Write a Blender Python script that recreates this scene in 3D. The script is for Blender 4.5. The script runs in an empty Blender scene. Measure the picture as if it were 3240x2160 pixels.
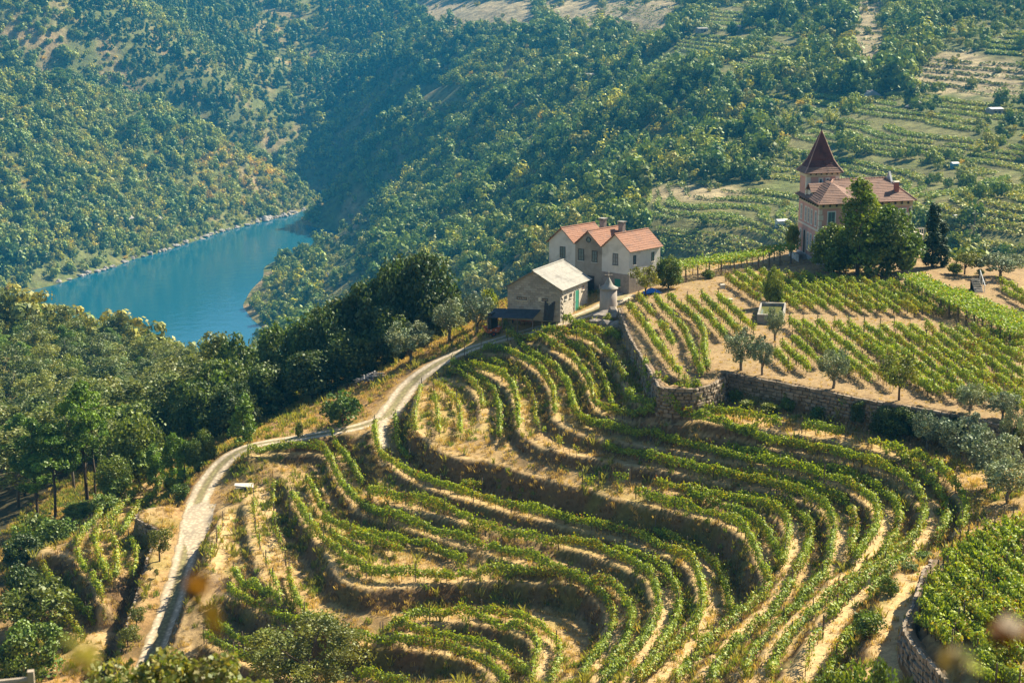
import bpy, bmesh, math, random
import numpy as np
from mathutils import Vector, Matrix
R = math.radians
C = bpy.context.scene.collection
SC = bpy.context.scene

# ---------------------------------------------------------------- camera, light, exposure
CAM_Z, PITCH, FPX = 43.0, R(13.3), 5138.0
cam_d = bpy.data.cameras.new('camera'); cam = bpy.data.objects.new('camera', cam_d); C.objects.link(cam)
cam.location = (0, 0, CAM_Z); cam.rotation_euler = (R(90) - PITCH, 0, 0)
cam_d.sensor_width = 36.0; cam_d.lens = 36.0 * FPX / 3240.0
cam_d.clip_start = 0.2; cam_d.clip_end = 9000
cam_d.dof.use_dof = True; cam_d.dof.focus_distance = 205.0; cam_d.dof.aperture_fstop = 2.4
SC.camera = cam
SUN_EL = R(41.0); SUN_AZ = R(37.0)          # azimuth measured from +X towards +Y
world = bpy.data.worlds.new('World'); SC.world = world; world.use_nodes = True
wn = world.node_tree.nodes; wl = world.node_tree.links
sky = wn.new('ShaderNodeTexSky'); sky.sky_type = 'NISHITA'; sky.sun_disc = False
sky.sun_elevation = SUN_EL; sky.sun_rotation = R(90) - SUN_AZ
sky.air_density = 1.0; sky.dust_density = 0.6; sky.ozone_density = 2.0
bg = wn['Background']; bg.inputs['Strength'].default_value = 0.055
wl.new(sky.outputs['Color'], bg.inputs['Color'])
sun_d = bpy.data.lights.new('sun', 'SUN'); sun = bpy.data.objects.new('sun', sun_d); C.objects.link(sun)
sun_d.energy = 5.0; sun_d.angle = R(0.5); sun_d.color = (1.0, 0.89, 0.70)
_sd = Vector((math.cos(SUN_EL) * math.cos(SUN_AZ), math.cos(SUN_EL) * math.sin(SUN_AZ), math.sin(SUN_EL)))
sun.rotation_euler = (-_sd).to_track_quat('-Z', 'Y').to_euler()
sun.location = (200, 200, 300)
SC.view_settings.view_transform = 'Standard'; SC.view_settings.look = 'None'
SC.view_settings.exposure = 1.6; SC.view_settings.gamma = 1.0
SC.view_settings.use_curve_mapping = False

# ---------------------------------------------------------------- helpers
rng = np.random.default_rng(7)
rnd = random.Random(7)
def tag(o, label=None, cat=None, group=None, kind=None):
    if label: o['label'] = label
    if cat: o['category'] = cat
    if group: o['group'] = group
    if kind: o['kind'] = kind
    return o
def empty(name, loc=(0, 0, 0), rz=0.0):
    o = bpy.data.objects.new(name, None); C.objects.link(o)
    o.location = loc; o.rotation_euler = (0, 0, rz); o.empty_display_size = 0.5
    return o
def link(name, me, parent=None, loc=(0, 0, 0), rz=0.0, sc=None):
    o = bpy.data.objects.new(name, me); C.objects.link(o)
    o.location = loc; o.rotation_euler = (0, 0, rz)
    if sc is not None: o.scale = sc
    if parent is not None: o.parent = parent
    return o
def mesh_np(name, verts, faces, mat=None, cols=None, smooth=False):
    """verts (n,3), faces (m,k) numpy arrays, cols (n,3) optional vertex colour 'tint'"""
    me = bpy.data.meshes.new(name)
    verts = np.asarray(verts, dtype=np.float32); faces = np.asarray(faces, dtype=np.int32)
    m, k = faces.shape
    me.vertices.add(len(verts)); me.vertices.foreach_set('co', verts.ravel())
    me.loops.add(m * k); me.loops.foreach_set('vertex_index', faces.ravel())
    me.polygons.add(m); me.polygons.foreach_set('loop_start', np.arange(0, m * k, k, dtype=np.int32))
    me.polygons.foreach_set('loop_total', np.full(m, k, dtype=np.int32))
    if smooth: me.polygons.foreach_set('use_smooth', np.ones(m, dtype=bool))
    me.update(calc_edges=True)
    if cols is not None: add_attr(me, 'tint', cols)
    if mat: me.materials.append(mat)
    return me
def add_attr(me, name, cols):
    cols = np.asarray(cols, dtype=np.float32)
    a = me.attributes.new(name, 'FLOAT_COLOR', 'POINT')
    full = np.ones((len(me.vertices), 4), dtype=np.float32); full[:, :3] = cols
    a.data.foreach_set('color', full.ravel())
class MB:
    """collects boxes, prisms, lathes and tubes as one mesh"""
    def __init__(s): s.v = []; s.f = []
    def add(s, vs, fs):
        b = len(s.v); s.v += [tuple(v) for v in vs]; s.f += [tuple(b + i for i in f) for f in fs]; return s
    def box(s, c, d, rz=0.0, taper=1.0):
        x, y, z = d[0] / 2, d[1] / 2, d[2] / 2; ca, sa = math.cos(rz), math.sin(rz); vs = []
        for k, t in ((-1, 1.0), (1, taper)):
            for i, j in ((-1, -1), (1, -1), (1, 1), (-1, 1)):
                px, py = i * x * t, j * y * t
                vs.append((c[0] + px * ca - py * sa, c[1] + px * sa + py * ca, c[2] + k * z))
        return s.add(vs, [(3, 2, 1, 0), (4, 5, 6, 7), (0, 1, 5, 4), (1, 2, 6, 5), (2, 3, 7, 6), (3, 0, 4, 7)])
    def hexa(s, p):      # 8 corner points, bottom loop then top loop
        return s.add(p, [(3, 2, 1, 0), (4, 5, 6, 7), (0, 1, 5, 4), (1, 2, 6, 5), (2, 3, 7, 6), (3, 0, 4, 7)])
    def lathe(s, prof, n=24, c=(0, 0)):
        vs = []; fs = []
        for r, z in prof:
            for k in range(n):
                a = 2 * math.pi * k / n; vs.append((c[0] + r * math.cos(a), c[1] + r * math.sin(a), z))
        for i in range(len(prof) - 1):
            for k in range(n):
                k2 = (k + 1) % n; fs.append((i * n + k, i * n + k2, (i + 1) * n + k2, (i + 1) * n + k))
        fs.append(tuple(range(n - 1, -1, -1))); fs.append(tuple((len(prof) - 1) * n + k for k in range(n)))
        return s.add(vs, fs)
    def tube(s, pts, rad, n=6):
        pts = [Vector(p) for p in pts]; vs = []; fs = []
        if not isinstance(rad, (list, tuple)): rad = [rad] * len(pts)
        for i, p in enumerate(pts):
            d = (pts[min(i + 1, len(pts) - 1)] - pts[max(i - 1, 0)]).normalized()
            a = d.cross(Vector((0, 0, 1)));  a = Vector((1, 0, 0)) if a.length < 1e-3 else a.normalized()
            b = d.cross(a)
            for k in range(n):
                t = 2 * math.pi * k / n; vs.append(p + a * (rad[i] * math.cos(t)) + b * (rad[i] * math.sin(t)))
        for i in range(len(pts) - 1):
            for k in range(n):
                k2 = (k + 1) % n; fs.append((i * n + k, i * n + k2, (i + 1) * n + k2, (i + 1) * n + k))
        fs.append(tuple(range(n - 1, -1, -1))); fs.append(tuple((len(pts) - 1) * n + k for k in range(n)))
        return s.add(vs, fs)
    def poly(s, base, h):     # vertical prism over a polygon of (x, y, z)
        n = len(base); vs = list(base) + [(p[0], p[1], p[2] + h) for p in base]
        return s.add(vs, [tuple(range(n - 1, -1, -1)), tuple(range(n, 2 * n))] + [(i, (i + 1) % n, n + (i + 1) % n, n + i) for i in range(n)])
    def mesh(s, name, mat, smooth=False):
        me = bpy.data.meshes.new(name); me.from_pydata(s.v, [], s.f); me.update()
        bm = bmesh.new(); bm.from_mesh(me); bmesh.ops.recalc_face_normals(bm, faces=bm.faces); bm.to_mesh(me); bm.free()
        if smooth: me.polygons.foreach_set('use_smooth', [True] * len(me.polygons))
        if mat: me.materials.append(mat)
        return me
    def build(s, name, mat, parent=None, smooth=False, loc=(0, 0, 0), rz=0.0):
        return link(name, s.mesh(name, mat, smooth), parent, loc, rz)

# ---------------------------------------------------------------- materials
def new_mat(name):
    m = bpy.data.materials.new(name); m.use_nodes = True
    return m, m.node_tree.nodes, m.node_tree.links
def nmat(name, c1, c2, scale=3.0, rough=0.85, bump=0.3, detail=6.0, c3=None, scale3=0.4, spec=0.2, coord='Object', stretch=None):
    m, n, l = new_mat(name); b = n['Principled BSDF']
    b.inputs['Roughness'].default_value = rough; b.inputs['Specular IOR Level'].default_value = spec
    tc = n.new('ShaderNodeTexCoord'); src = tc.outputs[coord]
    if stretch:
        mp = n.new('ShaderNodeMapping'); mp.inputs['Scale'].default_value = stretch; l.new(src, mp.inputs['Vector']); src = mp.outputs['Vector']
    nz = n.new('ShaderNodeTexNoise'); nz.inputs['Scale'].default_value = scale; nz.inputs['Detail'].default_value = detail
    nz.inputs['Roughness'].default_value = 0.65; l.new(src, nz.inputs['Vector'])
    mx = n.new('ShaderNodeMix'); mx.data_type = 'RGBA'
    rp = n.new('ShaderNodeMapRange'); rp.inputs[1].default_value = 0.35; rp.inputs[2].default_value = 0.65; l.new(nz.outputs['Fac'], rp.inputs[0])
    l.new(rp.outputs[0], mx.inputs['Factor']); mx.inputs[6].default_value = (*c1, 1); mx.inputs[7].default_value = (*c2, 1)
    out = mx.outputs[2]
    if c3:
        n3 = n.new('ShaderNodeTexNoise'); n3.inputs['Scale'].default_value = scale3; n3.inputs['Detail'].default_value = 4; l.new(src, n3.inputs['Vector'])
        r3 = n.new('ShaderNodeMapRange'); r3.inputs[1].default_value = 0.5; r3.inputs[2].default_value = 0.68; l.new(n3.outputs['Fac'], r3.inputs[0])
        m3 = n.new('ShaderNodeMix'); m3.data_type = 'RGBA'; l.new(r3.outputs[0], m3.inputs['Factor']); l.new(out, m3.inputs[6]); m3.inputs[7].default_value = (*c3, 1); out = m3.outputs[2]
    l.new(out, b.inputs['Base Color'])
    if bump:
        bp = n.new('ShaderNodeBump'); bp.inputs['Strength'].default_value = bump; bp.inputs['Distance'].default_value = 0.05
        l.new(nz.outputs['Fac'], bp.inputs['Height']); l.new(bp.outputs[0], b.inputs['Normal'])
    return m
def leaf_mat(name, col, var=0.35, trans=0.3, use_tint=True, warm=(1.35, 1.05, 0.5), tmul=(1.3, 1.25, 0.5)):
    """leaf: tint attribute x per-object variation, diffuse + translucent + slight gloss"""
    m, n, l = new_mat(name); n.remove(n['Principled BSDF']); out = n['Material Output']
    base = n.new('ShaderNodeRGB'); base.outputs[0].default_value = (*col, 1); src = base.outputs[0]
    if use_tint:
        at = n.new('ShaderNodeAttribute'); at.attribute_name = 'tint'
        mu = n.new('ShaderNodeMix'); mu.data_type = 'RGBA'; mu.blend_type = 'MULTIPLY'; mu.inputs['Factor'].default_value = 1
        l.new(src, mu.inputs[6]); l.new(at.outputs['Color'], mu.inputs[7]); src = mu.outputs[2]
    oi = n.new('ShaderNodeObjectInfo')
    wm = n.new('ShaderNodeMix'); wm.data_type = 'RGBA'; wm.inputs[6].default_value = (1 - var, 1 - var * .8, 1 - var * .5, 1); wm.inputs[7].default_value = (*warm, 1)
    l.new(oi.outputs['Random'], wm.inputs['Factor'])
    m2 = n.new('ShaderNodeMix'); m2.data_type = 'RGBA'; m2.blend_type = 'MULTIPLY'; m2.inputs['Factor'].default_value = 1
    l.new(src, m2.inputs[6]); l.new(wm.outputs[2], m2.inputs[7]); src = m2.outputs[2]
    df = n.new('ShaderNodeBsdfDiffuse'); l.new(src, df.inputs['Color'])
    tr = n.new('ShaderNodeBsdfTranslucent')
    tm = n.new('ShaderNodeMix'); tm.data_type = 'RGBA'; tm.blend_type = 'MULTIPLY'; tm.inputs['Factor'].default_value = 1
    l.new(src, tm.inputs[6]); tm.inputs[7].default_value = (*tmul, 1); l.new(tm.outputs[2], tr.inputs['Color'])
    ms = n.new('ShaderNodeMixShader'); ms.inputs[0].default_value = trans; l.new(df.outputs[0], ms.inputs[1]); l.new(tr.outputs[0], ms.inputs[2])
    gl = n.new('ShaderNodeBsdfGlossy'); gl.inputs['Roughness'].default_value = 0.55; gl.inputs['Color'].default_value = (0.9, 0.95, 0.85, 1)
    mg = n.new('ShaderNodeMixShader'); mg.inputs[0].default_value = 0.035; l.new(ms.outputs[0], mg.inputs[1]); l.new(gl.outputs[0], mg.inputs[2])
    l.new(mg.outputs[0], out.inputs['Surface'])
    return m
# ---------------------------------------------------------------- the photograph's rays: where a point seen there stands
_cp, _sp = math.cos(PITCH), math.sin(PITCH)
def ray(px, py):
    cx = (np.asarray(px, float) - 1620.0) / FPX; cy = (1080.0 - np.asarray(py, float)) / FPX
    return np.stack([cx, _cp + cy * _sp, -_sp + cy * _cp], -1)
def at_z(px, py, z):
    d = ray(px, py); t = (np.asarray(z, float) - CAM_Z) / d[..., 2]
    return np.stack([d[..., 0] * t, d[..., 1] * t, d[..., 2] * t + CAM_Z], -1)
def at_d(px, py, dist):          # at horizontal distance
    d = ray(px, py); t = np.asarray(dist, float) / np.hypot(d[..., 0], d[..., 1])
    return np.stack([d[..., 0] * t, d[..., 1] * t, d[..., 2] * t + CAM_Z], -1)
def resample(p, step):
    p = np.asarray(p, float); s = np.r_[0, np.cumsum(np.linalg.norm(np.diff(p[:, :2], axis=0), axis=1))]
    n = max(2, int(s[-1] / step) + 1); t = np.linspace(0, s[-1], n)
    return np.stack([np.interp(t, s, p[:, k]) for k in range(p.shape[1])], -1)
def smooth(p, it=2, step=0.5):
    """resample and relax a polyline, ends held"""
    p = resample(p, step)
    for _ in range(it * 6):
        q = p.copy(); q[1:-1] = 0.25 * p[:-2] + 0.5 * p[1:-1] + 0.25 * p[2:]; p = q
    return p
def line(pts, z, dz=0.0, it=2):
    """photo polyline [(px,py) or (px,py,z)] -> world polyline on its level; dz: height above the level at which it was seen"""
    a = [(q[0], q[1], (q[2] if len(q) > 2 else z)) for q in pts]; a = np.array(a, float)
    w = at_z(a[:, 0], a[:, 1], a[:, 2] + dz); w[:, 2] = a[:, 2]
    return smooth(w, it)

# ---------------------------------------------------------------- wide terrain: control heights, thin-plate surface
RIVER_Z = -207.0
ctl = []
def cd(px, py, d): ctl.append(tuple(at_d(px, py, d)))
def cz(px, py, z): ctl.append(tuple(at_z(px, py, z)))
def cw(x, y, z): ctl.append((x, y, z))
# far river bank, then the wooded spur that rises from it
for q in ((-300, 1010), (0, 930), (250, 868), (400, 820), (560, 775), (700, 730), (850, 690), (950, 664), (1020, 649)): cz(*q, RIVER_Z + 1)
def slope_up(px, py_s, pys, s):
    d0 = math.hypot(*at_z(px, py_s, RIVER_Z)[:2])
    for py in pys:
        r = ray(px, py); tn = -r[2] / math.hypot(r[0], r[1]); d = (CAM_Z - RIVER_Z + s * d0) / (tn + s); cd(px, py, d)
slope_up(-200, 980, (800, 600, 400, 240), .50)
slope_up(0, 930, (750, 550, 380, 240), .50)
slope_up(250, 868, (720, 560, 400, 270), .50)
slope_up(480, 797, (680, 540, 430, 330), .50)
slope_up(720, 725, (640, 550, 460), .50)
slope_up(880, 683, (610, 550), .48)
slope_up(980, 656, (630,), .45)
# hidden valley behind the spur, and the back hill
for px, py, dd, dz in ((-200, 240, 140, -45), (0, 240, 140, -45), (250, 270, 140, -45), (480, 330, 130, -45), (720, 460, 120, -40), (880, 550, 110, -30)):
    d0 = math.hypot(*at_z(px, 868, RIVER_Z)[:2]); r = ray(px, py); tn = -r[2] / math.hypot(r[0], r[1])
    ps = {-200: 980, 0: 930, 250: 868, 480: 797, 720: 725, 880: 683}[px]; d0 = math.hypot(*at_z(px, ps, RIVER_Z)[:2])
    d = (CAM_Z - RIVER_Z + .5 * d0) / (tn + .5); p = at_d(px, py, d); u = p[:2] / np.linalg.norm(p[:2])
    cw(p[0] + u[0] * dd, p[1] + u[1] * dd, p[2] + dz)
for px, py, d in ((1050, 600, 1790), (1000, 450, 1880), (700, 330, 1850), (400, 180, 1830), (100, 60, 1800), (-200, 0, 1800), (700, 100, 2080), (1000, 200, 2080), (1000, 0, 2250), (400, 0, 2050), (1200, 300, 1850), (1300, 120, 2000), (1500, 0, 2150)): cd(px, py, d)
# right-hand hill: promontory by the river, slope up to the right
for q in ((1140, 650), (1105, 735), (965, 797), (852, 878), (795, 940), (800, 985), (838, 1030), (850, 1075)): cz(*q, RIVER_Z + 1)
for px, py, d in ((950, 870, 1200), (965, 965, 1060), (1070, 875, 1120), (1130, 775, 1290), (1205, 650, 1400), (1150, 520, 1560), (1250, 420, 1640), (1250, 720, 1150), (1200, 900, 960),
                  (1500, 760, 920), (1500, 560, 1160), (1500, 380, 1380), (1500, 200, 1640), (1750, 640, 960), (1750, 420, 1180), (1800, 200, 1480), (1850, 40, 1800), (2050, 720, 670), (2050, 560, 810), (2050, 330, 1020),
                  (2150, 120, 1290), (2250, 0, 1480), (2350, 680, 680), (2350, 500, 810), (2350, 300, 990), (2350, 120, 1230), (2600, 700, 620), (2600, 560, 740), (2600, 350, 910), (2600, 120, 1150), (2700, 0, 1330), (2950, 740, 560), (2950, 620, 650), (2950, 450, 780), (2950, 250, 950), (2950, 60, 1180),
                  (3240, 740, 545), (3240, 600, 650), (3240, 450, 760), (3240, 250, 920), (3240, 0, 1220), (3600, 500, 700), (3600, 100, 1000)): cd(px, py, d)
# beyond the frame: hills carry on
for x, y, z in ((-1500, 2400, 60), (-600, 2700, 110), (300, 2700, 130), (1000, 2300, 120), (1500, 1500, 110), (1300, 700, 60), (900, 300, 50), (-1700, 1500, 0), (-1400, 900, -205), (-1500, 500, -150),
                (-900, 950, -207), (-1200, 800, -207), (-1900, 2600, 80), (1900, 2600, 150), (1900, 600, 90), (-1900, 200, -60), (800, -100, 90), (-800, -100, 40), (0, -260, 130), (1700, -200, 130), (-1800, -250, 40)): cw(x, y, z)
# river bed and the near bank under the wood
for q in ((500, 900), (700, 850), (650, 980), (900, 720), (1000, 680), (560, 1050), (350, 900), (200, 960)): cz(*q, RIVER_Z - 5)
for x, y, z in ((-330, 860, -207), (-230, 800, -206), (-120, 800, -190), (-480, 900, -207), (-700, 930, -207), (-600, 700, -150), (-420, 660, -140), (-250, 640, -138), (-120, 600, -128), (-420, 430, -60),
                (20, 400, -80), (20, 600, -150), (90, 480, -92), (150, 430, -60), (230, 430, -40), (330, 420, -10), (100, 340, -22), (30, 330, -32),
                (-139, 450, -62), (-106, 430, -64), (-87, 400, -64), (-190, 480, -60), (-300, 480, -62), (-58, 245, -40), (-50, 310, -50), (-100, 300, -46), (-170, 300, -46), (-280, 290, -50), (-130, 200, -38), (-240, 180, -44), (-140, 130, -36), (-250, 90, -28), (-110, 90, -28), (-30, 340, -50),
                (0, 100, -13), (0, 72, 1), (0, 60, 9), (0, 25, 27), (-40, 85, -8), (-60, 30, 18), (60, 30, 30), (-60, 70, -2), (60, 70, 14), (120, 100, 10), (140, 160, 0), (170, 240, -14), (200, 330, -42), (20, 292, -36), (60, 292, -29), (90, 292, -34), (112, 260, -18), (112, 292, -36), (140, 300, -42), (120, 40, 30), (0, 0, 41.0), (-20, 12, 32), (300, 200, 30)): cw(x, y, z)
ctl = np.array(ctl)
_S = 600.0
def _phi(r2): return np.where(r2 > 1e-12, 0.5 * r2 * np.log(np.maximum(r2, 1e-12)), 0.0)
_X = ctl[:, :2] / _S; _n = len(_X)
_K = _phi(((_X[:, None] - _X[None]) ** 2).sum(-1)) + np.eye(_n) * 2e-4
_P = np.c_[np.ones(_n), _X]
_A = np.zeros((_n + 3, _n + 3)); _A[:_n, :_n] = _K; _A[:_n, _n:] = _P; _A[_n:, :_n] = _P.T
_w = np.linalg.solve(_A, np.r_[ctl[:, 2], 0, 0, 0])
def vnoise(x, y, seed=0):
    """value noise 0..1"""
    xi = np.floor(x).astype(np.int64); yi = np.floor(y).astype(np.int64); fx = x - xi; fy = y - yi
    fx = fx * fx * (3 - 2 * fx); fy = fy * fy * (3 - 2 * fy)
    def h(a, b):
        v = (a * 374761393 + b * 668265263 + seed * 1442695041) & 0xffffffff
        v = ((v ^ (v >> 13)) * 1274126177) & 0xffffffff
        return ((v ^ (v >> 16)) & 0xffff) / 65535.0
    return (h(xi, yi) * (1 - fx) + h(xi + 1, yi) * fx) * (1 - fy) + (h(xi, yi + 1) * (1 - fx) + h(xi + 1, yi + 1) * fx) * fy
def fbm(x, y, seed=0, oct=4):
    s = 0; a = 0.5; t = 0
    for k in range(oct): s = s + a * vnoise(x * 2 ** k, y * 2 ** k, seed + k); t += a; a *= 0.5
    return s / t
def z_far(x, y):
    sh = np.shape(x); x = np.ravel(x).astype(float); y = np.ravel(y).astype(float); out = np.empty_like(x)
    for i in range(0, len(x), 40000):
        q = np.c_[x[i:i + 40000], y[i:i + 40000]] / _S
        out[i:i + 40000] = _phi(((q[:, None] - _X[None]) ** 2).sum(-1)) @ _w[:_n] + _w[_n] + q @ _w[_n + 1:]
    far = np.clip((np.hypot(x, y) - 420) / 300, 0, 1) * np.clip((out - RIVER_Z) / 25, 0, 1)
    far = far * np.where((x > 40) & (np.hypot(x, y) < 1250), .4, 1.0)
    out += far * (26 * (fbm(x / 170, y / 170, 3) - .5) + 10 * (fbm(x / 45, y / 45, 9) - .5))
    return out.reshape(sh)

# ---------------------------------------------------------------- the vineyard spur, traced terrace by terrace
# lips: (name, level, drop below, polyline from the road round to the right arm)
LIPS = [
 ('L1', -3.0, 1.3, [(1712,1055),(1791,1066),(1853,1073),(1883,1095),(1911,1113),(1938,1150),(1948,1171),(1975,1225),(2003,1272),(2018,1284),(2064,1300),(2110,1312),(2171,1324),(2232,1333),(2340,1350),(2400,1358),(2547,1380),(2675,1403),(2783,1432),(2853,1452),(2936,1494),(2982,1540),(3028,1583),(3046,1605),(3040,1650),(3010,1690)]),
 ('L2', -4.3, 1.3, [(1600,1076),(1657,1087),(1712,1098),(1758,1116),(1791,1138),(1819,1162),(1843,1193),(1862,1229),(1868,1260),(1880,1294),(1926,1318),(1987,1337),(2064,1355),(2110,1361),(2202,1378),(2263,1389),(2340,1404),(2400,1413),(2492,1433),(2584,1446),(2691,1464),(2752,1482),(2798,1504),(2844,1531),(2878,1562),(2899,1589),(2908,1620),(2912,1655),(2890,1690),(2840,1722),(2780,1775),(2730,1820),(2670,1868),(2610,1920),(2560,1990),(2530,2060),(2500,2150)]),
 ('L3', -5.6, 1.3, [(1500,1120),(1566,1118),(1612,1125),(1645,1141),(1681,1162),(1712,1196),(1736,1229),(1746,1257),(1745,1297),(1752,1337),(1791,1358),(1850,1380),(1895,1389),(1965,1403),(2087,1424),(2179,1436),(2332,1467),(2400,1476),(2492,1498),(2553,1513),(2660,1540),(2706,1565),(2740,1589),(2758,1614),(2770,1644),(2764,1681),(2731,1712),(2700,1755),(2690,1790)]),
 ('L4', -6.9, 1.3, [(1430,1156),(1490,1165),(1536,1183),(1566,1205),(1597,1229),(1615,1254),(1627,1297),(1640,1350),(1655,1385),(1681,1403),(1720,1421),(1781,1430),(1873,1449),(1965,1470),(2057,1482),(2149,1501),(2302,1531),(2400,1550),(2492,1568),(2559,1592),(2593,1614),(2611,1632),(2628,1665),(2632,1710),(2618,1760),(2592,1815),(2555,1850),(2515,1905),(2470,1940),(2415,1990),(2380,2040),(2355,2090),(2340,2150)]),
 ('L5', -8.0, 0.8, [(2230,1575),(2296,1592),(2350,1605),(2400,1617),(2455,1638),(2477,1657),(2485,1700),(2474,1760)]),
 ('L5b', -8.0, 0.8, [(1385,1196),(1435,1205),(1468,1220),(1496,1245),(1511,1281),(1517,1327),(1512,1380)]),
 ('L6', -8.8, 2.8, [(1330,1205),(1312,1250),(1305,1290),(1317,1350),(1360,1405),(1406,1436),(1452,1455),(1498,1450),(1559,1458),(1620,1485),(1682,1504),(1743,1519),(1797,1531),(1873,1553),(1934,1574),(2026,1599),(2103,1611),(2210,1629),(2302,1660),(2347,1690),(2372,1733),(2387,1773),(2405,1812),(2417,1850),(2400,1885),(2360,1920),(2300,1958),(2240,2010),(2190,2065),(2150,2120),(2125,2158)]),
 ('L7', -11.6, 1.1, [(1195,1440),(1253,1491),(1314,1528),(1375,1553),(1452,1574),(1528,1596),(1620,1620),(1682,1638),(1720,1648),(1812,1671),(1904,1693),(1995,1721),(2072,1742),(2120,1763),(2163,1787),(2184,1818),(2197,1864),(2200,1905),(2185,1950),(2140,2000),(2090,2050),(2030,2105),(1990,2158)]),
 ('L8', -12.7, 1.1, [(1200,1590),(1244,1608),(1314,1617),(1375,1632),(1437,1648),(1528,1666),(1590,1684),(1651,1697),(1743,1715),(1820,1742),(1860,1760),(1936,1781),(2007,1815),(2031,1827),(2055,1864),(2062,1900),(2058,1945),(2030,1995),(1985,2050),(1930,2105),(1880,2158)]),
 ('L9', -13.8, 1.0, [(770,1438),(821,1436),(898,1435),(1005,1435),(1030,1455),(1048,1491),(1066,1528),(1088,1565),(1112,1602),(1143,1626),(1192,1641),(1253,1660),(1314,1681),(1375,1700),(1452,1727),(1528,1749),(1590,1767),(1651,1788)]),
 ('L10', -14.8, 1.9, [(880,1500),(907,1534),(929,1596),(960,1645),(990,1690),(1026,1740),(1050,1800),(1085,1845),(1150,1864),(1220,1866),(1316,1855),(1400,1846),(1475,1840),(1583,1840),(1690,1843),(1782,1852),(1843,1871),(1896,1900),(1916,1930),(1920,1980),(1893,2030),(1862,2078),(1820,2130),(1800,2158)]),
 ('L11', -16.7, 1.2, [(1240,2000),(1267,1992),(1338,1977),(1414,1965),(1491,1968),(1567,1980),(1628,1998),(1668,2017),(1687,2040),(1684,2090),(1665,2150)]),
 ('L12', -17.9, 2.0, [(690,1872),(716,1885),(768,1907),(814,1931),(860,1959),(906,1980),(937,1995),(1000,2010),(1090,2028),(1182,2038),(1261,2046),(1338,2053),(1414,2063),(1476,2081),(1512,2099),(1543,2130),(1567,2157)]),
 ('L13', -19.9, 2.2, [(610,2025),(631,2035),(676,2060),(738,2087),(799,2112),(900,2150),(960,2175)]),
 ('LW', -16.3, 0.9, [(775,1560),(770,1610),(775,1660),(785,1710),(800,1770),(815,1820),(850,1870),(880,1900)]),
 ('LG', -20.9, 2.3, [(120,1740),(200,1755),(238,1776),(274,1821),(298,1867),(310,1912)]),
 ('LR', -17.2, 1.5, [(712,1606,-17.0),(696,1640,-17.0),(672,1676,-17.1),(652,1712,-17.2),(636,1760,-17.4),(600,1880,-18.4),(562,1985,-19.6),(515,2095,-20.9),(480,2165,-21.8)]),
]
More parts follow.
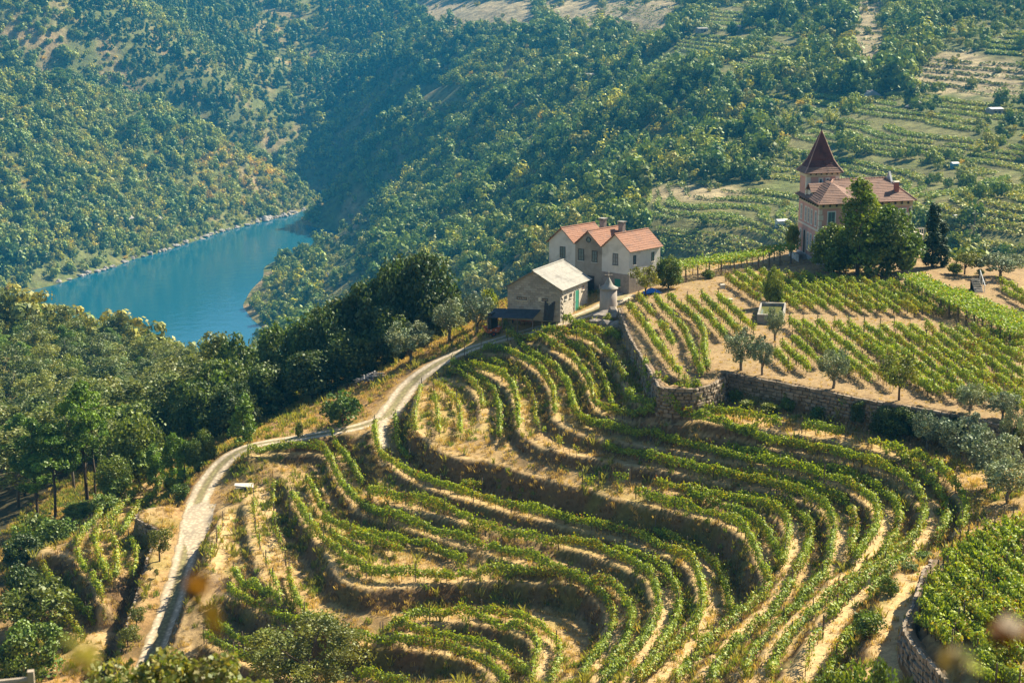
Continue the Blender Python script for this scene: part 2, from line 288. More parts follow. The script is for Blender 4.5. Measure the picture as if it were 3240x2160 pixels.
# vine rows: (terrace level, foliage centre line, label)
ROWS = [
 (-3.0, [(1712,1035),(1760,1037),(1800,1043),(1850,1055),(1885,1075),(1915,1105),(1945,1135),(1962,1165),(1980,1200)], 'vine row curving down beside the walled platform below the stone tower'),
 (-3.0, [(1780,1018),(1830,1026),(1880,1042),(1930,1060),(1960,1078)], 'short vine row under the rocks at the foot of the stone tower'),
 (-3.0, [(2040,1198),(2050,1230),(2060,1250),(2110,1264),(2171,1277),(2232,1290),(2300,1303),(2400,1322),(2470,1335)], 'uppermost vine row at the foot of the stone wall'),
 (-3.0, [(1985,1232),(2005,1258),(2050,1274),(2110,1290),(2180,1302),(2260,1316),(2340,1330),(2400,1340)], 'vine row just in front of the uppermost one below the stone wall'),
 (-3.0, [(2535,1346),(2600,1356),(2675,1366)], 'short bushy vine row ending beside the shaded hollow under the olive trees'),
 (-3.0, [(2745,1388),(2800,1402),(2860,1420),(2920,1442),(2966,1470),(3012,1516),(3049,1560),(3060,1600),(3055,1635),(3035,1660)], 'outermost terrace row bending round beside the cluster of olive trees'),
 (-4.3, [(1603,1058),(1650,1062),(1712,1070),(1758,1089),(1791,1113),(1828,1144),(1856,1187),(1873,1229),(1877,1262),(1890,1280),(1926,1292),(2003,1307),(2070,1324)], 'vine row from the road near the orange cart, outer one of the second terrace'),
 (-4.3, [(2100,1326),(2150,1334),(2190,1342)], 'short yellowish and rusty vine row on the second terrace'),
 (-4.3, [(2295,1362),(2330,1370),(2400,1384),(2553,1409),(2706,1442),(2829,1485),(2890,1528),(2920,1580),(2926,1626),(2905,1687),(2870,1720),(2841,1741),(2795,1790),(2747,1824),(2691,1864),(2652,1912),(2620,1950)], 'long vine row on the second terrace bending round above the wide dirt track'),
 (-4.3, [(1721,1068),(1785,1076),(1840,1101),(1874,1131),(1895,1168),(1917,1205),(1926,1245),(1935,1275)], 'inner vine row of the second terrace next to the walled platform'),
 (-4.3, [(2850,1467),(2920,1510),(2966,1550),(2994,1595),(3000,1641),(2982,1687),(2957,1715)], 'vine row on the far side of the wide dirt track at the right bend'),
 (-5.6, [(1520,1098),(1560,1092),(1606,1107),(1658,1128),(1698,1153),(1727,1187),(1751,1229),(1755,1275),(1755,1300)], 'outer vine row of the third terrace below the bend by the road'),
 (-5.6, [(1619,1086),(1674,1110),(1720,1135),(1767,1174),(1791,1205),(1807,1242),(1813,1278),(1831,1321),(1895,1343),(2018,1367),(2087,1384),(2180,1402),(2270,1425),(2340,1441),(2400,1449),(2553,1479),(2676,1516),(2752,1565),(2780,1611),(2774,1672),(2737,1718),(2706,1764)], 'longest vine row of the third terrace snaking from the road to the right bend'),
 (-5.6, [(2300,1415),(2400,1436),(2553,1464),(2676,1491),(2767,1528),(2829,1580),(2847,1626),(2844,1672),(2829,1703),(2814,1720),(2783,1766),(2716,1818),(2642,1864),(2581,1916),(2538,1955),(2487,2025),(2457,2072),(2435,2139)], 'inner vine row of the third terrace running on down the right arm'),
 (-6.9, [(1426,1138),(1475,1141),(1520,1156),(1566,1171),(1606,1193),(1628,1226),(1637,1281),(1640,1343)], 'outer vine row of the fourth terrace beginning at the edge of the road'),
 (-6.9, [(1468,1125),(1520,1134),(1582,1150),(1631,1171),(1667,1205),(1683,1242),(1695,1278),(1693,1327),(1715,1358),(1752,1379),(1791,1410),(1834,1420)], 'inner vine row of the fourth terrace that thins out to bare stakes'),
 (-6.9, [(1910,1412),(1995,1430),(2066,1449),(2149,1467),(2240,1485),(2332,1501),(2400,1516),(2522,1547),(2599,1580),(2630,1626),(2639,1672),(2627,1749),(2603,1818),(2566,1854),(2520,1922),(2472,1956),(2426,2005),(2393,2047),(2365,2109),(2356,2158)], 'main vine row of the fourth terrace curving round and down the right arm'),
 (-6.9, [(2330,1488),(2400,1501),(2538,1528),(2645,1565),(2691,1602),(2709,1657),(2697,1718),(2691,1764)], 'inner vine row of the fourth terrace ending where two dirt tracks join'),
 (-8.0, [(1410,1168),(1460,1178),(1505,1214),(1520,1242),(1526,1281)], 'short outer vine row on the fifth terrace above the flat bed'),
 (-8.0, [(1435,1165),(1490,1180),(1536,1202),(1566,1236),(1579,1281),(1582,1327),(1579,1373)], 'inner vine row on the fifth terrace beside the wire trellis'),
 (-8.4, [(1840,1506),(1870,1508),(1895,1514)], 'lone tuft of vines on the bare grassy ledge above the long earth bank'),
 (-8.4, [(1935,1505),(1965,1507),(1992,1512)], 'short gappy vine row on posts along the grassy ledge'),
 (-8.0, [(2072,1522),(2179,1540),(2302,1565),(2400,1580),(2461,1605),(2492,1641),(2495,1687),(2483,1749),(2473,1778)], 'vine row on the fifth terrace left of a dirt track at the bend'),
 (-8.0, [(2340,1556),(2400,1565),(2492,1589),(2538,1626),(2562,1657),(2564,1703),(2549,1757),(2512,1818),(2487,1879),(2442,1940),(2380,1980),(2319,2041),(2273,2093),(2252,2158)], 'vine row sweeping right of the dirt track to the bottom edge'),
 (-8.8, [(2010,1552),(2087,1580),(2179,1599),(2271,1623),(2332,1651),(2366,1684),(2387,1733),(2408,1785),(2434,1833),(2429,1867),(2380,1916),(2334,1949),(2289,1977),(2243,2023),(2203,2066),(2166,2109),(2135,2158)], 'vine row along the top edge of the big shaded earth bank'),
 (-8.8, [(2180,1570),(2240,1587),(2296,1602),(2378,1629),(2421,1663),(2446,1718),(2470,1779)], 'second vine row above the big shaded earth bank, ending at a track'),
 (-8.7, [(1334,1215),(1322,1250),(1313,1290),(1312,1330),(1318,1355)], 'leftmost short upright vine row of the flat bed beside the road bend'),
 (-8.7, [(1372,1238),(1379,1270),(1384,1310),(1388,1345),(1391,1368)], 'middle short upright vine row of the flat bed beside the road bend'),
 (-8.7, [(1370,1203),(1413,1236),(1444,1266),(1455,1300),(1456,1335),(1458,1375)], 'rightmost curved vine row of the flat bed beside the road bend'),
 (-11.6, [(1186,1338),(1189,1397),(1207,1436),(1253,1464),(1296,1494),(1350,1512),(1406,1534),(1467,1556),(1544,1574),(1651,1605),(1720,1614),(1873,1651),(1950,1666),(2026,1687),(2087,1718),(2142,1745),(2191,1772),(2209,1818),(2218,1864),(2224,1910),(2212,1956),(2181,1986),(2151,2017),(2111,2063),(2059,2109),(2019,2158)], 'long vine row below the shaded bank from the branch path to the bottom edge'),
 (-11.6, [(1252,1325),(1255,1370),(1262,1410),(1285,1435),(1300,1446)], 'short dark vine row against the bank beside the narrow branch path'),
 (-11.6, [(2072,1675),(2149,1712),(2218,1747),(2261,1778),(2289,1827),(2301,1870),(2310,1919),(2313,1940)], 'vine row on the outer side of the bright footpath under the big bank'),
 (-11.6, [(1455,1532),(1490,1528),(1525,1536)], 'little leafy clump of vines on the shaded track below the bank'),
 (-12.7, [(1161,1550),(1238,1571),(1314,1580),(1385,1595),(1452,1620),(1498,1644),(1559,1660),(1605,1672),(1697,1687),(1773,1709),(1860,1714),(1952,1757),(2013,1781),(2050,1802),(2068,1839),(2080,1879),(2083,1925),(2074,1956),(2050,2001),(2013,2047),(1967,2093),(1921,2133),(1900,2158)], 'dense long vine row two terraces below the shaded bank'),
 (-12.7, [(1943,1732),(2013,1750),(2074,1781),(2114,1812),(2135,1851),(2148,1894),(2145,1956),(2114,2001),(2090,2063),(2044,2118),(2010,2158)], 'vine row between two footpaths inside the right bend of the lower terraces'),
 (-13.8, [(782,1421),(867,1412),(959,1409),(1026,1415),(1045,1452),(1060,1491),(1082,1528),(1112,1565),(1143,1595),(1173,1614),(1238,1628),(1314,1651),(1375,1681),(1437,1693),(1528,1718),(1644,1747),(1720,1772),(1782,1787),(1843,1812),(1921,1830),(1958,1864),(1992,1900),(2004,1940),(1995,1986),(1976,2032),(1952,2078),(1921,2124)], 'longest lower vine row, from the road bend on the left round to the bottom edge'),
 (-13.8, [(1051,1400),(1082,1427),(1112,1467),(1128,1504),(1143,1528)], 'short vine row above the corner where the long lower row turns'),
 (-14.8, [(922,1559),(944,1596),(974,1644),(1005,1687),(1051,1724),(1097,1761),(1128,1785),(1151,1802),(1212,1812),(1320,1815),(1384,1815),(1476,1815),(1537,1806),(1628,1806),(1720,1812),(1782,1821),(1843,1839),(1889,1870),(1937,1919),(1943,1971),(1921,2011),(1891,2057),(1860,2093),(1843,2139)], 'vine row along the rim of the deep shaded hollow at the bottom'),
 (-14.8, [(1026,1632),(1066,1657),(1128,1681),(1220,1703),(1322,1711),(1384,1735),(1430,1757),(1476,1775)], 'dense vine row behind the rim row of the deep hollow'),
 (-14.8, [(1045,1684),(1097,1718),(1128,1739),(1160,1750)], 'short vine row sandwiched on the slope left of the deep hollow'),
 (-14.8, [(1105,1692),(1182,1708),(1273,1741)], 'mid-length vine row above the rim of the deep hollow'),
 (-14.8, [(968,1516),(990,1540),(1005,1583),(1026,1611)], 'thin vine row at the upper left end of the hollow terrace'),
 (-16.3, [(864,1519),(864,1574),(867,1644),(877,1687),(895,1733),(907,1779)], 'sparse vine row with stakes on the straw strip above the dark hollow'),
 (-16.7, [(915,1800),(921,1864),(952,1913),(998,1949),(1029,1962)], 'shaded vine row at the bottom of the dark hollow'),
 (-16.3, [(803,1565),(803,1611),(806,1651),(818,1703),(837,1749),(852,1802),(873,1839),(885,1888)], 'sparse vine row along the left edge of the straw strip'),
 (-17.7, [(738,1796),(762,1842),(808,1870),(854,1900),(888,1925)], 'upper of the two close vine rows behind the feathery tree'),
 (-17.9, [(722,1861),(768,1891),(830,1922),(876,1943),(921,1965),(961,1977)], 'lower of the two close vine rows behind the feathery tree'),
 (-17.1, [(706,1640),(680,1703),(662,1755)], 'thin line of vines and stakes on the strip right of the shaded road'),
 (-19.9, [(686,1971),(722,2001),(768,2026),(808,2047)], 'upper of the last two vine rows left of the feathery tree'),
 (-19.9, [(643,2007),(692,2032),(738,2060),(784,2081),(814,2087)], 'lowest vine row left of the feathery tree'),
 (-16.7, [(1209,1974),(1276,1949),(1353,1934),(1445,1934),(1506,1943),(1567,1965),(1628,1974),(1674,1989),(1699,2014),(1702,2047),(1690,2102),(1678,2151)], 'arching vine row with reddish leaves inside the deep hollow'),
 (-16.7, [(1521,1925),(1598,1940),(1659,1952),(1720,1980),(1745,2004),(1769,2023),(1772,2072),(1751,2124),(1739,2158)], 'vine row outside the arching one, right of the little track'),
 (-17.9, [(1200,1992),(1261,1995),(1322,2001),(1399,2008),(1460,2017),(1521,2032),(1567,2053),(1613,2087),(1644,2121),(1671,2151)], 'vine row right under the arching tan ledge of the hollow'),
 (-17.9, [(1078,2002),(1136,2010),(1200,2023),(1276,2020),(1353,2032),(1414,2041),(1476,2066),(1521,2072),(1552,2099),(1583,2133),(1607,2157)], 'front vine row of the lowest terrace right of the feathery tree'),
 (-20.2, [(1120,2124),(1212,2148),(1290,2165)], 'bit of vine row cut by the bottom edge right of the feathery tree'),
 (-4.0, [(2887,1750),(2826,1802),(2774,1851),(2750,1879)], 'vine row between the wide dirt track and the round bushes'),
 (-4.0, [(2704,1986),(2682,2010),(2652,2047),(2636,2109),(2618,2151)], 'vine row at the bottom edge right of the wide dirt track'),
 (-4.3, [(2606,1980),(2575,2017),(2560,2072),(2535,2139)], 'thin staked vine row left of the wide dirt track at the bottom edge'),
 (-20.3, [(391,1518),(351,1577),(320,1613),(305,1638),(274,1662),(247,1708),(241,1745),(268,1791)], 'leftmost yellow-green vine row in the sunken plot left of the road'),
 (-20.3, [(443,1540),(397,1586),(366,1622),(326,1653),(299,1690),(302,1733),(320,1776),(348,1831)], 'second vine row from the left in the sunken plot left of the road'),
 (-20.3, [(354,1653),(351,1684),(366,1720),(369,1776),(363,1821)], 'vine row starting halfway down the sunken plot left of the road'),
 (-20.3, [(504,1537),(473,1577),(433,1601),(403,1647),(384,1684)], 'upper right vine row of the sunken plot beside the turning bay'),
 (-20.3, [(406,1696),(427,1720),(433,1754),(418,1797)], 'short vine row under the wall of the turning bay'),
 (-20.8, [(290,1821),(314,1861),(326,1898)], 'short vine row at the lower tip of the sunken plot'),
 (-23.2, [(137,1797),(167,1843),(213,1880),(250,1919),(296,1968)], 'straight vine row at the foot of the sunken plot'),
 (-23.2, [(94,1834),(137,1861),(176,1910),(207,1944),(258,2010)], 'straight vine row next to the light green bush at lower left'),
]
# roads and paths: name, half width, photo centre line with levels
ROADS = [
 ('dirt_road', 1.5, [(1985,930,-0.6),(1930,962,-0.9),(1880,985,-1.4),(1800,1012,-2.1),(1720,1035,-3.0),(1640,1057,-3.8),(1560,1080,-4.7),(1480,1105,-5.7),(1400,1140,-6.9),(1340,1178,-8.0),(1300,1210,-8.9),(1270,1250,-9.8),(1245,1290,-10.6),(1218,1322,-11.1)]),
 ('dirt_road', 0.7, [(1218,1322,-11.1),(1206,1350,-11.4),(1206,1385,-11.6),(1216,1420,-11.6)]),
 ('dirt_road', 1.3, [(1218,1322,-11.1),(1150,1348,-11.6),(1050,1368,-12.1),(960,1383,-12.6),(880,1395,-13.1),(800,1405,-13.6),(745,1428,-14.3),(690,1475,-15.4),(650,1535,-16.6),(624,1590,-17.4),(610,1650,-17.9),(590,1740,-18.9),(560,1860,-20.2),(520,1980,-21.6),(475,2090,-22.9),(445,2160,-23.8)]),
]
PATHS = [   # bare trodden strips: (half width, level, line)
 (0.9, -4.25, [(2940,1590),(2957,1640),(2949,1680),(2903,1729),(2857,1766),(2811,1809),(2734,1864),(2667,1940),(2612,2017),(2551,2139)]),
 (0.8, -5.6, [(2800,1615),(2808,1660),(2796,1690),(2750,1750),(2704,1802),(2640,1848),(2575,1905),(2520,1948),(2470,2005),(2420,2070),(2385,2150)]),
 (0.7, -6.9, [(2651,1620),(2669,1687),(2660,1733),(2645,1790),(2630,1835)]),
 (0.8, -8.0, [(2501,1657),(2522,1703),(2512,1741),(2480,1810),(2455,1890),(2390,1950),(2319,2015),(2260,2080),(2220,2150)]),
 (0.8, -11.6, [(2215,1780),(2240,1840),(2249,1900),(2243,1960),(2195,2045),(2135,2100),(2070,2155)]),
 (0.7, -12.7, [(2105,1880),(2108,1955),(2075,2030),(2030,2100),(1985,2155)]),
 (0.7, -14.8, [(1966,1940),(1962,1985),(1930,2050),(1890,2120),(1870,2158)]),
 (0.7, -16.7, [(1722,2030),(1732,2070),(1715,2130),(1705,2158)]),
 (1.0, -17.1, [(722,1640),(704,1700),(686,1780,-17.3),(662,1860,-18.0),(636,1940,-18.9),(615,2010,-19.7),(600,2080,-20.6)]),
 (0.8, -16.3, [(838,1545),(836,1620),(842,1700),(860,1760)]),
 (0.9, -23.2, [(322,1990),(295,2040),(280,2090)]),
 (1.6, -1.6, [(2930,1790),(2900,1815),(2862,1865),(2842,1925),(2825,1985),(2815,2050),(2812,2110),(2825,2170)]),
]
# plateau wall tops, traced from the tower round to the right edge
WALL_A = [(1960,968),(1996,1061),(2033,1125),(2079,1199),(2091,1222),(2140,1228),(2201,1228),(2247,1214),(2290,1187)]
WALL_B = [(2290,1185),(2297,1172),(2353,1187),(2445,1202),(2520,1217),(2581,1228),(2642,1242),(2704,1254),(2774,1268),(2841,1276),(2918,1288),(2979,1300),(3040,1310),(3102,1326),(3163,1340),(3260,1362)]
BAY = [(540,1600),(480,1604),(440,1618),(432,1634),(450,1650),(513,1668),(473,1760),(452,1831),(412,1959),(380,2060),(360,2130)]
BAY_Z = [-17.4,-17.4,-17.4,-17.5,-17.6,-17.9,-18.9,-19.7,-21.2,-22.4,-23.2]
CORNER = [(2960,1765),(2927,1809),(2915,1864),(2893,1919),(2872,1955),(2872,2001),(2903,2041),(2933,2072),(2970,2105),(3020,2165)]

GX0, GX1, GY0, GY1, GS = -92.0, 112.0, 72.0, 292.0, 0.34
NX = int((GX1 - GX0) / GS) + 1; NY = int((GY1 - GY0) / GS) + 1
gx = GX0 + np.arange(NX) * GS; gy = GY0 + np.arange(NY) * GS
ZS = np.zeros((NY, NX)); ZW = np.zeros((NY, NX))
def pin(p, w=1.0):
    p = np.asarray(p); i = np.rint((p[:, 1] - GY0) / GS).astype(int); j = np.rint((p[:, 0] - GX0) / GS).astype(int)
    ok = (i >= 0) & (i < NY) & (j >= 0) & (j < NX)
    np.add.at(ZS, (i[ok], j[ok]), p[ok, 2] * w); np.add.at(ZW, (i[ok], j[ok]), w)
def normals(p):
    t = np.gradient(p[:, :2], axis=0); t /= np.maximum(np.linalg.norm(t, axis=1, keepdims=True), 1e-9)
    return np.stack([t[:, 1], -t[:, 0]], -1)      # right-hand side of the line: downhill
def shift(p, off, dz=0.0):
    q = p.copy(); q[:, :2] += normals(p) * np.reshape(off, (-1, 1) if np.ndim(off) else (1, 1)); q[:, 2] += dz; return q
LIPW = []
for nm, z, h, pts in LIPS:
    p = resample(line(pts, z, it=2), 0.2); s = np.linspace(0, 1, len(p)); L = len(p) * 0.2
    tap = np.clip(np.minimum(s * L, (1 - s) * L * .6) / 5.0, 0.15, 1.0)
    if nm == 'L6': tap = np.clip(s * L / 16.0, .3, 1)
    LIPW.append((nm, z, h, p, tap))
    pin(p); pin(shift(p, -0.5), .7)
    toe = shift(p, 0.15 + h * tap * .55); toe[:, 2] = p[:, 2] - h * tap; pin(toe, 1.2)
    toe2 = shift(p, 0.7 + h * tap * .55); toe2[:, 2] = p[:, 2] - h * tap; pin(toe2, .7)
ROWW = []
for z, pts, lab in ROWS:
    p = line(pts, z, 0.85, it=1); ROWW.append((p, lab, z))
    q = resample(p, .2)
    for o in (-.4, 0, .4): pin(shift(q, o), .5)
ROADW = []
for nm, hw, pts in ROADS:
    p = line(pts, 0, it=3); ROADW.append((nm, hw, p)); q = resample(p, .2)
    for o in np.arange(-hw - .4, hw + .41, .35): pin(shift(q, o), 3)
PATHW = []
for hw, z, pts in PATHS:
    p = line(pts, z, it=3); PATHW.append((hw, p)); q = resample(p, .2)
    for o in np.arange(-hw, hw + .01, .35): pin(shift(q, o), 1)
WA = resample(line(WALL_A, 0, it=0), .2); WB = resample(line(WALL_B, 0, it=1), .2)
for p, drop in ((WA, np.linspace(2.2, 3.2, len(WA))), (WB, np.linspace(2.5, 3.8, len(WB)))):
    pin(p, 3); pin(shift(p, -.4), 3); pin(shift(p, -.8), 3)
    for o in (.5, .9, 1.3, 1.8):
        q = shift(p, o); q[:, 2] -= drop; pin(q, 3)
bay = [(a[0], a[1], z) for a, z in zip(BAY, BAY_Z)]
WC = resample(line(bay, 0, it=1), .2)
pin(WC, 3); pin(shift(WC, .4), 2); pin(shift(WC, -.4), 2)
for o in (.6, 1.0, 1.4):
    q = shift(WC, o); q[:, 2] -= 2.7; pin(q, 3)
# plateau rows (straight): start, end of foliage centre line
PLAT_UP = [((2295,870),(2408,944)),((2327,861),(2478,957)),((2362,856),(2524,966)),((2405,855),(2572,968)),((2448,855),(2615,969)),((2494,860),(2664,971)),((2540,864),(2717,976)),((2586,868),(2760,974)),((2632,872),(2805,977)),((2681,879),(2846,978)),((2720,878),(2898,981)),((2766,880),(2945,983)),((2812,886),(2988,985)),((2864,894),(3030,982))]
PLAT_LOW = [((2451,1108),(2500,1157)),((2475,1086),(2561,1163)),((2506,1065),(2600,1143)),((2497,1010),(2700,1178)),((2540,1013),(2753,1196)),((2586,1015),(2830,1213)),((2638,1018),(2950,1232)),((2685,1016),(2979,1240)),((2734,1022),(3034,1248)),((2785,1024),(3098,1262)),((2829,1020),(3148,1256)),((2878,1027),(3245,1286)),((2929,1028),(3245,1258)),((2976,1029),(3250,1226)),((3027,1034),(3255,1194)),((3074,1033),(3255,1150)),((3118,1042),(3255,1112)),((3160,1052),(3255,1084))]
PLAT_LEFT = [[(1988,962),(2030,1011),(2073,1075),(2116,1133),(2153,1176),(2174,1200)],[(2020,936),(2067,987)],[(2086,1014),(2110,1049),(2130,1084)],[(2074,934),(2088,958),(2140,1006),(2171,1049),(2186,1098),(2208,1141),(2222,1174)],[(2113,934),(2153,963),(2196,997),(2221,1033),(2229,1076),(2229,1119),(2238,1164)],[(2174,940),(2246,1002),(2294,1058)],[(2220,932),(2280,985),(2337,1045)],[(2272,934),(2325,982),(2389,1036)]]
EDGE = [((3170,905),(3260,960)),((3165,885),(3260,935))]
WORDS = ['first','second','third','fourth','fifth','sixth','seventh','eighth','ninth','tenth','eleventh','twelfth','thirteenth','fourteenth','fifteenth','sixteenth','seventeenth','eighteenth']
PROWS = []
for k, (a, b) in enumerate(PLAT_UP): PROWS.append((line([a, b], 0, .95, 0), f'{WORDS[k]} vine row from the left in the upper plateau block below the villa'))
lab3 = ['shortest vine row of the plateau, beside the leaning olive tree', 'second short vine row on the plateau right of the leaning olive tree', 'third short vine row on the plateau right of the leaning olive tree']
for k, (a, b) in enumerate(PLAT_LOW): PROWS.append((line([a, b], 0, .95, 0), lab3[k] if k < 3 else f'{WORDS[k-3]} long vine row from the stone water tank in the lower plateau block'))
labl = ['vine row along the plateau edge next to the furrowed slope above the wall', 'stub of vine row by the tower, upper piece of a broken row', 'stub of vine row, lower piece of the broken row near the wall edge', 'vine row with a slight bend, third from the stone tower', 'vine row bending into a vertical line, fourth from the stone tower', 'vine row fourth from last before the water tank in the left plateau block', 'next to last vine row before the water tank in the left plateau block', 'last vine row of the left plateau block, right before the water tank']
labl[5] = 'third last vine row before the water tank in the left plateau block'
for p, lb in zip(PLAT_LEFT, labl): PROWS.append((line(p, 0, .95, 1), lb))
for k, (a, b) in enumerate(EDGE): PROWS.append((line([a, b], 0, .95, 0), ['lower', 'upper'][k] + ' of two vine rows beyond the leafy pergola at the right edge'))
def zc(px, py): return 0.7 + 3.4 * np.clip((px - 2890) / 350.0, 0, 1.2) + .6 * np.clip((py - 1900) / 250, -1, 1)
CROW = [((2906,1925),(3012,2038)),((2915,1891),(3040,2032)),((2923,1850),(3140,2070)),((2942,1827),(3190,2078)),((2966,1812),(3240,2075)),((2995,1800),(3250,2030)),((3022,1790),(3255,1990)),((2985,1752),(3255,1955)),((3010,1735),(3255,1915)),((3035,1718),(3255,1880)),((3062,1702),(3255,1845)),((3090,1685),(3255,1808)),((3118,1670),(3255,1772)),((3146,1652),(3255,1735)),((3175,1636),(3255,1697)),((3205,1620),(3258,1660)),((3040,2075),(3150,2165)),((3090,2062),(3225,2165)),((3150,2060),(3260,2140))]
for k, (a, b) in enumerate(CROW):
    q = [(a[0] + (b[0] - a[0]) * t, a[1] + (b[1] - a[1]) * t) for t in np.linspace(0, 1, 5)]
    PROWS.append((line([(x, y, zc(x, y)) for x, y in q], 0, .85, 0), f'{WORDS[k]} dense vine row from the lower left of the leafy slanting plot' if k < 7 else
                  (f'{WORDS[k-7]} vine row down from the upper corner path in the leafy slanting plot' if k < 16 else f'{WORDS[k-16]} vine row at the bottom right corner behind the blurred twig')))
for p, lb in PROWS:
    q = resample(p, .2)
    for o in (-.8, -.4, 0, .4, .8): pin(shift(q, o), .5)
WD = resample(line([(x, y, zc(x, y)) for x, y in CORNER], 0, 0, 1), .2)
pin(WD, 3); pin(shift(WD, -.4), 2)
for o in (.5, .9): 
    q = shift(WD, o); q[:, 2] -= np.linspace(1.8, 2.6, len(q)); pin(q, 2)
# loose ground points seen in the photograph (px, py, level)
LOOSE = [(640,1640,-17.9),(660,1640,-17.85),(676,1628,-17.8),(620,1620,-17.7),(645,1618,-17.75),(640,1672,-18.1),(1450,1062,-6.2),(1300,1135,-9.6),(1150,1235,-12.4),(1000,1312,-14.0),(880,1345,-14.8),(760,1385,-15.6),(680,1440,-16.8),(560,1540,-19.6),(470,1500,-22.0),(430,1560,-20.4),(300,1490,-30),(190,1650,-25),(100,1700,-27),
         (60,1900,-27),(100,2080,-27),(1500,1030,-6.5),(1400,1010,-12),(1250,1050,-19),(1100,1130,-24),(900,1250,-26),(740,1310,-27),(560,1400,-28),(1580,1000,-3.4),(1605,992,-2.4),(1700,990,-1.9),(1770,1000,-1.6),
         (1880,960,-.9),(1960,930,-.5),(2000,925,-.3),(1900,1020,-1.9),(1850,1045,-2.6),(700,1545,-17.4),(560,1640,-17.7),(500,1640,-17.6),(560,1760,-19.2),(500,1760,-19.1),(540,1880,-20.5),(440,1930,-21.0),(400,2050,-22.4),(470,1990,-21.7),
         (450,1580,-20.3),(420,1720,-20.4),(395,1850,-21.2),(335,1880,-21.9),(330,1950,-23.0),(140,1720,-20.8),(60,1740,-26),(310,2100,-24),(200,2080,-24.5),
         (1050,1480,-13.4),(1000,1500,-14.6),(700,1640,-17.1),(740,1700,-17.2),(700,2130,-21.8),(1000,2110,-20.2),(1300,2120,-20.4),(1450,2150,-20.4),
         (1300,1930,-16.7),(1100,1930,-16.8),(1600,1905,-16.7),(1850,1985,-15.9),(1800,2060,-16.3),(780,2150,-22)]
pin(at_z([q[0] for q in LOOSE], [q[1] for q in LOOSE], [q[2] for q in LOOSE]), 2)
for px in range(2020, 3241, 40):
    lo = 845 + 0 * px; hi = np.interp(px, [2020, 2090, 2250, 2300, 2700, 3240], [1060, 1190, 1190, 1150, 1230, 1340])
    if px < 2300: lo = np.interp(px, [2020, 2150, 2300], [945, 905, 865])
    for py in np.arange(lo, hi, 22): pin(at_z([px], [py], [0.0]), .3)
for x in np.arange(38, 66, 3.0):        # villa court, then the ground falls away behind
    for y in np.arange(228, 250, 3.0): pin(np.array([[x, y, -.05 * max(0, y - 244)]]), .5)
    for y, z in ((258, -4), (268, -12), (282, -24)): pin(np.array([[x, y, z]]), .5)
for x in np.arange(66, 112, 3.0):
    for y, z in ((228, 0), (231, -.2), (236, -1.5), (243, -5.5), (255, -13), (270, -21), (285, -30)): pin(np.array([[x, y, z]]), .5)
for x in np.arange(6, 38, 3.0):
    for y, z in ((224, -.1), (228, -.2), (232, -.3), (240, -2.0), (250, -9), (264, -18), (284, -32)): pin(np.array([[x, y, z]]), .5)
# left of the road and behind the ridge: the wide terrain takes over
bz = np.ones((NY, NX), bool); bz[1:-1, 1:-1] = False
YY, XX = np.meshgrid(gy, gx, indexing='ij')
ZF = z_far(XX[::4, ::4], YY[::4, ::4])
def upz(a):
    i = np.clip(np.arange(NY) / 4.0, 0, a.shape[0] - 1.001); j = np.clip(np.arange(NX) / 4.0, 0, a.shape[1] - 1.001)
    i0 = i.astype(int); j0 = j.astype(int); fi = (i - i0)[:, None]; fj = (j - j0)[None]
    return (a[i0][:, j0] * (1 - fi) + a[i0 + 1][:, j0] * fi) * (1 - fj) + (a[i0][:, j0 + 1] * (1 - fi) + a[i0 + 1][:, j0 + 1] * fi) * fj
ZF = upz(ZF)
ZS[bz] = ZF[bz]; ZW[bz] = 1.0
fixed = ZW > 0
def relax(z, zs, zw, iters):
    m = zw > 0; v = np.where(m, zs / np.maximum(zw, 1e-9), 0); z = np.where(m, v, z)
    for _ in range(iters):
        a = np.pad(z, 1, mode='edge'); n = .25 * (a[:-2, 1:-1] + a[2:, 1:-1] + a[1:-1, :-2] + a[1:-1, 2:]); z = np.where(m, v, n)
    return z
def pyramid(zs, zw, z0, lev):
    if lev > 0:
        h, w = zs.shape; h2, w2 = (h + 1) // 2, (w + 1) // 2
        ps = np.zeros((h2 * 2, w2 * 2)); pw = np.zeros_like(ps); p0 = np.zeros_like(ps); ps[:h, :w] = zs; pw[:h, :w] = zw; p0[:h, :w] = z0
        p0[h:, :] = p0[h - 1:h, :]; p0[:, w:] = p0[:, w - 1:w]
        f = lambda q: q.reshape(h2, 2, w2, 2).sum((1, 3))
        c = pyramid(f(ps), f(pw), f(p0) / 4, lev - 1); z0 = np.kron(c, np.ones((2, 2)))[:h, :w]
    return relax(z0, zs, zw, 60 if lev else 250)
Z = pyramid(ZS, ZW, ZF, 6)
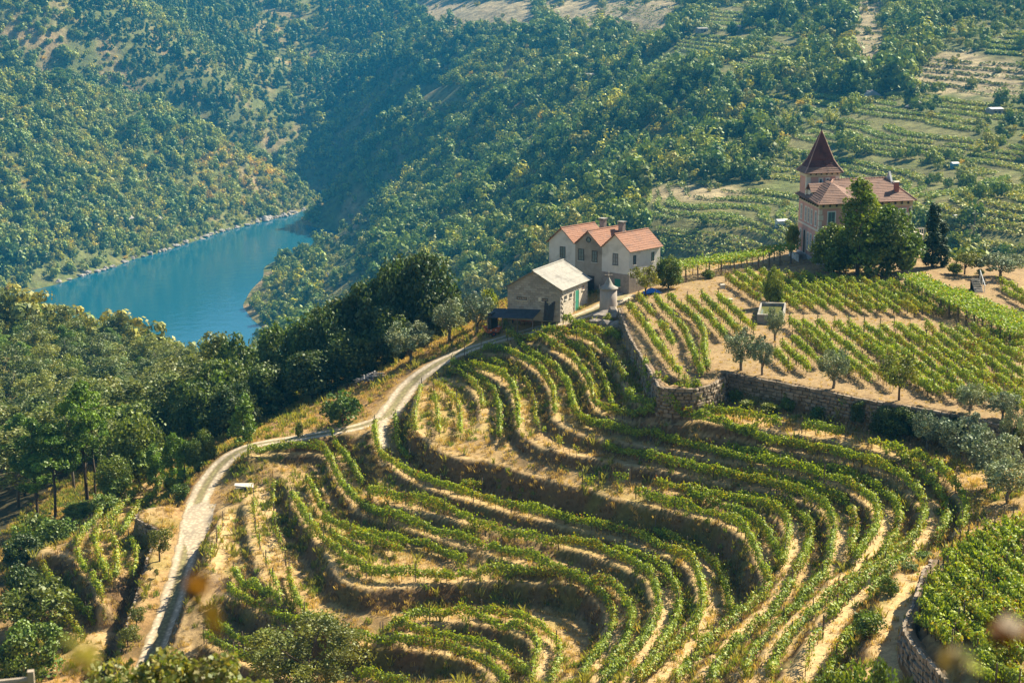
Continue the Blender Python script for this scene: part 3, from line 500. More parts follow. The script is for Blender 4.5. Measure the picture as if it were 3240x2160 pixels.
# blur once so that the pinned samples do not show as spikes, then fine relief
k = np.pad(Z, 1, mode='edge'); Z = .4 * Z + .15 * (k[:-2, 1:-1] + k[2:, 1:-1] + k[1:-1, :-2] + k[1:-1, 2:])
gyy, gxx = np.gradient(Z, GS); SL = np.hypot(gxx, gyy)
Zd = Z + (fbm(XX / 1.1, YY / 1.1, 21) - .5) * np.clip(.10 + .62 * np.clip(SL - .35, 0, 1), 0, .7) + (fbm(XX / 7, YY / 7, 5) - .5) * .25
def onroad(XX, YY):
    D = np.full(XX.shape, 9.0)
    for lst, r in ((ROADW, 3),):
        for _, hw, p in lst:
            for q in p[::2]:
                j0 = max(0, int((q[0] - 4 - GX0) / GS)); j1 = int((q[0] + 4 - GX0) / GS) + 1; i0 = max(0, int((q[1] - 4 - GY0) / GS)); i1 = int((q[1] + 4 - GY0) / GS) + 1
                s = np.s_[i0:i1, j0:j1]; D[s] = np.minimum(D[s], np.maximum(np.hypot(XX[s] - q[0], YY[s] - q[1]) - hw, 0))
    return D
DR = onroad(XX, YY); kk = np.clip(DR / 1.2, 0, 1); Zd = Z * (1 - kk) + Zd * kk; Z = Zd
def hz(x, y):
    """ground height at world points"""
    x = np.asarray(x, float); y = np.asarray(y, float)
    i = np.clip((y - GY0) / GS, 0, NY - 1.001); j = np.clip((x - GX0) / GS, 0, NX - 1.001); i0 = i.astype(int); j0 = j.astype(int); fi = i - i0; fj = j - j0
    z = (Z[i0, j0] * (1 - fi) + Z[i0 + 1, j0] * fi) * (1 - fj) + (Z[i0, j0 + 1] * (1 - fi) + Z[i0 + 1, j0 + 1] * fi) * fj
    inn = (x >= GX0) & (x <= GX1) & (y >= GY0) & (y <= GY1)
    return z if np.all(inn) else np.where(inn, z, z_sheet(x, y))
z_sheet = z_far
def ground(px, py, d0=20.0, d1=2600.0):
    """where the ray of a photo point meets the ground"""
    r = ray(px, py); h = math.hypot(r[0], r[1]); ds = np.geomspace(d0, d1, 900)
    P = ds[:, None] * (r / h)[None]; zz = hz(P[:, 0], P[:, 1]); below = P[:, 2] + CAM_Z < zz
    if not below.any(): k = len(ds) - 1; lo, hi = ds[-2], ds[-1]
    else: k = int(np.argmax(below)); lo, hi = ds[max(k - 1, 0)], ds[k]
    for _ in range(14):
        md = .5 * (lo + hi); q = r / h * md
        if q[2] + CAM_Z < float(hz(np.array([q[0]]), np.array([q[1]]))[0]): hi = md
        else: lo = md
    q = r / h * hi; return np.array([q[0], q[1], q[2] + CAM_Z])
# ---------------------------------------------------------------- ground sheets
def dist_to(lines, XX, YY, rad=4.0, step=2):
    D = np.full(XX.shape, 99.0)
    for p in lines:
        for q in p[::step]:
            j0 = max(0, int((q[0] - rad - GX0) / GS)); j1 = int((q[0] + rad - GX0) / GS) + 1; i0 = max(0, int((q[1] - rad - GY0) / GS)); i1 = int((q[1] + rad - GY0) / GS) + 1
            if i1 <= 0 or j1 <= 0 or i0 >= NY or j0 >= NX: continue
            s = np.s_[i0:i1, j0:j1]; D[s] = np.minimum(D[s], np.hypot(XX[s] - q[0], YY[s] - q[1]))
    return D
gyy, gxx = np.gradient(Z, GS); SL = np.hypot(gxx, gyy)
DLIP = dist_to([p for _, _, _, p, _ in LIPW], XX, YY, 3.0, 3)
DPATH = dist_to([p for _, p in PATHW], XX, YY, 3.0)
nA = fbm(XX / 3.1, YY / 3.1, 31); nB = fbm(XX / 0.9, YY / 0.9, 41); nC = fbm(XX / 9.0, YY / 9.0, 51)
def mixc(a, b, t): return a * (1 - t[..., None]) + np.array(b) * t[..., None]
COL = np.zeros(XX.shape + (3,)) + np.array([.36, .245, .105])                       # straw
COL = mixc(COL, [.29, .185, .085], np.clip((nB - .45) * 3, 0, 1) * .7)               # bare soil patches
COL = mixc(COL, [.24, .21, .05], np.clip((nA - .55) * 5, 0, 1) * .6)               # green weeds
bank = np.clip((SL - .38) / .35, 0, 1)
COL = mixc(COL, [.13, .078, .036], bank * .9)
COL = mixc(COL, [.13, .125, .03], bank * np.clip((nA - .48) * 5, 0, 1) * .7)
lip = np.clip(1 - np.abs(DLIP - .1) / .8, 0, 1) * (1 - np.clip((SL - .7) / .4, 0, 1))
COL = mixc(COL, [.47, .33, .15], lip * .8)
COL = mixc(COL, [.50, .35, .17], np.clip(1.3 - DPATH, 0, 1) * .85)
# plateau: pale dry earth
pl = np.clip((Z + .6) / .5, 0, 1) * (YY > 140) * np.clip((XX - 12) / 4, 0, 1)
COL = mixc(COL, [.25, .175, .092], pl * .75); COL = mixc(COL, [.18, .115, .06], pl * np.clip((nB - .5) * 4, 0, 1) * .55)
# outside the vineyard: dry slope by the road, litter under the wood
DROW = dist_to([p for p, _, _ in ROWW] + [p for p, _ in PROWS], XX, YY, 7.0, 3)
wild = np.clip((DROW - 3.5) / 3, 0, 1) * (XX < 8) * (Z < -3)
COL = mixc(COL, [.31, .17, .065], wild * .6)
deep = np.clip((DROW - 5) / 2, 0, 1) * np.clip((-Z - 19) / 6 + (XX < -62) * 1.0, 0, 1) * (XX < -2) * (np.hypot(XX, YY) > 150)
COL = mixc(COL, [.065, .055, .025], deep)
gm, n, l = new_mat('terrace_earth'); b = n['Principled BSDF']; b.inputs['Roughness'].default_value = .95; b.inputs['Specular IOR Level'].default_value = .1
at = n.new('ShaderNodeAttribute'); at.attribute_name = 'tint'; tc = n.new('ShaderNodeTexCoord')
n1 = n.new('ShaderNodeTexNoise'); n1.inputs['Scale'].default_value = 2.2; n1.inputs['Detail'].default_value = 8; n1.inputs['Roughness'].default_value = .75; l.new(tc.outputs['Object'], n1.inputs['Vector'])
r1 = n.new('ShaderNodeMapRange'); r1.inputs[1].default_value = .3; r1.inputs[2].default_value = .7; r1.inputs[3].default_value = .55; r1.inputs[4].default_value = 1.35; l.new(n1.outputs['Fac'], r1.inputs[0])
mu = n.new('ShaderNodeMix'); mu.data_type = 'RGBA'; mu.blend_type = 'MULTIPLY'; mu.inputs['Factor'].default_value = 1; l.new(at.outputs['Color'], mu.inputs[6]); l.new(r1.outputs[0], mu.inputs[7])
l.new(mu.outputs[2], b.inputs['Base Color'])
bp = n.new('ShaderNodeBump'); bp.inputs['Strength'].default_value = .8; bp.inputs['Distance'].default_value = .12; l.new(n1.outputs['Fac'], bp.inputs['Height']); l.new(bp.outputs[0], b.inputs['Normal'])
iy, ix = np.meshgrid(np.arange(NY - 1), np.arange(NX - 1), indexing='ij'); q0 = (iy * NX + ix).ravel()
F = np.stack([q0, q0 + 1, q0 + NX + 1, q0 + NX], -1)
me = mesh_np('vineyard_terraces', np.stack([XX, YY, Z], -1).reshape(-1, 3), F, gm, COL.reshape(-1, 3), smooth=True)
tag(link('terrain', me), kind='structure')

# wide terrain
FX = np.unique(np.r_[np.linspace(-2600, -900, 40), np.linspace(-900, 900, 200), np.linspace(900, 2600, 40)]); FY = np.unique(np.r_[np.linspace(-400, 60, 24), np.linspace(60, 500, 60), np.linspace(500, 2300, 200), np.linspace(2300, 3200, 30)])
fx, fy = np.meshgrid(FX, FY); fz = z_far(fx, fy)
ins = (fx > GX0 + 1) & (fx < GX1 - 1) & (fy > GY0 + 1) & (fy < GY1 - 1); fz = np.where(ins, fz - 25, fz)
def z_sheet(x, y):
    """height of the wide sheet as meshed"""
    x = np.clip(np.asarray(x, float), FX[0], FX[-1] - .01); y = np.clip(np.asarray(y, float), FY[0], FY[-1] - .01); j = np.searchsorted(FX, x, 'right') - 1; i = np.searchsorted(FY, y, 'right') - 1
    u = (x - FX[j]) / (FX[j + 1] - FX[j]); v = (y - FY[i]) / (FY[i + 1] - FY[i]); return (fz[i, j] * (1 - u) + fz[i, j + 1] * u) * (1 - v) + (fz[i + 1, j] * (1 - u) + fz[i + 1, j + 1] * u) * v
fn = fbm(fx / 60, fy / 60, 61); fn2 = fbm(fx / 22, fy / 22, 71)
fc = np.zeros(fx.shape + (3,)) + np.array([.10, .11, .03]); fc = mixc(fc, [.30, .20, .10], np.clip((fn2 - .5) * 5, 0, 1) * np.where(fx > 40, .3, .8)); fc = mixc(fc, [.09, .11, .03], np.clip((fn - .5) * 5, 0, 1) * .8)
nxf, nyf = len(FX), len(FY); iy, ix = np.meshgrid(np.arange(nyf - 1), np.arange(nxf - 1), indexing='ij'); q0 = (iy * nxf + ix).ravel(); F = np.stack([q0, q0 + 1, q0 + nxf + 1, q0 + nxf], -1)
fm, n, l = new_mat('hill_ground'); b = n['Principled BSDF']; b.inputs['Roughness'].default_value = .95; b.inputs['Specular IOR Level'].default_value = .1
at = n.new('ShaderNodeAttribute'); at.attribute_name = 'tint'; tc = n.new('ShaderNodeTexCoord')
n1 = n.new('ShaderNodeTexNoise'); n1.inputs['Scale'].default_value = .12; n1.inputs['Detail'].default_value = 9; n1.inputs['Roughness'].default_value = .7; l.new(tc.outputs['Object'], n1.inputs['Vector'])
r1 = n.new('ShaderNodeMapRange'); r1.inputs[1].default_value = .35; r1.inputs[2].default_value = .65; r1.inputs[3].default_value = .5; r1.inputs[4].default_value = 1.5; l.new(n1.outputs['Fac'], r1.inputs[0])
mu = n.new('ShaderNodeMix'); mu.data_type = 'RGBA'; mu.blend_type = 'MULTIPLY'; mu.inputs['Factor'].default_value = 1; l.new(at.outputs['Color'], mu.inputs[6]); l.new(r1.outputs[0], mu.inputs[7]); l.new(mu.outputs[2], b.inputs['Base Color'])
bp = n.new('ShaderNodeBump'); bp.inputs['Strength'].default_value = 1; bp.inputs['Distance'].default_value = 2.0; l.new(n1.outputs['Fac'], bp.inputs['Height']); l.new(bp.outputs[0], b.inputs['Normal'])
hill_me = mesh_np('hills', np.stack([fx, fy, fz], -1).reshape(-1, 3), F, fm, fc.reshape(-1, 3), smooth=True)
tag(link('hills', hill_me), kind='structure')

# river
wm, n, l = new_mat('river_water'); b = n['Principled BSDF']; b.inputs['Base Color'].default_value = (.003, .072, .110, 1); b.inputs['Roughness'].default_value = .12; b.inputs['IOR'].default_value = 1.33
tc = n.new('ShaderNodeTexCoord'); n1 = n.new('ShaderNodeTexNoise'); n1.inputs['Scale'].default_value = .12; n1.inputs['Detail'].default_value = 8; l.new(tc.outputs['Object'], n1.inputs['Vector'])
bp = n.new('ShaderNodeBump'); bp.inputs['Strength'].default_value = .35; bp.inputs['Distance'].default_value = .4; l.new(n1.outputs['Fac'], bp.inputs['Height']); l.new(bp.outputs[0], b.inputs['Normal'])
mb = MB(); mb.add([(-2500, 500, RIVER_Z), (700, 500, RIVER_Z), (700, 2200, RIVER_Z), (-2500, 2200, RIVER_Z)], [(0, 1, 2, 3)]); tag(mb.build('river', wm), kind='structure')

# road: pale worn track with two wheel lines and a grassy crown, laid on the levelled ground
rm, n, l = new_mat('pale_road'); b = n['Principled BSDF']; b.inputs['Roughness'].default_value = .95
at = n.new('ShaderNodeAttribute'); at.attribute_name = 'tint'; tc = n.new('ShaderNodeTexCoord')
vo = n.new('ShaderNodeTexVoronoi'); vo.inputs['Scale'].default_value = 2.6; l.new(tc.outputs['Object'], vo.inputs['Vector'])
r1 = n.new('ShaderNodeMapRange'); r1.inputs[1].default_value = 0; r1.inputs[2].default_value = .6; r1.inputs[3].default_value = 1.12; r1.inputs[4].default_value = .62; l.new(vo.outputs['Distance'], r1.inputs[0])
mu = n.new('ShaderNodeMix'); mu.data_type = 'RGBA'; mu.blend_type = 'MULTIPLY'; mu.inputs['Factor'].default_value = 1; l.new(at.outputs['Color'], mu.inputs[6]); l.new(r1.outputs[0], mu.inputs[7]); l.new(mu.outputs[2], b.inputs['Base Color'])
bp = n.new('ShaderNodeBump'); bp.inputs['Strength'].default_value = .35; bp.inputs['Distance'].default_value = .02; l.new(r1.outputs[0], bp.inputs['Height']); l.new(bp.outputs[0], b.inputs['Normal'])
def road_strip(name, hw, p, cols, ragged=.25):
    p = resample(p, .35); m = len(cols); off = np.linspace(-1, 1, m); nn = normals(p); V = []; K = []
    for a in range(m):
        o = off[a] * hw
        if a in (0, m - 1): o = o + ragged * (fbm(p[:, 0] / 1.1 + a, p[:, 1] / 1.1, 17) - .5) * 2
        q = p[:, :2] + nn * np.reshape(o, (-1, 1) if np.ndim(o) else (1, 1)); V.append(np.c_[q, hz(q[:, 0], q[:, 1]) + (.035 if 0 < a < m - 1 else .012)])
        K.append(np.tile(cols[a], (len(p), 1)) * (.8 + .4 * fbm(q[:, 0] / 1.6, q[:, 1] / 1.6, 19))[:, None])
    V = np.stack(V, 1).reshape(-1, 3); K = np.stack(K, 1).reshape(-1, 3); i, j = np.meshgrid(np.arange(len(p) - 1), np.arange(m - 1), indexing='ij'); q0 = (i * m + j).ravel()
    return tag(link(name, mesh_np(name, V, np.stack([q0, q0 + m, q0 + m + 1, q0 + 1], -1), rm, K, smooth=True)), kind='structure')
pale, mid, soil = [.60, .485, .325], [.27, .215, .10], [.31, .22, .10]
for k, (nm, hw, p) in enumerate(ROADW):
    road_strip('dirt_road' if k != 1 else 'branch_path', hw, p, [soil, pale, pale, mid, [.27, .235, .09], mid, pale, pale, soil] if k != 1 else [soil, pale, pale, soil])
# worn pale paving at the junction, laid over the ground
pad = at_z([575, 583, 612, 650, 688, 680, 662, 640, 610, 588], [1676, 1628, 1606, 1602, 1610, 1642, 1670, 1692, 1716, 1735], -17.85)
def inside_xy(x, y, poly):
    c = np.zeros(x.shape, bool); m = len(poly)
    for i in range(m):
        x1, y1, x2, y2 = *poly[i], *poly[(i + 1) % m]; c ^= ((y1 > y) != (y2 > y)) & (x < (x2 - x1) * (y - y1) / (y2 - y1 + 1e-12) + x1)
    return c
px_, py_ = np.meshgrid(np.arange(pad[:, 0].min(), pad[:, 0].max(), .22), np.arange(pad[:, 1].min(), pad[:, 1].max(), .22)); pj = .5 * (fbm(px_ / 1.2, py_ / 1.2, 3) - .5)
pi_ = inside_xy(px_ + pj, py_ + pj, pad[:, :2]); pzz = hz(px_, py_) + .05; pnx = px_.shape[1]; ii, jj = np.nonzero(pi_[:-1, :-1] & pi_[1:, :-1] & pi_[:-1, 1:] & pi_[1:, 1:]); q0 = ii * pnx + jj
pc = np.array([.50, .405, .27]) * (.72 + .5 * fbm(px_ / 1.5, py_ / 1.5, 8))[..., None]
tag(link('paved_junction', mesh_np('paved_junction', np.stack([px_, py_, pzz], -1).reshape(-1, 3), np.stack([q0, q0 + 1, q0 + pnx + 1, q0 + pnx], -1), rm, pc.reshape(-1, 3), smooth=True)), kind='structure')
# ---------------------------------------------------------------- leaves as small cards, spread through real volumes
def cards(c, size, r, out=None, outw=.5, asp=.75):
    """c (n,3) centres, size (n,), optional outward directions -> verts, faces"""
    n = len(c); nv = r.normal(size=(n, 3)); nv /= np.linalg.norm(nv, axis=1, keepdims=True)
    if out is not None: nv = nv * (1 - outw) + out * outw; nv /= np.maximum(np.linalg.norm(nv, axis=1, keepdims=True), 1e-6)
    t = r.normal(size=(n, 3)); t -= nv * (t * nv).sum(1, keepdims=True); t /= np.maximum(np.linalg.norm(t, axis=1, keepdims=True), 1e-6); b = np.cross(nv, t)
    s = np.asarray(size)[:, None] * .5; t = t * s; b = b * s * asp
    v = np.stack([c - t, c - b * .9 + t * .1, c + t, c + b], 1).reshape(-1, 3)
    return v, np.arange(n * 4).reshape(n, 4)
def rep4(k): return np.repeat(k, 4, axis=0)
vine_leaf = leaf_mat('vine_leaf', (1, 1, 1), var=.12, trans=.36, warm=(1.1, 1.05, .9))
wood_post = nmat('weathered_post', (.10, .075, .055), (.19, .15, .11), 9, .9, .3)
vine_bark = nmat('vine_bark', (.07, .045, .03), (.13, .09, .06), 12, .95, .5)
post_me = MB().box((0, 0, .8), (.085, .085, 1.9), .4, .85).mesh('post', wood_post)
stake_me = MB().box((0, 0, .85), (.055, .055, 1.7), .2, .9).mesh('stake', wood_post)
G_GREEN, G_DARK, G_YEL, G_RUST, G_LIME = np.array([.160, .235, .009]), np.array([.065, .120, .010]), np.array([.33, .28, .012]), np.array([.24, .10, .022]), np.array([.28, .35, .011])
VTOT = 0
def vine_row(p, label, seed, group, h=1.55, w=.15, dens=120, yel=.16, rust=.02, gap=.13, lime=.28, leaf=.23, post_every=5.0, end_trim=0.0):
    global VTOT
    r = np.random.default_rng(seed); p = resample(p, .1); L = len(p) * .1; m = int(L * dens * 1.15)
    root = empty('vine_row', (p[0, 0], p[0, 1], float(hz(p[0:1, 0], p[0:1, 1])[0]))); tag(root, label, 'vine row', group); org = np.array(root.location)
    s = r.uniform(0, len(p) - 1.01, m); i = s.astype(int); f = s - i; c = p[i, :2] * (1 - f)[:, None] + p[i + 1, :2] * f[:, None]; nn = normals(p)[i]
    sm = s * .1
    vig = fbm(sm / 2.1, np.full(m, seed * 3.7), 77, 3)                       # vigour along the row
    keep = r.random(m) < np.clip((vig - gap) / .22, .04, 1); c, nn, vig, sm = c[keep], nn[keep], vig[keep], sm[keep]; m = len(c)
    hh = h * (.74 + .75 * (vig - .35)) ; u = r.beta(1.7, 1.15, m); lat = r.normal(0, 1, m) * w * (.65 + .5 * np.sin(np.pi * np.clip(u, 0, 1)))
    pl = (vnoise(sm / 1.05, np.full(m, seed * 1.3), 5) - .5)                 # single plants bulge
    lat += pl * .18; z = .42 + (hh - .42) * u + pl * .25
    sh = r.random(m) < .07; z[sh] += r.uniform(.05, .45, sh.sum()); lat[sh] *= 1.8      # stray shoots
    q = np.c_[c + nn * lat[:, None], np.zeros(m)]; q[:, 2] = hz(c[:, 0], c[:, 1]) + z
    out = np.c_[nn * np.sign(lat)[:, None] * np.minimum(np.abs(lat) / w, 1)[:, None], (u - .25)]; out /= np.maximum(np.linalg.norm(out, axis=1, keepdims=True), .2)
    size = leaf * r.uniform(.7, 1.35, m); v, fc_ = cards(q, size, r, out, .62)
    ny = fbm(sm / 3.3, np.full(m, seed * 2.1), 88, 3); k = np.tile(G_GREEN, (m, 1)); a = r.random(m)
    dk = np.clip((fbm(sm / 2.4, np.full(m, seed * 5.1), 99, 2) - .5) * 5, 0, 1) * .6; k = k * (1 - dk)[:, None] + G_DARK * dk[:, None]
    k = np.where((a < lime * (.4 + 1.5 * u))[:, None], G_LIME, k); py_ = np.clip(yel + (ny - .5) * 2.2, .02, .9); k = np.where((r.random(m) < py_ * np.clip(1.25 - u * .7, .2, 1))[:, None], G_YEL * r.uniform(.7, 1.15, (m, 1)), k)  # lime share rises with height: sunlit row tops put into leaf colour
    k = np.where((r.random(m) < np.clip(rust + (fbm(sm / 2.7, np.full(m, seed * 9.3), 12, 2) - .66) * 1.2, 0.003, .5))[:, None], G_RUST, k); k = k * r.uniform(.75, 1.25, (m, 1))
    link('foliage', mesh_np('vine_foliage', v - org, fc_, vine_leaf, rep4(k)), root); VTOT += m
    # stems: one short trunk per plant, one part
    sp = np.arange(.5, L - .3, 1.05); V = []; F = []
    for a_ in sp:
        j = min(int(a_ * 10), len(p) - 1); x, y = p[j, :2]; z0 = float(hz(np.array([x]), np.array([y]))[0]); dx, dy = r.uniform(-.12, .12, 2); b0 = len(V)
        for rr, zz, ox, oy in ((.04, -.08, 0, 0), (.028, .75, dx, dy)):
            for t in (0, 2.1, 4.2): V.append((x + ox + rr * math.cos(t), y + oy + rr * math.sin(t), z0 + zz))
        F += [(b0, b0 + 1, b0 + 4, b0 + 3), (b0 + 1, b0 + 2, b0 + 5, b0 + 4), (b0 + 2, b0, b0 + 3, b0 + 5)]
    if V: tag(link('stem', mesh_np('vine_stem', np.array(V) - org, np.array(F), vine_bark), root), kind='stuff')
    ps = np.arange(.15, L, post_every) if L > post_every else np.array([.1, L - .1])
    for a_ in ps:
        j = min(int(a_ * 10), len(p) - 1); x, y = p[j, :2]
        link('post', post_me, root, (x - org[0], y - org[1], float(hz(np.array([x]), np.array([y]))[0]) - org[2]), rnd.uniform(0, 3))
    return root
SPARSE = ('sparse', 'thin line', 'thin staked', 'gappy', 'flat bed', 'lone tuft', 'thins out')
for k, (p, lab, z) in enumerate(ROWW):
    kw = {}
    if any(w in lab for w in SPARSE): kw = dict(dens=60, gap=.40, w=.14, h=1.4, yel=.42, leaf=.2)
    if 'flat bed' in lab: kw = dict(dens=80, gap=.22, w=.17, h=1.45, yel=.38, leaf=.2)
    near = p[:, 1].mean() < 165
    if near and not kw: kw = dict(h=1.62, w=.18, dens=150, leaf=.20, yel=.10, rust=.012, lime=.30, gap=.12)
    if 'sunken plot' in lab or 'light green bush' in lab: kw.update(yel=.40, w=.2)
    if 'reddish' in lab: kw.update(rust=.16)
    if 'rusty' in lab: kw.update(rust=.25, yel=.5)
    vine_row(p, lab, 100 + k, 'vine rows following the curved terraces', **kw)
for k, (p, lab) in enumerate(PROWS):
    if 'slanting plot' in lab or 'blurred twig' in lab: vine_row(p, lab, 400 + k, 'vine rows on the slanting lower right plot', h=1.35, w=.16, dens=150, leaf=.21, yel=.10, rust=.01, lime=.35, gap=.05, post_every=9)
    else: vine_row(p, lab, 400 + k, 'straight vine rows on the plateau', h=1.6, w=.19, dens=145, leaf=.205, yel=.14, rust=.012, gap=.10, post_every=6)
print('VINE CARDS', VTOT)
def to_px(P):
    d = np.asarray(P, float) - np.array([0, 0, CAM_Z]); f = d[..., 1] * _cp - d[..., 2] * _sp; u = d[..., 1] * _sp + d[..., 2] * _cp
    return 1620 + FPX * d[..., 0] / f, 1080 - FPX * u / f, f
def gn_scatter(name, P, idx, scl, coll):
    me = bpy.data.meshes.new(name); me.vertices.add(len(P)); me.vertices.foreach_set('co', P.astype(np.float32).ravel())
    a = me.attributes.new('which', 'INT', 'POINT'); a.data.foreach_set('value', idx.astype(np.int32)); a = me.attributes.new('size', 'FLOAT', 'POINT'); a.data.foreach_set('value', scl.astype(np.float32))
    a = me.attributes.new('turn', 'FLOAT', 'POINT'); a.data.foreach_set('value', np.random.default_rng(len(P)).uniform(0, 6.28, len(P)).astype(np.float32))
    o = link(name, me); g = bpy.data.node_groups.new(name, 'GeometryNodeTree'); g.interface.new_socket('Geometry', in_out='INPUT', socket_type='NodeSocketGeometry'); g.interface.new_socket('Geometry', in_out='OUTPUT', socket_type='NodeSocketGeometry')
    n, l = g.nodes, g.links; gi, go = n.new('NodeGroupInput'), n.new('NodeGroupOutput'); ci = n.new('GeometryNodeCollectionInfo'); ci.inputs[0].default_value = coll; ci.inputs['Separate Children'].default_value = True; ci.inputs['Reset Children'].default_value = True
    mp = n.new('GeometryNodeMeshToPoints'); ip = n.new('GeometryNodeInstanceOnPoints'); ip.inputs['Pick Instance'].default_value = True
    def na(nm, ty): q = n.new('GeometryNodeInputNamedAttribute'); q.data_type = ty; q.inputs[0].default_value = nm; return q
    w, s, t = na('which', 'INT'), na('size', 'FLOAT'), na('turn', 'FLOAT'); cx = n.new('ShaderNodeCombineXYZ'); l.new(t.outputs['Attribute'], cx.inputs[2])
    l.new(gi.outputs[0], mp.inputs['Mesh']); l.new(mp.outputs[0], ip.inputs['Points']); l.new(ci.outputs[0], ip.inputs['Instance']); l.new(w.outputs['Attribute'], ip.inputs['Instance Index']); l.new(cx.outputs[0], ip.inputs['Rotation']); l.new(s.outputs['Attribute'], ip.inputs['Scale']); l.new(ip.outputs[0], go.inputs[0])
    md = o.modifiers.new('scatter', 'NODES'); md.node_group = g; return tag(o, kind='stuff')
# ---------------------------------------------------------------- dry grass and weeds on banks and ledges (uncountable)
tuft_col = bpy.data.collections.new('grass_stock')
def tuft(name, seed, n, hgt, spread, col):
    r = np.random.default_rng(seed); V = []; F = []; K = []
    for a in range(n):
        t = r.uniform(0, 6.28); q = spread * r.random() ** .5; x, y = q * math.cos(t), q * math.sin(t); h = hgt * r.uniform(.5, 1.2); lean = r.uniform(.1, .7) * h; t2 = r.uniform(0, 6.28); w = .03 * hgt / .4; tx, ty = -math.sin(t2) * w, math.cos(t2) * w; b = len(V)
        V += [(x - tx, y - ty, -.04), (x + tx, y + ty, -.04), (x + lean * .4 * math.cos(t2) + tx * .7, y + lean * .4 * math.sin(t2) + ty * .7, h * .6), (x + lean * math.cos(t2), y + lean * math.sin(t2), h)]
        F.append((b, b + 1, b + 2, b + 3)); K += [np.array(col) * r.uniform(.7, 1.3)] * 4
    o = bpy.data.objects.new(name, mesh_np(name, np.array(V), np.array(F), vine_leaf, np.array(K))); tuft_col.objects.link(o)
tuft('a_straw', 1, 16, .34, .28, (.46, .33, .14)); tuft('b_straw', 2, 14, .26, .30, (.36, .25, .10)); tuft('c_brown', 3, 14, .32, .28, (.17, .105, .05)); tuft('d_olive', 4, 16, .40, .28, (.22, .21, .05)); tuft('e_green', 5, 18, .48, .30, (.16, .22, .03)); tuft('f_tall', 6, 14, .75, .22, (.30, .29, .07))
def sow():
    r = np.random.default_rng(55); N = 420000; x = r.uniform(-66, 50, N); y = r.uniform(84, 236, N); z = hz(x, y)
    px, py, f = to_px(np.stack([x, y, z], -1)) ; ok = (px > -40) & (px < 3280) & (py < 2200); x, y, z = x[ok], y[ok], z[ok]
    i = np.clip(((y - GY0) / GS).astype(int), 0, NY - 1); j = np.clip(((x - GX0) / GS).astype(int), 0, NX - 1); sl = SL[i, j]; dr, dp, dl, drow = DR[i, j], DPATH[i, j], DLIP[i, j], DROW[i, j]
    g = fbm(x / 4.2, y / 4.2, 23); g2 = fbm(x / 1.2, y / 1.2, 29); plat = (z > -.9) & (x > 12)
    dens = .20 + .18 * np.clip((sl - .3) / .4, 0, 1); dens = dens * np.clip((g2 - .3) * 3, .15, 1); dens = np.where(plat, .035, dens); dens *= np.clip(dr / 1.0 - .1, 0, 1) * np.clip(dp * 1.1, .06, 1) * np.where(drow < .5, .6, 1)
    dens *= np.where(dl < .55, .25, 1); ok = r.random(len(x)) < dens; x, y, z, sl, g, plat, dl = x[ok], y[ok], z[ok], sl[ok], g[ok], plat[ok], dl[ok]; n = len(x); u = r.random(n)
    k = np.where(u < .5, 0, 1); k = np.where((sl > .5) & (u > .35), 2, k); wet = np.clip((g - .50) * 5, 0, 1) * .8 + .06; k = np.where(r.random(n) < wet, np.where(u < .4, 3, np.where(u < .8, 4, 5)), k); k = np.where(plat, np.where(u < .5, 0, 1), k)  # steep banks get darker brown tufts, bank shade put into their colour
    s = r.uniform(.6, 1.3, n) * np.where(plat, .6, 1); print('TUFTS', n); return np.stack([x, y, z], -1), k, s
gp, gk, gs_ = sow(); gn_scatter('dry_grass', gp, gk, gs_, tuft_col)
# ---------------------------------------------------------------- trees
bark = nmat('tree_bark', (.06, .045, .03), (.14, .105, .075), 6, .95, .6)
pale_bark = nmat('olive_bark', (.12, .10, .08), (.24, .21, .17), 7, .95, .6)
def kinds(): pass
LM = dict(
    oak=leaf_mat('oak_leaf', (.100, .150, .022), .25, .3, warm=(1.5, 1.25, .8)), olive=leaf_mat('olive_leaf', (.19, .225, .125), .2, .15, warm=(1.2, 1.15, 1.0), tmul=(1.1, 1.1, .7)),
    pine=leaf_mat('pine_needle', (.105, .185, .020), .2, .28, warm=(1.25, 1.15, .8)), euca=leaf_mat('eucalyptus_leaf', (.135, .175, .052), .25, .3, warm=(1.35, 1.15, .75)),
    cypress=leaf_mat('cypress_leaf', (.028, .055, .016), .15, .1, warm=(1.1, 1.1, 1)), dark=leaf_mat('dark_leaf', (.055, .088, .018), .25, .28, warm=(1.4, 1.3, .9)),
    lime=leaf_mat('bright_leaf', (.17, .22, .025), .15, .35, warm=(1.2, 1.05, .8)), bush=leaf_mat('bush_leaf', (.10, .165, .025), .25, .25, warm=(1.5, 1.2, .7)),
    fruit=leaf_mat('orchard_leaf', (.135, .165, .022), .2, .3, warm=(1.3, 1.05, .7)), conifer=leaf_mat('conifer_leaf', (.125, .185, .018), .2, .3, warm=(1.2, 1.1, .8)))
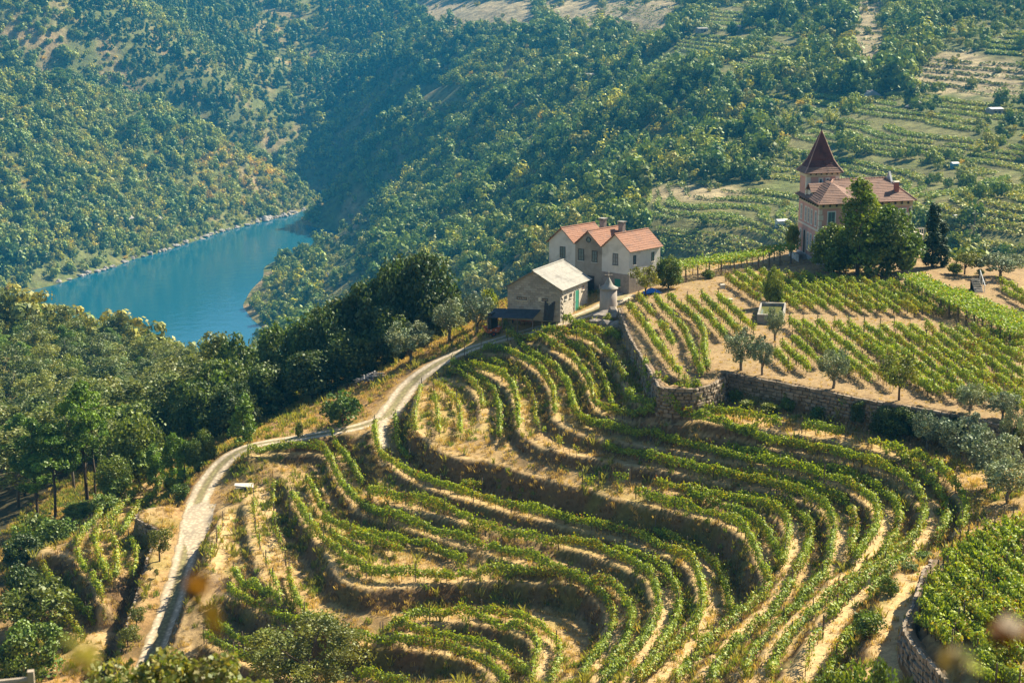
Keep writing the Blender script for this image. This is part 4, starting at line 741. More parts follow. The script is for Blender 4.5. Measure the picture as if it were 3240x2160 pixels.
def crown_cards(clumps, n_per, leaf, r, outw=.55, centre=None, tint_amp=.35, shell=.55):
    """clumps: rows of x, y, z, rx, rz. leaf cards near the surface of every clump, facing roughly outward"""
    V = []; K = []
    for (x, y, z, rx, rz) in clumps:
        n = max(8, int(n_per)); d = r.normal(size=(n, 3)); d /= np.linalg.norm(d, axis=1, keepdims=True); rad = shell + (1 - shell) * r.random(n) ** .6; rad *= r.uniform(.8, 1.18, n)
        q = d * rad[:, None] * np.array([rx, rx, rz]) + np.array([x, y, z]); t = r.uniform(1 - tint_amp, 1 + tint_amp); hue = r.uniform(-.12, .12)
        k = np.ones((n, 3)) * t * np.array([1 + hue, 1, 1 - hue]) * r.uniform(.75, 1.25, (n, 1)); V.append((q, d, leaf * r.uniform(.65, 1.35, n))); K.append(k)
    q = np.concatenate([a[0] for a in V]); d = np.concatenate([a[1] for a in V]); s = np.concatenate([a[2] for a in V]); v, f = cards(q, s, r, d, outw)
    return v, f, rep4(np.concatenate(K))
def ell_clumps(r, n, cz, rx, rz, cr, inner=.35, flat=1.0, minz=None):
    out = []
    while len(out) < n:
        d = r.normal(size=3); d /= np.linalg.norm(d); k = inner + (1 - inner) * r.random() ** .45; p = d * k * np.array([rx, rx, rz]) + np.array([0, 0, cz])
        if minz is not None and p[2] < minz: continue
        c = cr * r.uniform(.65, 1.35); out.append((p[0], p[1], p[2], c, c * flat))
    return out
def tree_proto(kind, seed):
    """-> (crown mesh, trunk mesh); unit tree: height 1 nominal metres kept real, scaled at placing. returns nominal height, radius"""
    r = np.random.default_rng(seed); T = MB(); H = 8.0; Rr = 4.0
    def limbs(cl, z0, rad, k=7):
        for c in r.permutation(len(cl))[:k]:
            x, y, z = cl[c][:3]; T.tube([(0, 0, z0), (x * .35, y * .35, z0 + (z - z0) * .5), (x * .9, y * .9, z * .97)], [rad, rad * .6, rad * .2], 5)
    if kind == 'oak' or kind == 'dark':
        H, Rr = 9.5, 4.6; cl = ell_clumps(r, 52, 5.3, 3.6, 3.4, 1.25, .45) + ell_clumps(r, 26, 3.2, 3.8, 1.9, 1.05, .7, minz=1.0)
        v, f, k = crown_cards(cl, 95, .46, r); T.tube([(0, 0, -.5), (.1, 0, 1.5), (.0, .1, 3.6)], [.34, .27, .2], 7); limbs(cl, 2.2, .16)
        m = 'dark' if kind == 'dark' else 'oak'; b = bark
    elif kind == 'olive':
        H, Rr = 5.2, 2.6; cl = ell_clumps(r, 34, 3.2, 2.0, 1.7, .62, .4) + ell_clumps(r, 6, 3.4, 2.3, 1.9, .4, .9)
        v, f, k = crown_cards(cl, 95, .23, r, .4); T.tube([(0, 0, -.3), (.15, .05, .8), (-.05, .1, 1.9)], [.24, .2, .16], 7); limbs(cl, 1.1, .11, 6); m = 'olive'; b = pale_bark
    elif kind == 'pine':
        H, Rr = 13.0, 3.6; cl = []
        for a in range(44):
            z = 6.2 + 6.3 * r.random(); w = 3.1 * math.sin(math.pi * min(1, .18 + (z - 6.2) / 7.6)) ** .8; t = r.uniform(0, 6.28); q = w * r.random() ** .5; cl.append((q * math.cos(t), q * math.sin(t), z, .85 * r.uniform(.7, 1.3), .62 * r.uniform(.7, 1.3)))
        v, f, k = crown_cards(cl, 120, .30, r, .45); T.tube([(0, 0, -.6), (.15, .1, 4), (-.1, .2, 8), (.1, 0, 12)], [.26, .2, .14, .05], 7)
        for c in cl[:14]: T.tube([(0, .1, c[2] - 1.0), (c[0] * .9, c[1] * .9, c[2])], [.08, .03], 4)
        m = 'pine'; b = bark
    elif kind == 'young_pine':
        H, Rr = 6.0, 2.0; cl = []
        for a in range(36):
            z = .9 + 4.9 * r.random(); w = 1.75 * (1 - (z - .5) / 5.9) ** .7 + .12; t = r.uniform(0, 6.28); q = w * (.4 + .6 * r.random()); cl.append((q * math.cos(t), q * math.sin(t), z, .55 * r.uniform(.7, 1.2), .6 * r.uniform(.7, 1.3)))
        v, f, k = crown_cards(cl, 90, .26, r, .45); T.tube([(0, 0, -.3), (0, 0, 5.3)], [.13, .03], 6); m = 'pine'; b = bark
    elif kind == 'euca':
        H, Rr = 16.0, 3.9; cl = []
        for a in range(46):
            z = 5.5 + 10 * r.random() ** .8; w = 3.4 * (1 - abs((z - 10.0) / 7.2) ** 2.2) + .4; t = r.uniform(0, 6.28); q = w * r.random() ** .5; cl.append((q * math.cos(t), q * math.sin(t), z, 1.0 * r.uniform(.6, 1.3), 1.05 * r.uniform(.6, 1.3)))
        v, f, k = crown_cards(cl, 80, .42, r, .35); T.tube([(0, 0, -.6), (.2, 0, 6), (0, .2, 11), (.2, .1, 15)], [.24, .18, .12, .04], 6)
        for c in cl[:16]: T.tube([(0.1, .1, max(3.5, c[2] - 2.6)), (c[0] * .9, c[1] * .9, c[2])], [.09, .03], 4)
        m = 'euca'; b = pale_bark
    elif kind == 'cypress':
        H, Rr = 10.0, 1.3; cl = []
        for a in range(60):
            z = .5 + 9.3 * r.random(); w = 1.0 * min(1, (z + .8) / 2.0) * (1 - (z / 10.2) ** 2.4) ** .8; t = r.uniform(0, 6.28); q = w * (.5 + .5 * r.random()); cl.append((q * math.cos(t), q * math.sin(t), z, .5, .8))
        v, f, k = crown_cards(cl, 110, .27, r, .6, tint_amp=.2); T.tube([(0, 0, -.3), (0, 0, 5)], [.16, .08], 6); m = 'cypress'; b = bark
    elif kind == 'conifer':
        H, Rr = 12.5, 4.0; cl = []
        for a in range(84):
            z = .7 + 11.5 * r.random() ** 1.25; w = 3.6 * (1 - (z - .6) / 12.0) ** .8 + .12; t = r.uniform(0, 6.28); q = w * (.35 + .65 * r.random() ** .6); cl.append((q * math.cos(t), q * math.sin(t), z, .95 * r.uniform(.6, 1.25), .9 * r.uniform(.6, 1.25)))
        v, f, k = crown_cards(cl, 110, .34, r, .45); T.tube([(0, 0, -.4), (0, 0, 10)], [.3, .06], 7); m = 'conifer'; b = bark
    elif kind == 'feather':
        H, Rr = 8.5, 5.0; cl = ell_clumps(r, 70, 5.0, 4.2, 3.2, .9, .3)
        v, f, k = crown_cards(cl, 210, .23, r, .4, shell=.25); T.tube([(0, 0, -.5), (.1, 0, 2.5), (-.1, .1, 5)], [.26, .2, .1], 6); limbs(cl, 1.8, .1, 12); m = 'fruit'; b = bark
    elif kind == 'fruit':
        H, Rr = 4.4, 2.2; cl = ell_clumps(r, 30, 2.9, 1.8, 1.25, .5, .3)
        v, f, k = crown_cards(cl, 65, .22, r, .4); T.tube([(0, 0, -.2), (.05, 0, .9), (0, .05, 1.9)], [.13, .11, .08], 6); limbs(cl, 1.1, .06, 7); m = 'fruit'; b = bark
    elif kind == 'lime':
        H, Rr = 3.2, 1.9; cl = ell_clumps(r, 22, 1.75, 1.35, 1.1, .55, .3)
        v, f, k = crown_cards(cl, 80, .26, r, .45); T.tube([(0, 0, -.2), (.05, 0, .7), (0, .05, 1.4)], [.09, .07, .05], 6); limbs(cl, .5, .04, 5); m = 'lime'; b = bark
    elif kind == 'shiny':
        H, Rr = 4.0, 2.5; cl = ell_clumps(r, 34, 1.9, 2.0, 1.7, .62, .45)
        v, f, k = crown_cards(cl, 110, .27, r, .5); T.tube([(0, 0, -.2), (0, 0, 1.4)], [.12, .08], 6); limbs(cl, .5, .06, 6); m = 'bush'; b = bark
    else:   # bush
        H, Rr = 2.6, 1.7; cl = ell_clumps(r, 24, 1.15, 1.25, 1.0, .5, .35, minz=.2)
        v, f, k = crown_cards(cl, 75, .22, r, .45); T.tube([(0, 0, -.2), (0, 0, .9)], [.08, .05], 5); limbs(cl, .2, .04, 5); m = 'bush'; b = bark
    return mesh_np(kind + '_crown', v, f, LM[m], k), T.mesh(kind + '_trunk', b, True), H, Rr
PROTO = {}
def proto(kind):
    L = PROTO.setdefault(kind, []); nmax = 4 if kind in ('oak', 'dark', 'olive', 'euca', 'pine', 'bush') else 2
    if len(L) < nmax: L.append(tree_proto(kind, 900 + 13 * len(L) + sum(map(ord, kind)))); return L[-1]
    return rnd.choice(L)
def put_tree(name, kind, x, y, h, w, label, cat='tree', group=None, sink=0.1):
    cm, tm, H, Rr = proto(kind); z = float(hz(np.array([x]), np.array([y]))[0]); root = empty(name, (x, y, z - sink), rnd.uniform(0, 6.28)); tag(root, label, cat, group)
    sc = (w / (2 * Rr), w / (2 * Rr), h / H)
    link('crown', cm, root, sc=sc); link('trunk', tm, root, sc=(sc[2] * .5 + sc[0] * .5,) * 2 + (sc[2],)); return root
def tree_px(name, kind, px, pyb, pyt, wpx, label, cat='tree', group=None, d=None):
    """stands where the ray of its foot meets the ground (or at distance d); reaches up to pyt; wpx wide"""
    if d is None: g = ground(px, pyb)
    else:
        q = at_d(px, 1000, d); g = np.array([q[0], q[1], float(hz(q[:1], q[1:2])[0])])
    dd = math.hypot(g[0], g[1]); top = at_d(px, pyt, dd)[2]; ppm = FPX / math.hypot(dd, CAM_Z - g[2])
    return put_tree(name, kind, g[0], g[1], max(top - g[2], .6), 1.15 * wpx / ppm, label, cat, group)
# --- villa garden
tree_px('conifer_tree', 'conifer', 2712, 874, 566, 190, 'tall pointed green tree in front of the pink villa')
tree_px('broad_tree', 'oak', 2812, 868, 632, 190, 'broad dark rounded tree right of the pointed one before the villa')
tree_px('broad_tree', 'oak', 2636, 862, 700, 150, 'lower spreading tree hiding the left base corner of the pink villa')
tree_px('cypress_tree', 'cypress', 2948, 845, 640, 62, 'tall dark narrow cypress right of the villa')
tree_px('cypress_tree', 'cypress', 2977, 842, 700, 44, 'shorter dark cypress leaning against the tall one')
tree_px('leafy_tree', 'lime', 3018, 805, 728, 62, 'bright yellow green tree just right of the cypresses')
tree_px('leafy_tree', 'lime', 2504, 812, 708, 58, 'bright yellow green tree at the left wall of the villa')
tree_px('olive_tree', 'olive', 3165, 880, 795, 140, 'wide grey green olive at the right edge above the steps')
tree_px('spreading_tree', 'fruit', 3052, 868, 792, 110, 'low wide spreading tree on bare earth right of the cypresses')
tree_px('shrub', 'lime', 3025, 868, 830, 58, 'small yellow green umbrella shaped shrub on bare earth', 'shrub')
tree_px('shrub', 'lime', 3098, 872, 848, 32, 'little yellow shrub at the top of the garden steps', 'shrub')
tree_px('round_bush', 'oak', 2240, 880, 850, 40, 'small bush at the near end of the leafy arbour', 'shrub')
# --- by the farmhouse and on the plateau
tree_px('low_tree', 'fruit', 2043, 938, 838, 105, 'low flat topped tree against the white house wall')
tree_px('leafy_tree', 'lime', 2020, 905, 818, 85, 'light green climber topped tree at the white house corner')
tree_px('standing_tree', 'oak', 2115, 912, 805, 82, 'small tree with bare trunk between the white house and the arbour')
tree_px('narrow_tree', 'oak', 2446, 972, 838, 62, 'narrow dark tree behind the stone water tank')
tree_px('olive_tree', 'olive', 2450, 1082, 968, 62, 'slender olive in front of the stone water tank')
tree_px('olive_tree', 'olive', 2345, 1172, 1040, 105, 'thick grey olive left of the leaning one by the wall')
tree_px('olive_tree', 'olive', 2412, 1186, 1065, 70, 'leaning olive with visible trunk above the wall')
tree_px('olive_tree', 'olive', 2635, 1228, 1098, 95, 'bushy blue green olive standing on the wall top')
tree_px('orchard_tree', 'fruit', 2845, 1266, 1118, 130, 'round yellowish tree with bare trunk at the wall top')
tree_px('olive_tree', 'olive', 3070, 1306, 1205, 88, 'olive above the ivy covered end of the wall')
tree_px('olive_tree', 'olive', 3170, 1326, 1235, 100, 'olive at the plateau edge near the right frame')
# --- olive cluster in the hollow at the right
for px, pb, pt, w, lb in ((2935, 1425, 1300, 100, 'single olive in the shade just below the ivy covered wall'), (3045, 1470, 1310, 150, 'largest olive of the cluster at the right, seen whole'), (3130, 1545, 1345, 170, 'olive in the middle of the right hand cluster'), (3190, 1590, 1440, 150, 'lowest olive of the right hand cluster, beside the leafy plot'), (3205, 1460, 1290, 90, 'olive at the back of the right hand cluster')):
    tree_px('olive_tree', 'olive', px, pb, pt, w, lb, group='olive cluster in the hollow below the wall')
tree_px('shrub', 'lime', 3215, 1440, 1340, 60, 'yellow leaved shrub at the right edge among the olives', 'shrub')
# --- beside the road
tree_px('olive_tree', 'olive', 1508, 1058, 922, 108, 'olive next to the dark lean-to and the orange cart', group='olives along the road')
tree_px('olive_tree', 'olive', 1422, 1080, 948, 118, 'middle olive of the three along the road', group='olives along the road')
tree_px('olive_tree', 'olive', 1297, 1150, 1022, 145, 'olive beside the grey pile of old vine wood', group='olives along the road')
tree_px('round_bush', 'bush', 1084, 1345, 1232, 130, 'round dark green bush on the dry slope below the road bend', 'bush')
tree_px('shrub', 'bush', 946, 1380, 1330, 28, 'tiny green shrub on the dry slope', 'shrub')
# --- dark wood behind the road ridge
for px, d, pt, w, kd, lb in ((1350, 222, 785, 180, 'dark', 'tallest round dark tree right above the road olives'), (1255, 224, 800, 150, 'dark', 'dark tree left of the tallest one on the ridge'), (1170, 222, 868, 170, 'dark', 'dark tree in the middle of the shaded grove'), (1060, 222, 930, 170, 'dark', 'dark tree at the shaded left centre of the grove'),
                            (970, 226, 985, 165, 'oak', 'sunlit green tree at the left shoulder of the grove'), (880, 230, 1010, 150, 'oak', 'sunlit leafy tree nearest the river in the grove'), (760, 236, 1050, 170, 'oak', 'wide leafy tree left of the grove above dark shade'), (690, 222, 1130, 190, 'oak', 'broad tree with lit crown over the deep shade'),
                            (840, 216, 1140, 180, 'dark', 'shaded tree at the foot of the grove'), (980, 214, 1100, 170, 'dark', 'shaded tree in the hollow of the grove'), (1110, 216, 1040, 160, 'dark', 'shaded tree behind the pile of vine wood'), (1230, 217, 960, 150, 'dark', 'shaded tree behind the road olives'),
                            (600, 216, 1180, 160, 'dark', 'dark tree left end of the shaded grove'), (730, 208, 1210, 150, 'dark', 'lowest dark tree above the dry grass bank'), (1420, 226, 880, 90, 'oak', 'small tree between the tallest dark tree and the olives'), (1545, 214, 905, 60, 'lime', 'yellow green bush at the left corner of the grey shed')):
    tree_px('grove_tree' if kd != 'lime' else 'shrub', kd, px, 0, pt, w, lb, 'tree' if kd != 'lime' else 'shrub', 'trees of the dark grove behind the road' if kd != 'lime' else None, d=d)
# --- pines and broadleaf trees at the left
for px, pb, pt, w, kd, lb in ((240, 1560, 1205, 185, 'pine', 'tallest pine with spreading top at the left'), (175, 1640, 1330, 170, 'pine', 'pine with twin bare trunks left of the sunken plot'), (75, 1600, 1320, 140, 'pine', 'pine at the far left edge of the group'), (120, 1645, 1425, 130, 'pine', 'lowest hanging pine crown of the left group'), (265, 1560, 1300, 120, 'pine', 'slimmer pine right behind the tallest one')):
    tree_px('pine_tree', kd, px, pb, pt, w, lb, group='tall pines at the left', d=None if px in (175, 120) else 205)
for px, d, pt, w, kd, nm, lb in ((405, 200, 1305, 170, 'oak', 'broad_tree', 'broad green tree between the pines and the young pines'), (330, 192, 1440, 110, 'oak', 'broad_tree', 'bushy tree behind the upper vines of the sunken plot'), (465, 194, 1405, 75, 'young_pine', 'young_pine', 'young pine left of the pair by the dry bank'), (520, 192, 1370, 80, 'young_pine', 'young_pine', 'young pine with pointed top by the dry bank'), (560, 190, 1385, 70, 'young_pine', 'young_pine', 'slim young pine next to the round bush'),
                                (755, 192, 1252, 100, 'young_pine', 'young_pine', 'bright young pine at the edge of the dry slope'), (632, 190, 1355, 62, 'oak', 'round_bush', 'round bush near the road bend, upper one'), (598, 189, 1385, 55, 'oak', 'round_bush', 'round bush near the road bend, lower one'), (520, 188, 1500, 62, 'bush', 'round_bush', 'leafy bush beside the road left of the bend'),
                                (545, 182, 1520, 56, 'bush', 'round_bush', 'green bush above the turning bay'), (60, 188, 1620, 150, 'bush', 'broad_bush', 'broad bush with yellow patches below the pines'), (140, 184, 1640, 130, 'bush', 'broad_bush', 'broad green bush left of the corner bank'), (220, 192, 1590, 120, 'oak', 'broad_bush', 'leafy bush under the pine trunks'), (290, 187, 1560, 100, 'bush', 'broad_bush', 'bush at the left border of the sunken plot'), (20, 182, 1690, 120, 'dark', 'broad_bush', 'dark bush at the left frame edge under the yellow patched one'),
                                (60, 160, 1840, 230, 'fruit', 'feathery_bush', 'feathery olive green bush at the left edge beside the lower vine rows'), (15, 165, 1780, 120, 'dark', 'broad_bush', 'dark bush behind the feathery one at the left edge')):
    tree_px(nm, kd, px, 0, pt, w, lb, 'bush' if 'bush' in nm else 'tree', None, d=d)
# --- small trees and shrubs along the lower road
tree_px('fruit_tree', 'fruit', 505, 1775, 1665, 88, 'small upright fruit tree beside the road below the turning bay')
tree_px('sapling', 'fruit', 493, 1828, 1795, 20, 'tiny bare sapling on the slope below the fruit tree', 'sapling')
tree_px('shrub', 'fruit', 432, 1985, 1915, 62, 'sparse shrub on the slope left of the lower road', 'shrub')
tree_px('shrub', 'fruit', 405, 2045, 1975, 78, 'spiky sparse shrub near the bottom of the road', 'shrub')
tree_px('feathery_tree', 'feather', 975, 2175, 1955, 360, 'large feathery olive green tree cut by the bottom edge')
# --- bushes at the lower right
for px, pb, pt, w, lb in ((2925, 1770, 1740, 62, 'dark round bush at the upper end of the shaded track'), (2880, 1800, 1772, 60, 'second dark round bush down the shaded track'), (2812, 1880, 1815, 70, 'tall dark bush beside the shaded track'), (2745, 2010, 1925, 105, 'large bright bush left of the shaded track'), (2710, 2010, 1985, 60, 'small bush joined to the vine row below the large bright bush')):
    tree_px('round_bush', 'bush', px, pb, pt, w, lb, 'bush', 'round bushes along the shaded track')
for px, d, pt, w, lb in ((2760, 86, 2085, 170, 'leafy bush at the bottom edge left of the blurred twig'), (2860, 84, 2085, 120, 'leafy bush in the bottom edge right of the other'), (2680, 88, 2120, 110, 'low bush at the bottom edge near the vine row')):
    tree_px('leafy_bush', 'bush', px, 0, pt, w, lb, 'bush', None, d=d)
for px, pb, pt, w, lb in ((2330, 1262, 1225, 45, 'dry bush against the left end of the long stone wall'), (2490, 1300, 1252, 50, 'dark shrub against the long stone wall above the weeds'), (2590, 1325, 1280, 55, 'shrub at the foot of the long stone wall')):
    tree_px('shrub', 'bush', px, pb, pt, w, lb, 'shrub')
# ivy hanging over the wall end, weeds on the shelf below the wall
for px, pb, pt, w, lb in ((2715, 1340, 1258, 50, 'ivy hanging down the stone wall, small patch'), (2800, 1375, 1275, 90, 'dark ivy on the wall, left part of the big curtain'), (2860, 1385, 1280, 95, 'dark ivy on the wall below the round yellowish tree'), (2930, 1390, 1295, 100, 'dark ivy on the wall, right part of the big curtain'), (3020, 1400, 1315, 110, 'dark ivy at the far right end of the wall')):
    tree_px('ivy', 'dark', px, pb, pt, w, lb, 'ivy', 'ivy over the plateau wall')
for px, pb, pt, w, lb in ((2360, 1295, 1262, 70, 'bright green weeds on the shelf below the wall, left tuft'), (2430, 1305, 1270, 80, 'bright green weeds on the shelf below the wall, right tuft')):
    tree_px('weed_clump', 'lime', px, pb, pt, w, lb, 'weeds')
# ---------------------------------------------------------------- woods and vineyards on the hills across the valley
def in_poly(x, y, poly):
    c = np.zeros(x.shape, bool); n = len(poly)
    for i in range(n):
        (x1, y1), (x2, y2) = poly[i], poly[(i + 1) % n]
        if y1 == y2: continue
        c ^= ((y1 > y) != (y2 > y)) & (x < (x2 - x1) * (y - y1) / (y2 - y1) + x1)
    return c
# vineyard plots on the right-hand hills (outlines as seen; the plots lie on the hillside)
VPLOTS = [[(2520,430),(2650,390),(2660,560),(2480,480)],[(2650,390),(2800,300),(2960,380),(2880,420),(2680,430)],[(2680,450),(2800,420),(2960,400),(3090,400),(3080,500),(2860,500),(2700,480)],[(2980,310),(3160,310),(3150,380),(2980,370)],
          [(2440,130),(2560,40),(2620,60),(2450,230),(2380,220)],[(2050,600),(2250,610),(2480,640),(2520,690),(2300,720),(2080,680)],[(2060,690),(2300,730),(2510,700),(2510,800),(2200,840),(2060,760)],[(2880,530),(3060,520),(3080,570),(2870,590)],
          [(2880,630),(3060,630),(3080,700),(2900,720)],[(3080,640),(3240,620),(3240,740),(3090,720)],[(2890,590),(3000,590),(2990,620),(2880,620)],[(3140,120),(3240,85),(3240,260),(3110,190)],[(2640,500),(2880,510),(2860,560),(2680,560)],[(3060,560),(3240,420),(3240,610),(3100,620)],
          [(2160,120),(2330,30),(2400,60),(2240,150)],[(2180,80),(2330,0),(2420,0),(2300,60)],[(2980,240),(3240,270),(3240,300),(2960,280)],[(2910,730),(3240,740),(3240,800),(2960,780)],[(1240,280),(1470,270),(1450,340),(1330,350)]]
DRY = [[(1290,0),(1690,0),(1690,85),(1360,90)],[(1700,0),(2140,0),(2120,100),(1760,100)],[(2700,0),(2800,0),(2800,230),(2680,260),(2690,150)],[(2900,220),(3000,150),(3240,210),(3240,310),(2860,290)],[(2060,590),(2350,590),(2380,620),(2200,640),(2080,630)]]
def far_mask(x, y, z, polys):
    px, py, f = to_px(np.stack([x, y, z], -1)); m = np.zeros(px.shape, bool)
    for p in polys: m |= in_poly(px, py, p)
    return m & (f > 380)
# recolour the hill sheet: tan earth in plots, dry terraces, bare rock streaks
pv = far_mask(fx, fy, fz, VPLOTS); pd_ = far_mask(fx, fy, fz, DRY)
fc2 = fc.copy(); fc2[pv] = fc2[pv] * .35 + np.array([.135, .125, .045]) * .65; fc2[pd_] = fc2[pd_] * .2 + np.array([.32, .25, .14]) * .8
full = np.ones((fc2.size // 3, 4), np.float32); full[:, :3] = fc2.reshape(-1, 3); hill_me.attributes['tint'].data.foreach_set('color', full.ravel())
# --- rows of vines on those plots: clumps of leaf cards along the contour lines, joined (too small to pick apart)
fr = np.random.default_rng(33)
def in_plots(x, y, z):
    px, py, f = to_px(np.stack([x, y, z], -1)); m = far_mask(x, y, z, VPLOTS); R_ = (f > 380) & (((px > 2430) & (py > 300) & (py < 840)) | ((px > 2030) & (py > 580) & (py < 850)) | ((px > 2000) & (px < 2480) & (py < 240))) & ~far_mask(x, y, z, DRY)
    return m | (R_ & (fbm(x / 38, y / 38, 46) > .47))
def hill_vines():
    Q = []
    for (xa, xb, ya, yb, st) in ((60, 330, 380, 1000, .62), (60, 560, 1000, 1800, 1.0)):
        x, y = np.meshgrid(np.arange(xa, xb, st), np.arange(ya, yb, st)); x = x.ravel(); y = y.ravel(); x = x + fr.uniform(-st, st, len(x)) * .5; y = y + fr.uniform(-st, st, len(y)) * .5; ok = np.abs(x) < .36 * y; Q.append(np.stack([x[ok], y[ok]], -1))
    Q = np.concatenate(Q); x, y = Q[:, 0], Q[:, 1]; z = z_sheet(x, y); dr_ = far_mask(x, y, z, DRY); ok = in_plots(x, y, z) | dr_; x, y, z, dr_ = x[ok], y[ok], z[ok], dr_[ok]
    g = np.hypot(x, y); step = np.where(g > 900, 2.3, 1.55); ph = (z / step) % 1.0; ok = np.where(dr_, (ph < .20) & (fr.random(len(x)) < .55), ph < .45) & (fbm(x / 14, y / 14, 44) > .30) & (((z / step / 6) % 1) > .13); x, y, z, dr_ = x[ok], y[ok], z[ok], dr_[ok]
    far_ = np.hypot(x, y) > 900; q = np.stack([x, y, z + .4 + .8 * fr.random(len(x))], -1); s = np.where(far_, 1.5, 1.0) * fr.uniform(.7, 1.3, len(x)); q = np.repeat(q, 2, 0) + fr.normal(0, .25, (len(q) * 2, 3)); s = np.repeat(s, 2); dr_ = np.repeat(dr_, 2); x, y = q[:, 0], q[:, 1]
    if len(q) > 230000: sel = fr.choice(len(q), 230000, replace=False); q, s, x, y, dr_ = q[sel], s[sel], x[sel], y[sel], dr_[sel]
    up = np.tile(np.array([0, -.3, .9]), (len(q), 1)); v, f = cards(q, s, fr, up, .55); ny = fbm(x / 40, y / 40, 61)
    k = np.where((fr.random(len(q)) < np.clip(.25 + (ny - .5) * 2, .05, .8))[:, None], np.array([.30, .29, .035]), np.array([.17, .235, .03])) * fr.uniform(.7, 1.3, (len(q), 1))
    k[dr_] = k[dr_] * .3 + np.array([.075, .085, .04])
    tag(link('hillside_vines', mesh_np('hillside_vines', v, f, vine_leaf, rep4(k))), kind='stuff'); print('HILL VINES', len(q))
hill_vines()
# --- tree stock for the hills: few hundred cards each
hide = bpy.data.collections.new('hill_tree_stock')
def stock(name, mat, seed, H, rx, n, leaf, cone=False, cl_n=11):
    r = np.random.default_rng(seed)
    if cone: cl = [(lambda z, t, w: (w * math.cos(t), w * math.sin(t), z, 1.0, 1.1))(.12 * H + .85 * H * a / cl_n, r.uniform(0, 6.28), rx * .6 * (1 - a / cl_n)) for a in range(cl_n)]
    else: cl = ell_clumps(r, cl_n, H * .52, rx * .75, H * .36, rx * .45, .3)
    v, f, k = crown_cards(cl, n // cl_n, leaf, r, .85, tint_amp=.3); o = bpy.data.objects.new(name, mesh_np(name, v, f, mat, k)); hide.objects.link(o); return o
def lm(name, c, **kw): return leaf_mat(name, c, .30, .2, **kw)
M1, M2, M3, M4, M5, M6 = lm('hill_dark', (.095, .160, .022)), lm('hill_green', (.165, .240, .026)), lm('hill_olive', (.23, .265, .055)), lm('hill_yellow', (.40, .37, .04)), lm('hill_pine', (.06, .135, .034)), lm('hill_rust', (.30, .24, .05))
M7 = lm('hill_lime', (.27, .335, .03))
STOCK = [stock('a_oak', M1, 1, 8, 4.2, 400, 1.15), stock('b_oak', M1, 2, 9, 4.0, 400, 1.2), stock('c_green', M2, 3, 8, 4.2, 400, 1.15), stock('d_green', M2, 4, 7, 3.8, 380, 1.1), stock('e_olive', M3, 5, 6, 3.4, 340, 1.0),
         stock('f_bush', M3, 6, 3.6, 2.6, 220, .75, cl_n=7), stock('g_bush', M4, 7, 3.2, 2.4, 200, .75, cl_n=7), stock('h_pine', M5, 8, 11, 3.0, 380, 1.0, True), stock('i_pine', M5, 9, 10, 3.8, 400, 1.1), stock('j_rust', M6, 10, 4.5, 3.0, 220, .8, cl_n=7), stock('k_tall', M3, 11, 13, 3.9, 420, 1.1), stock('l_lime', M7, 12, 6, 3.6, 340, 1.0)]
SI = dict(oak=(0, 1), green=(2, 3), olive=(4,), bush=(5,), yel=(6,), pine=(7, 8), rust=(9,), tall=(10,), lime=(11,))
SHORE = None
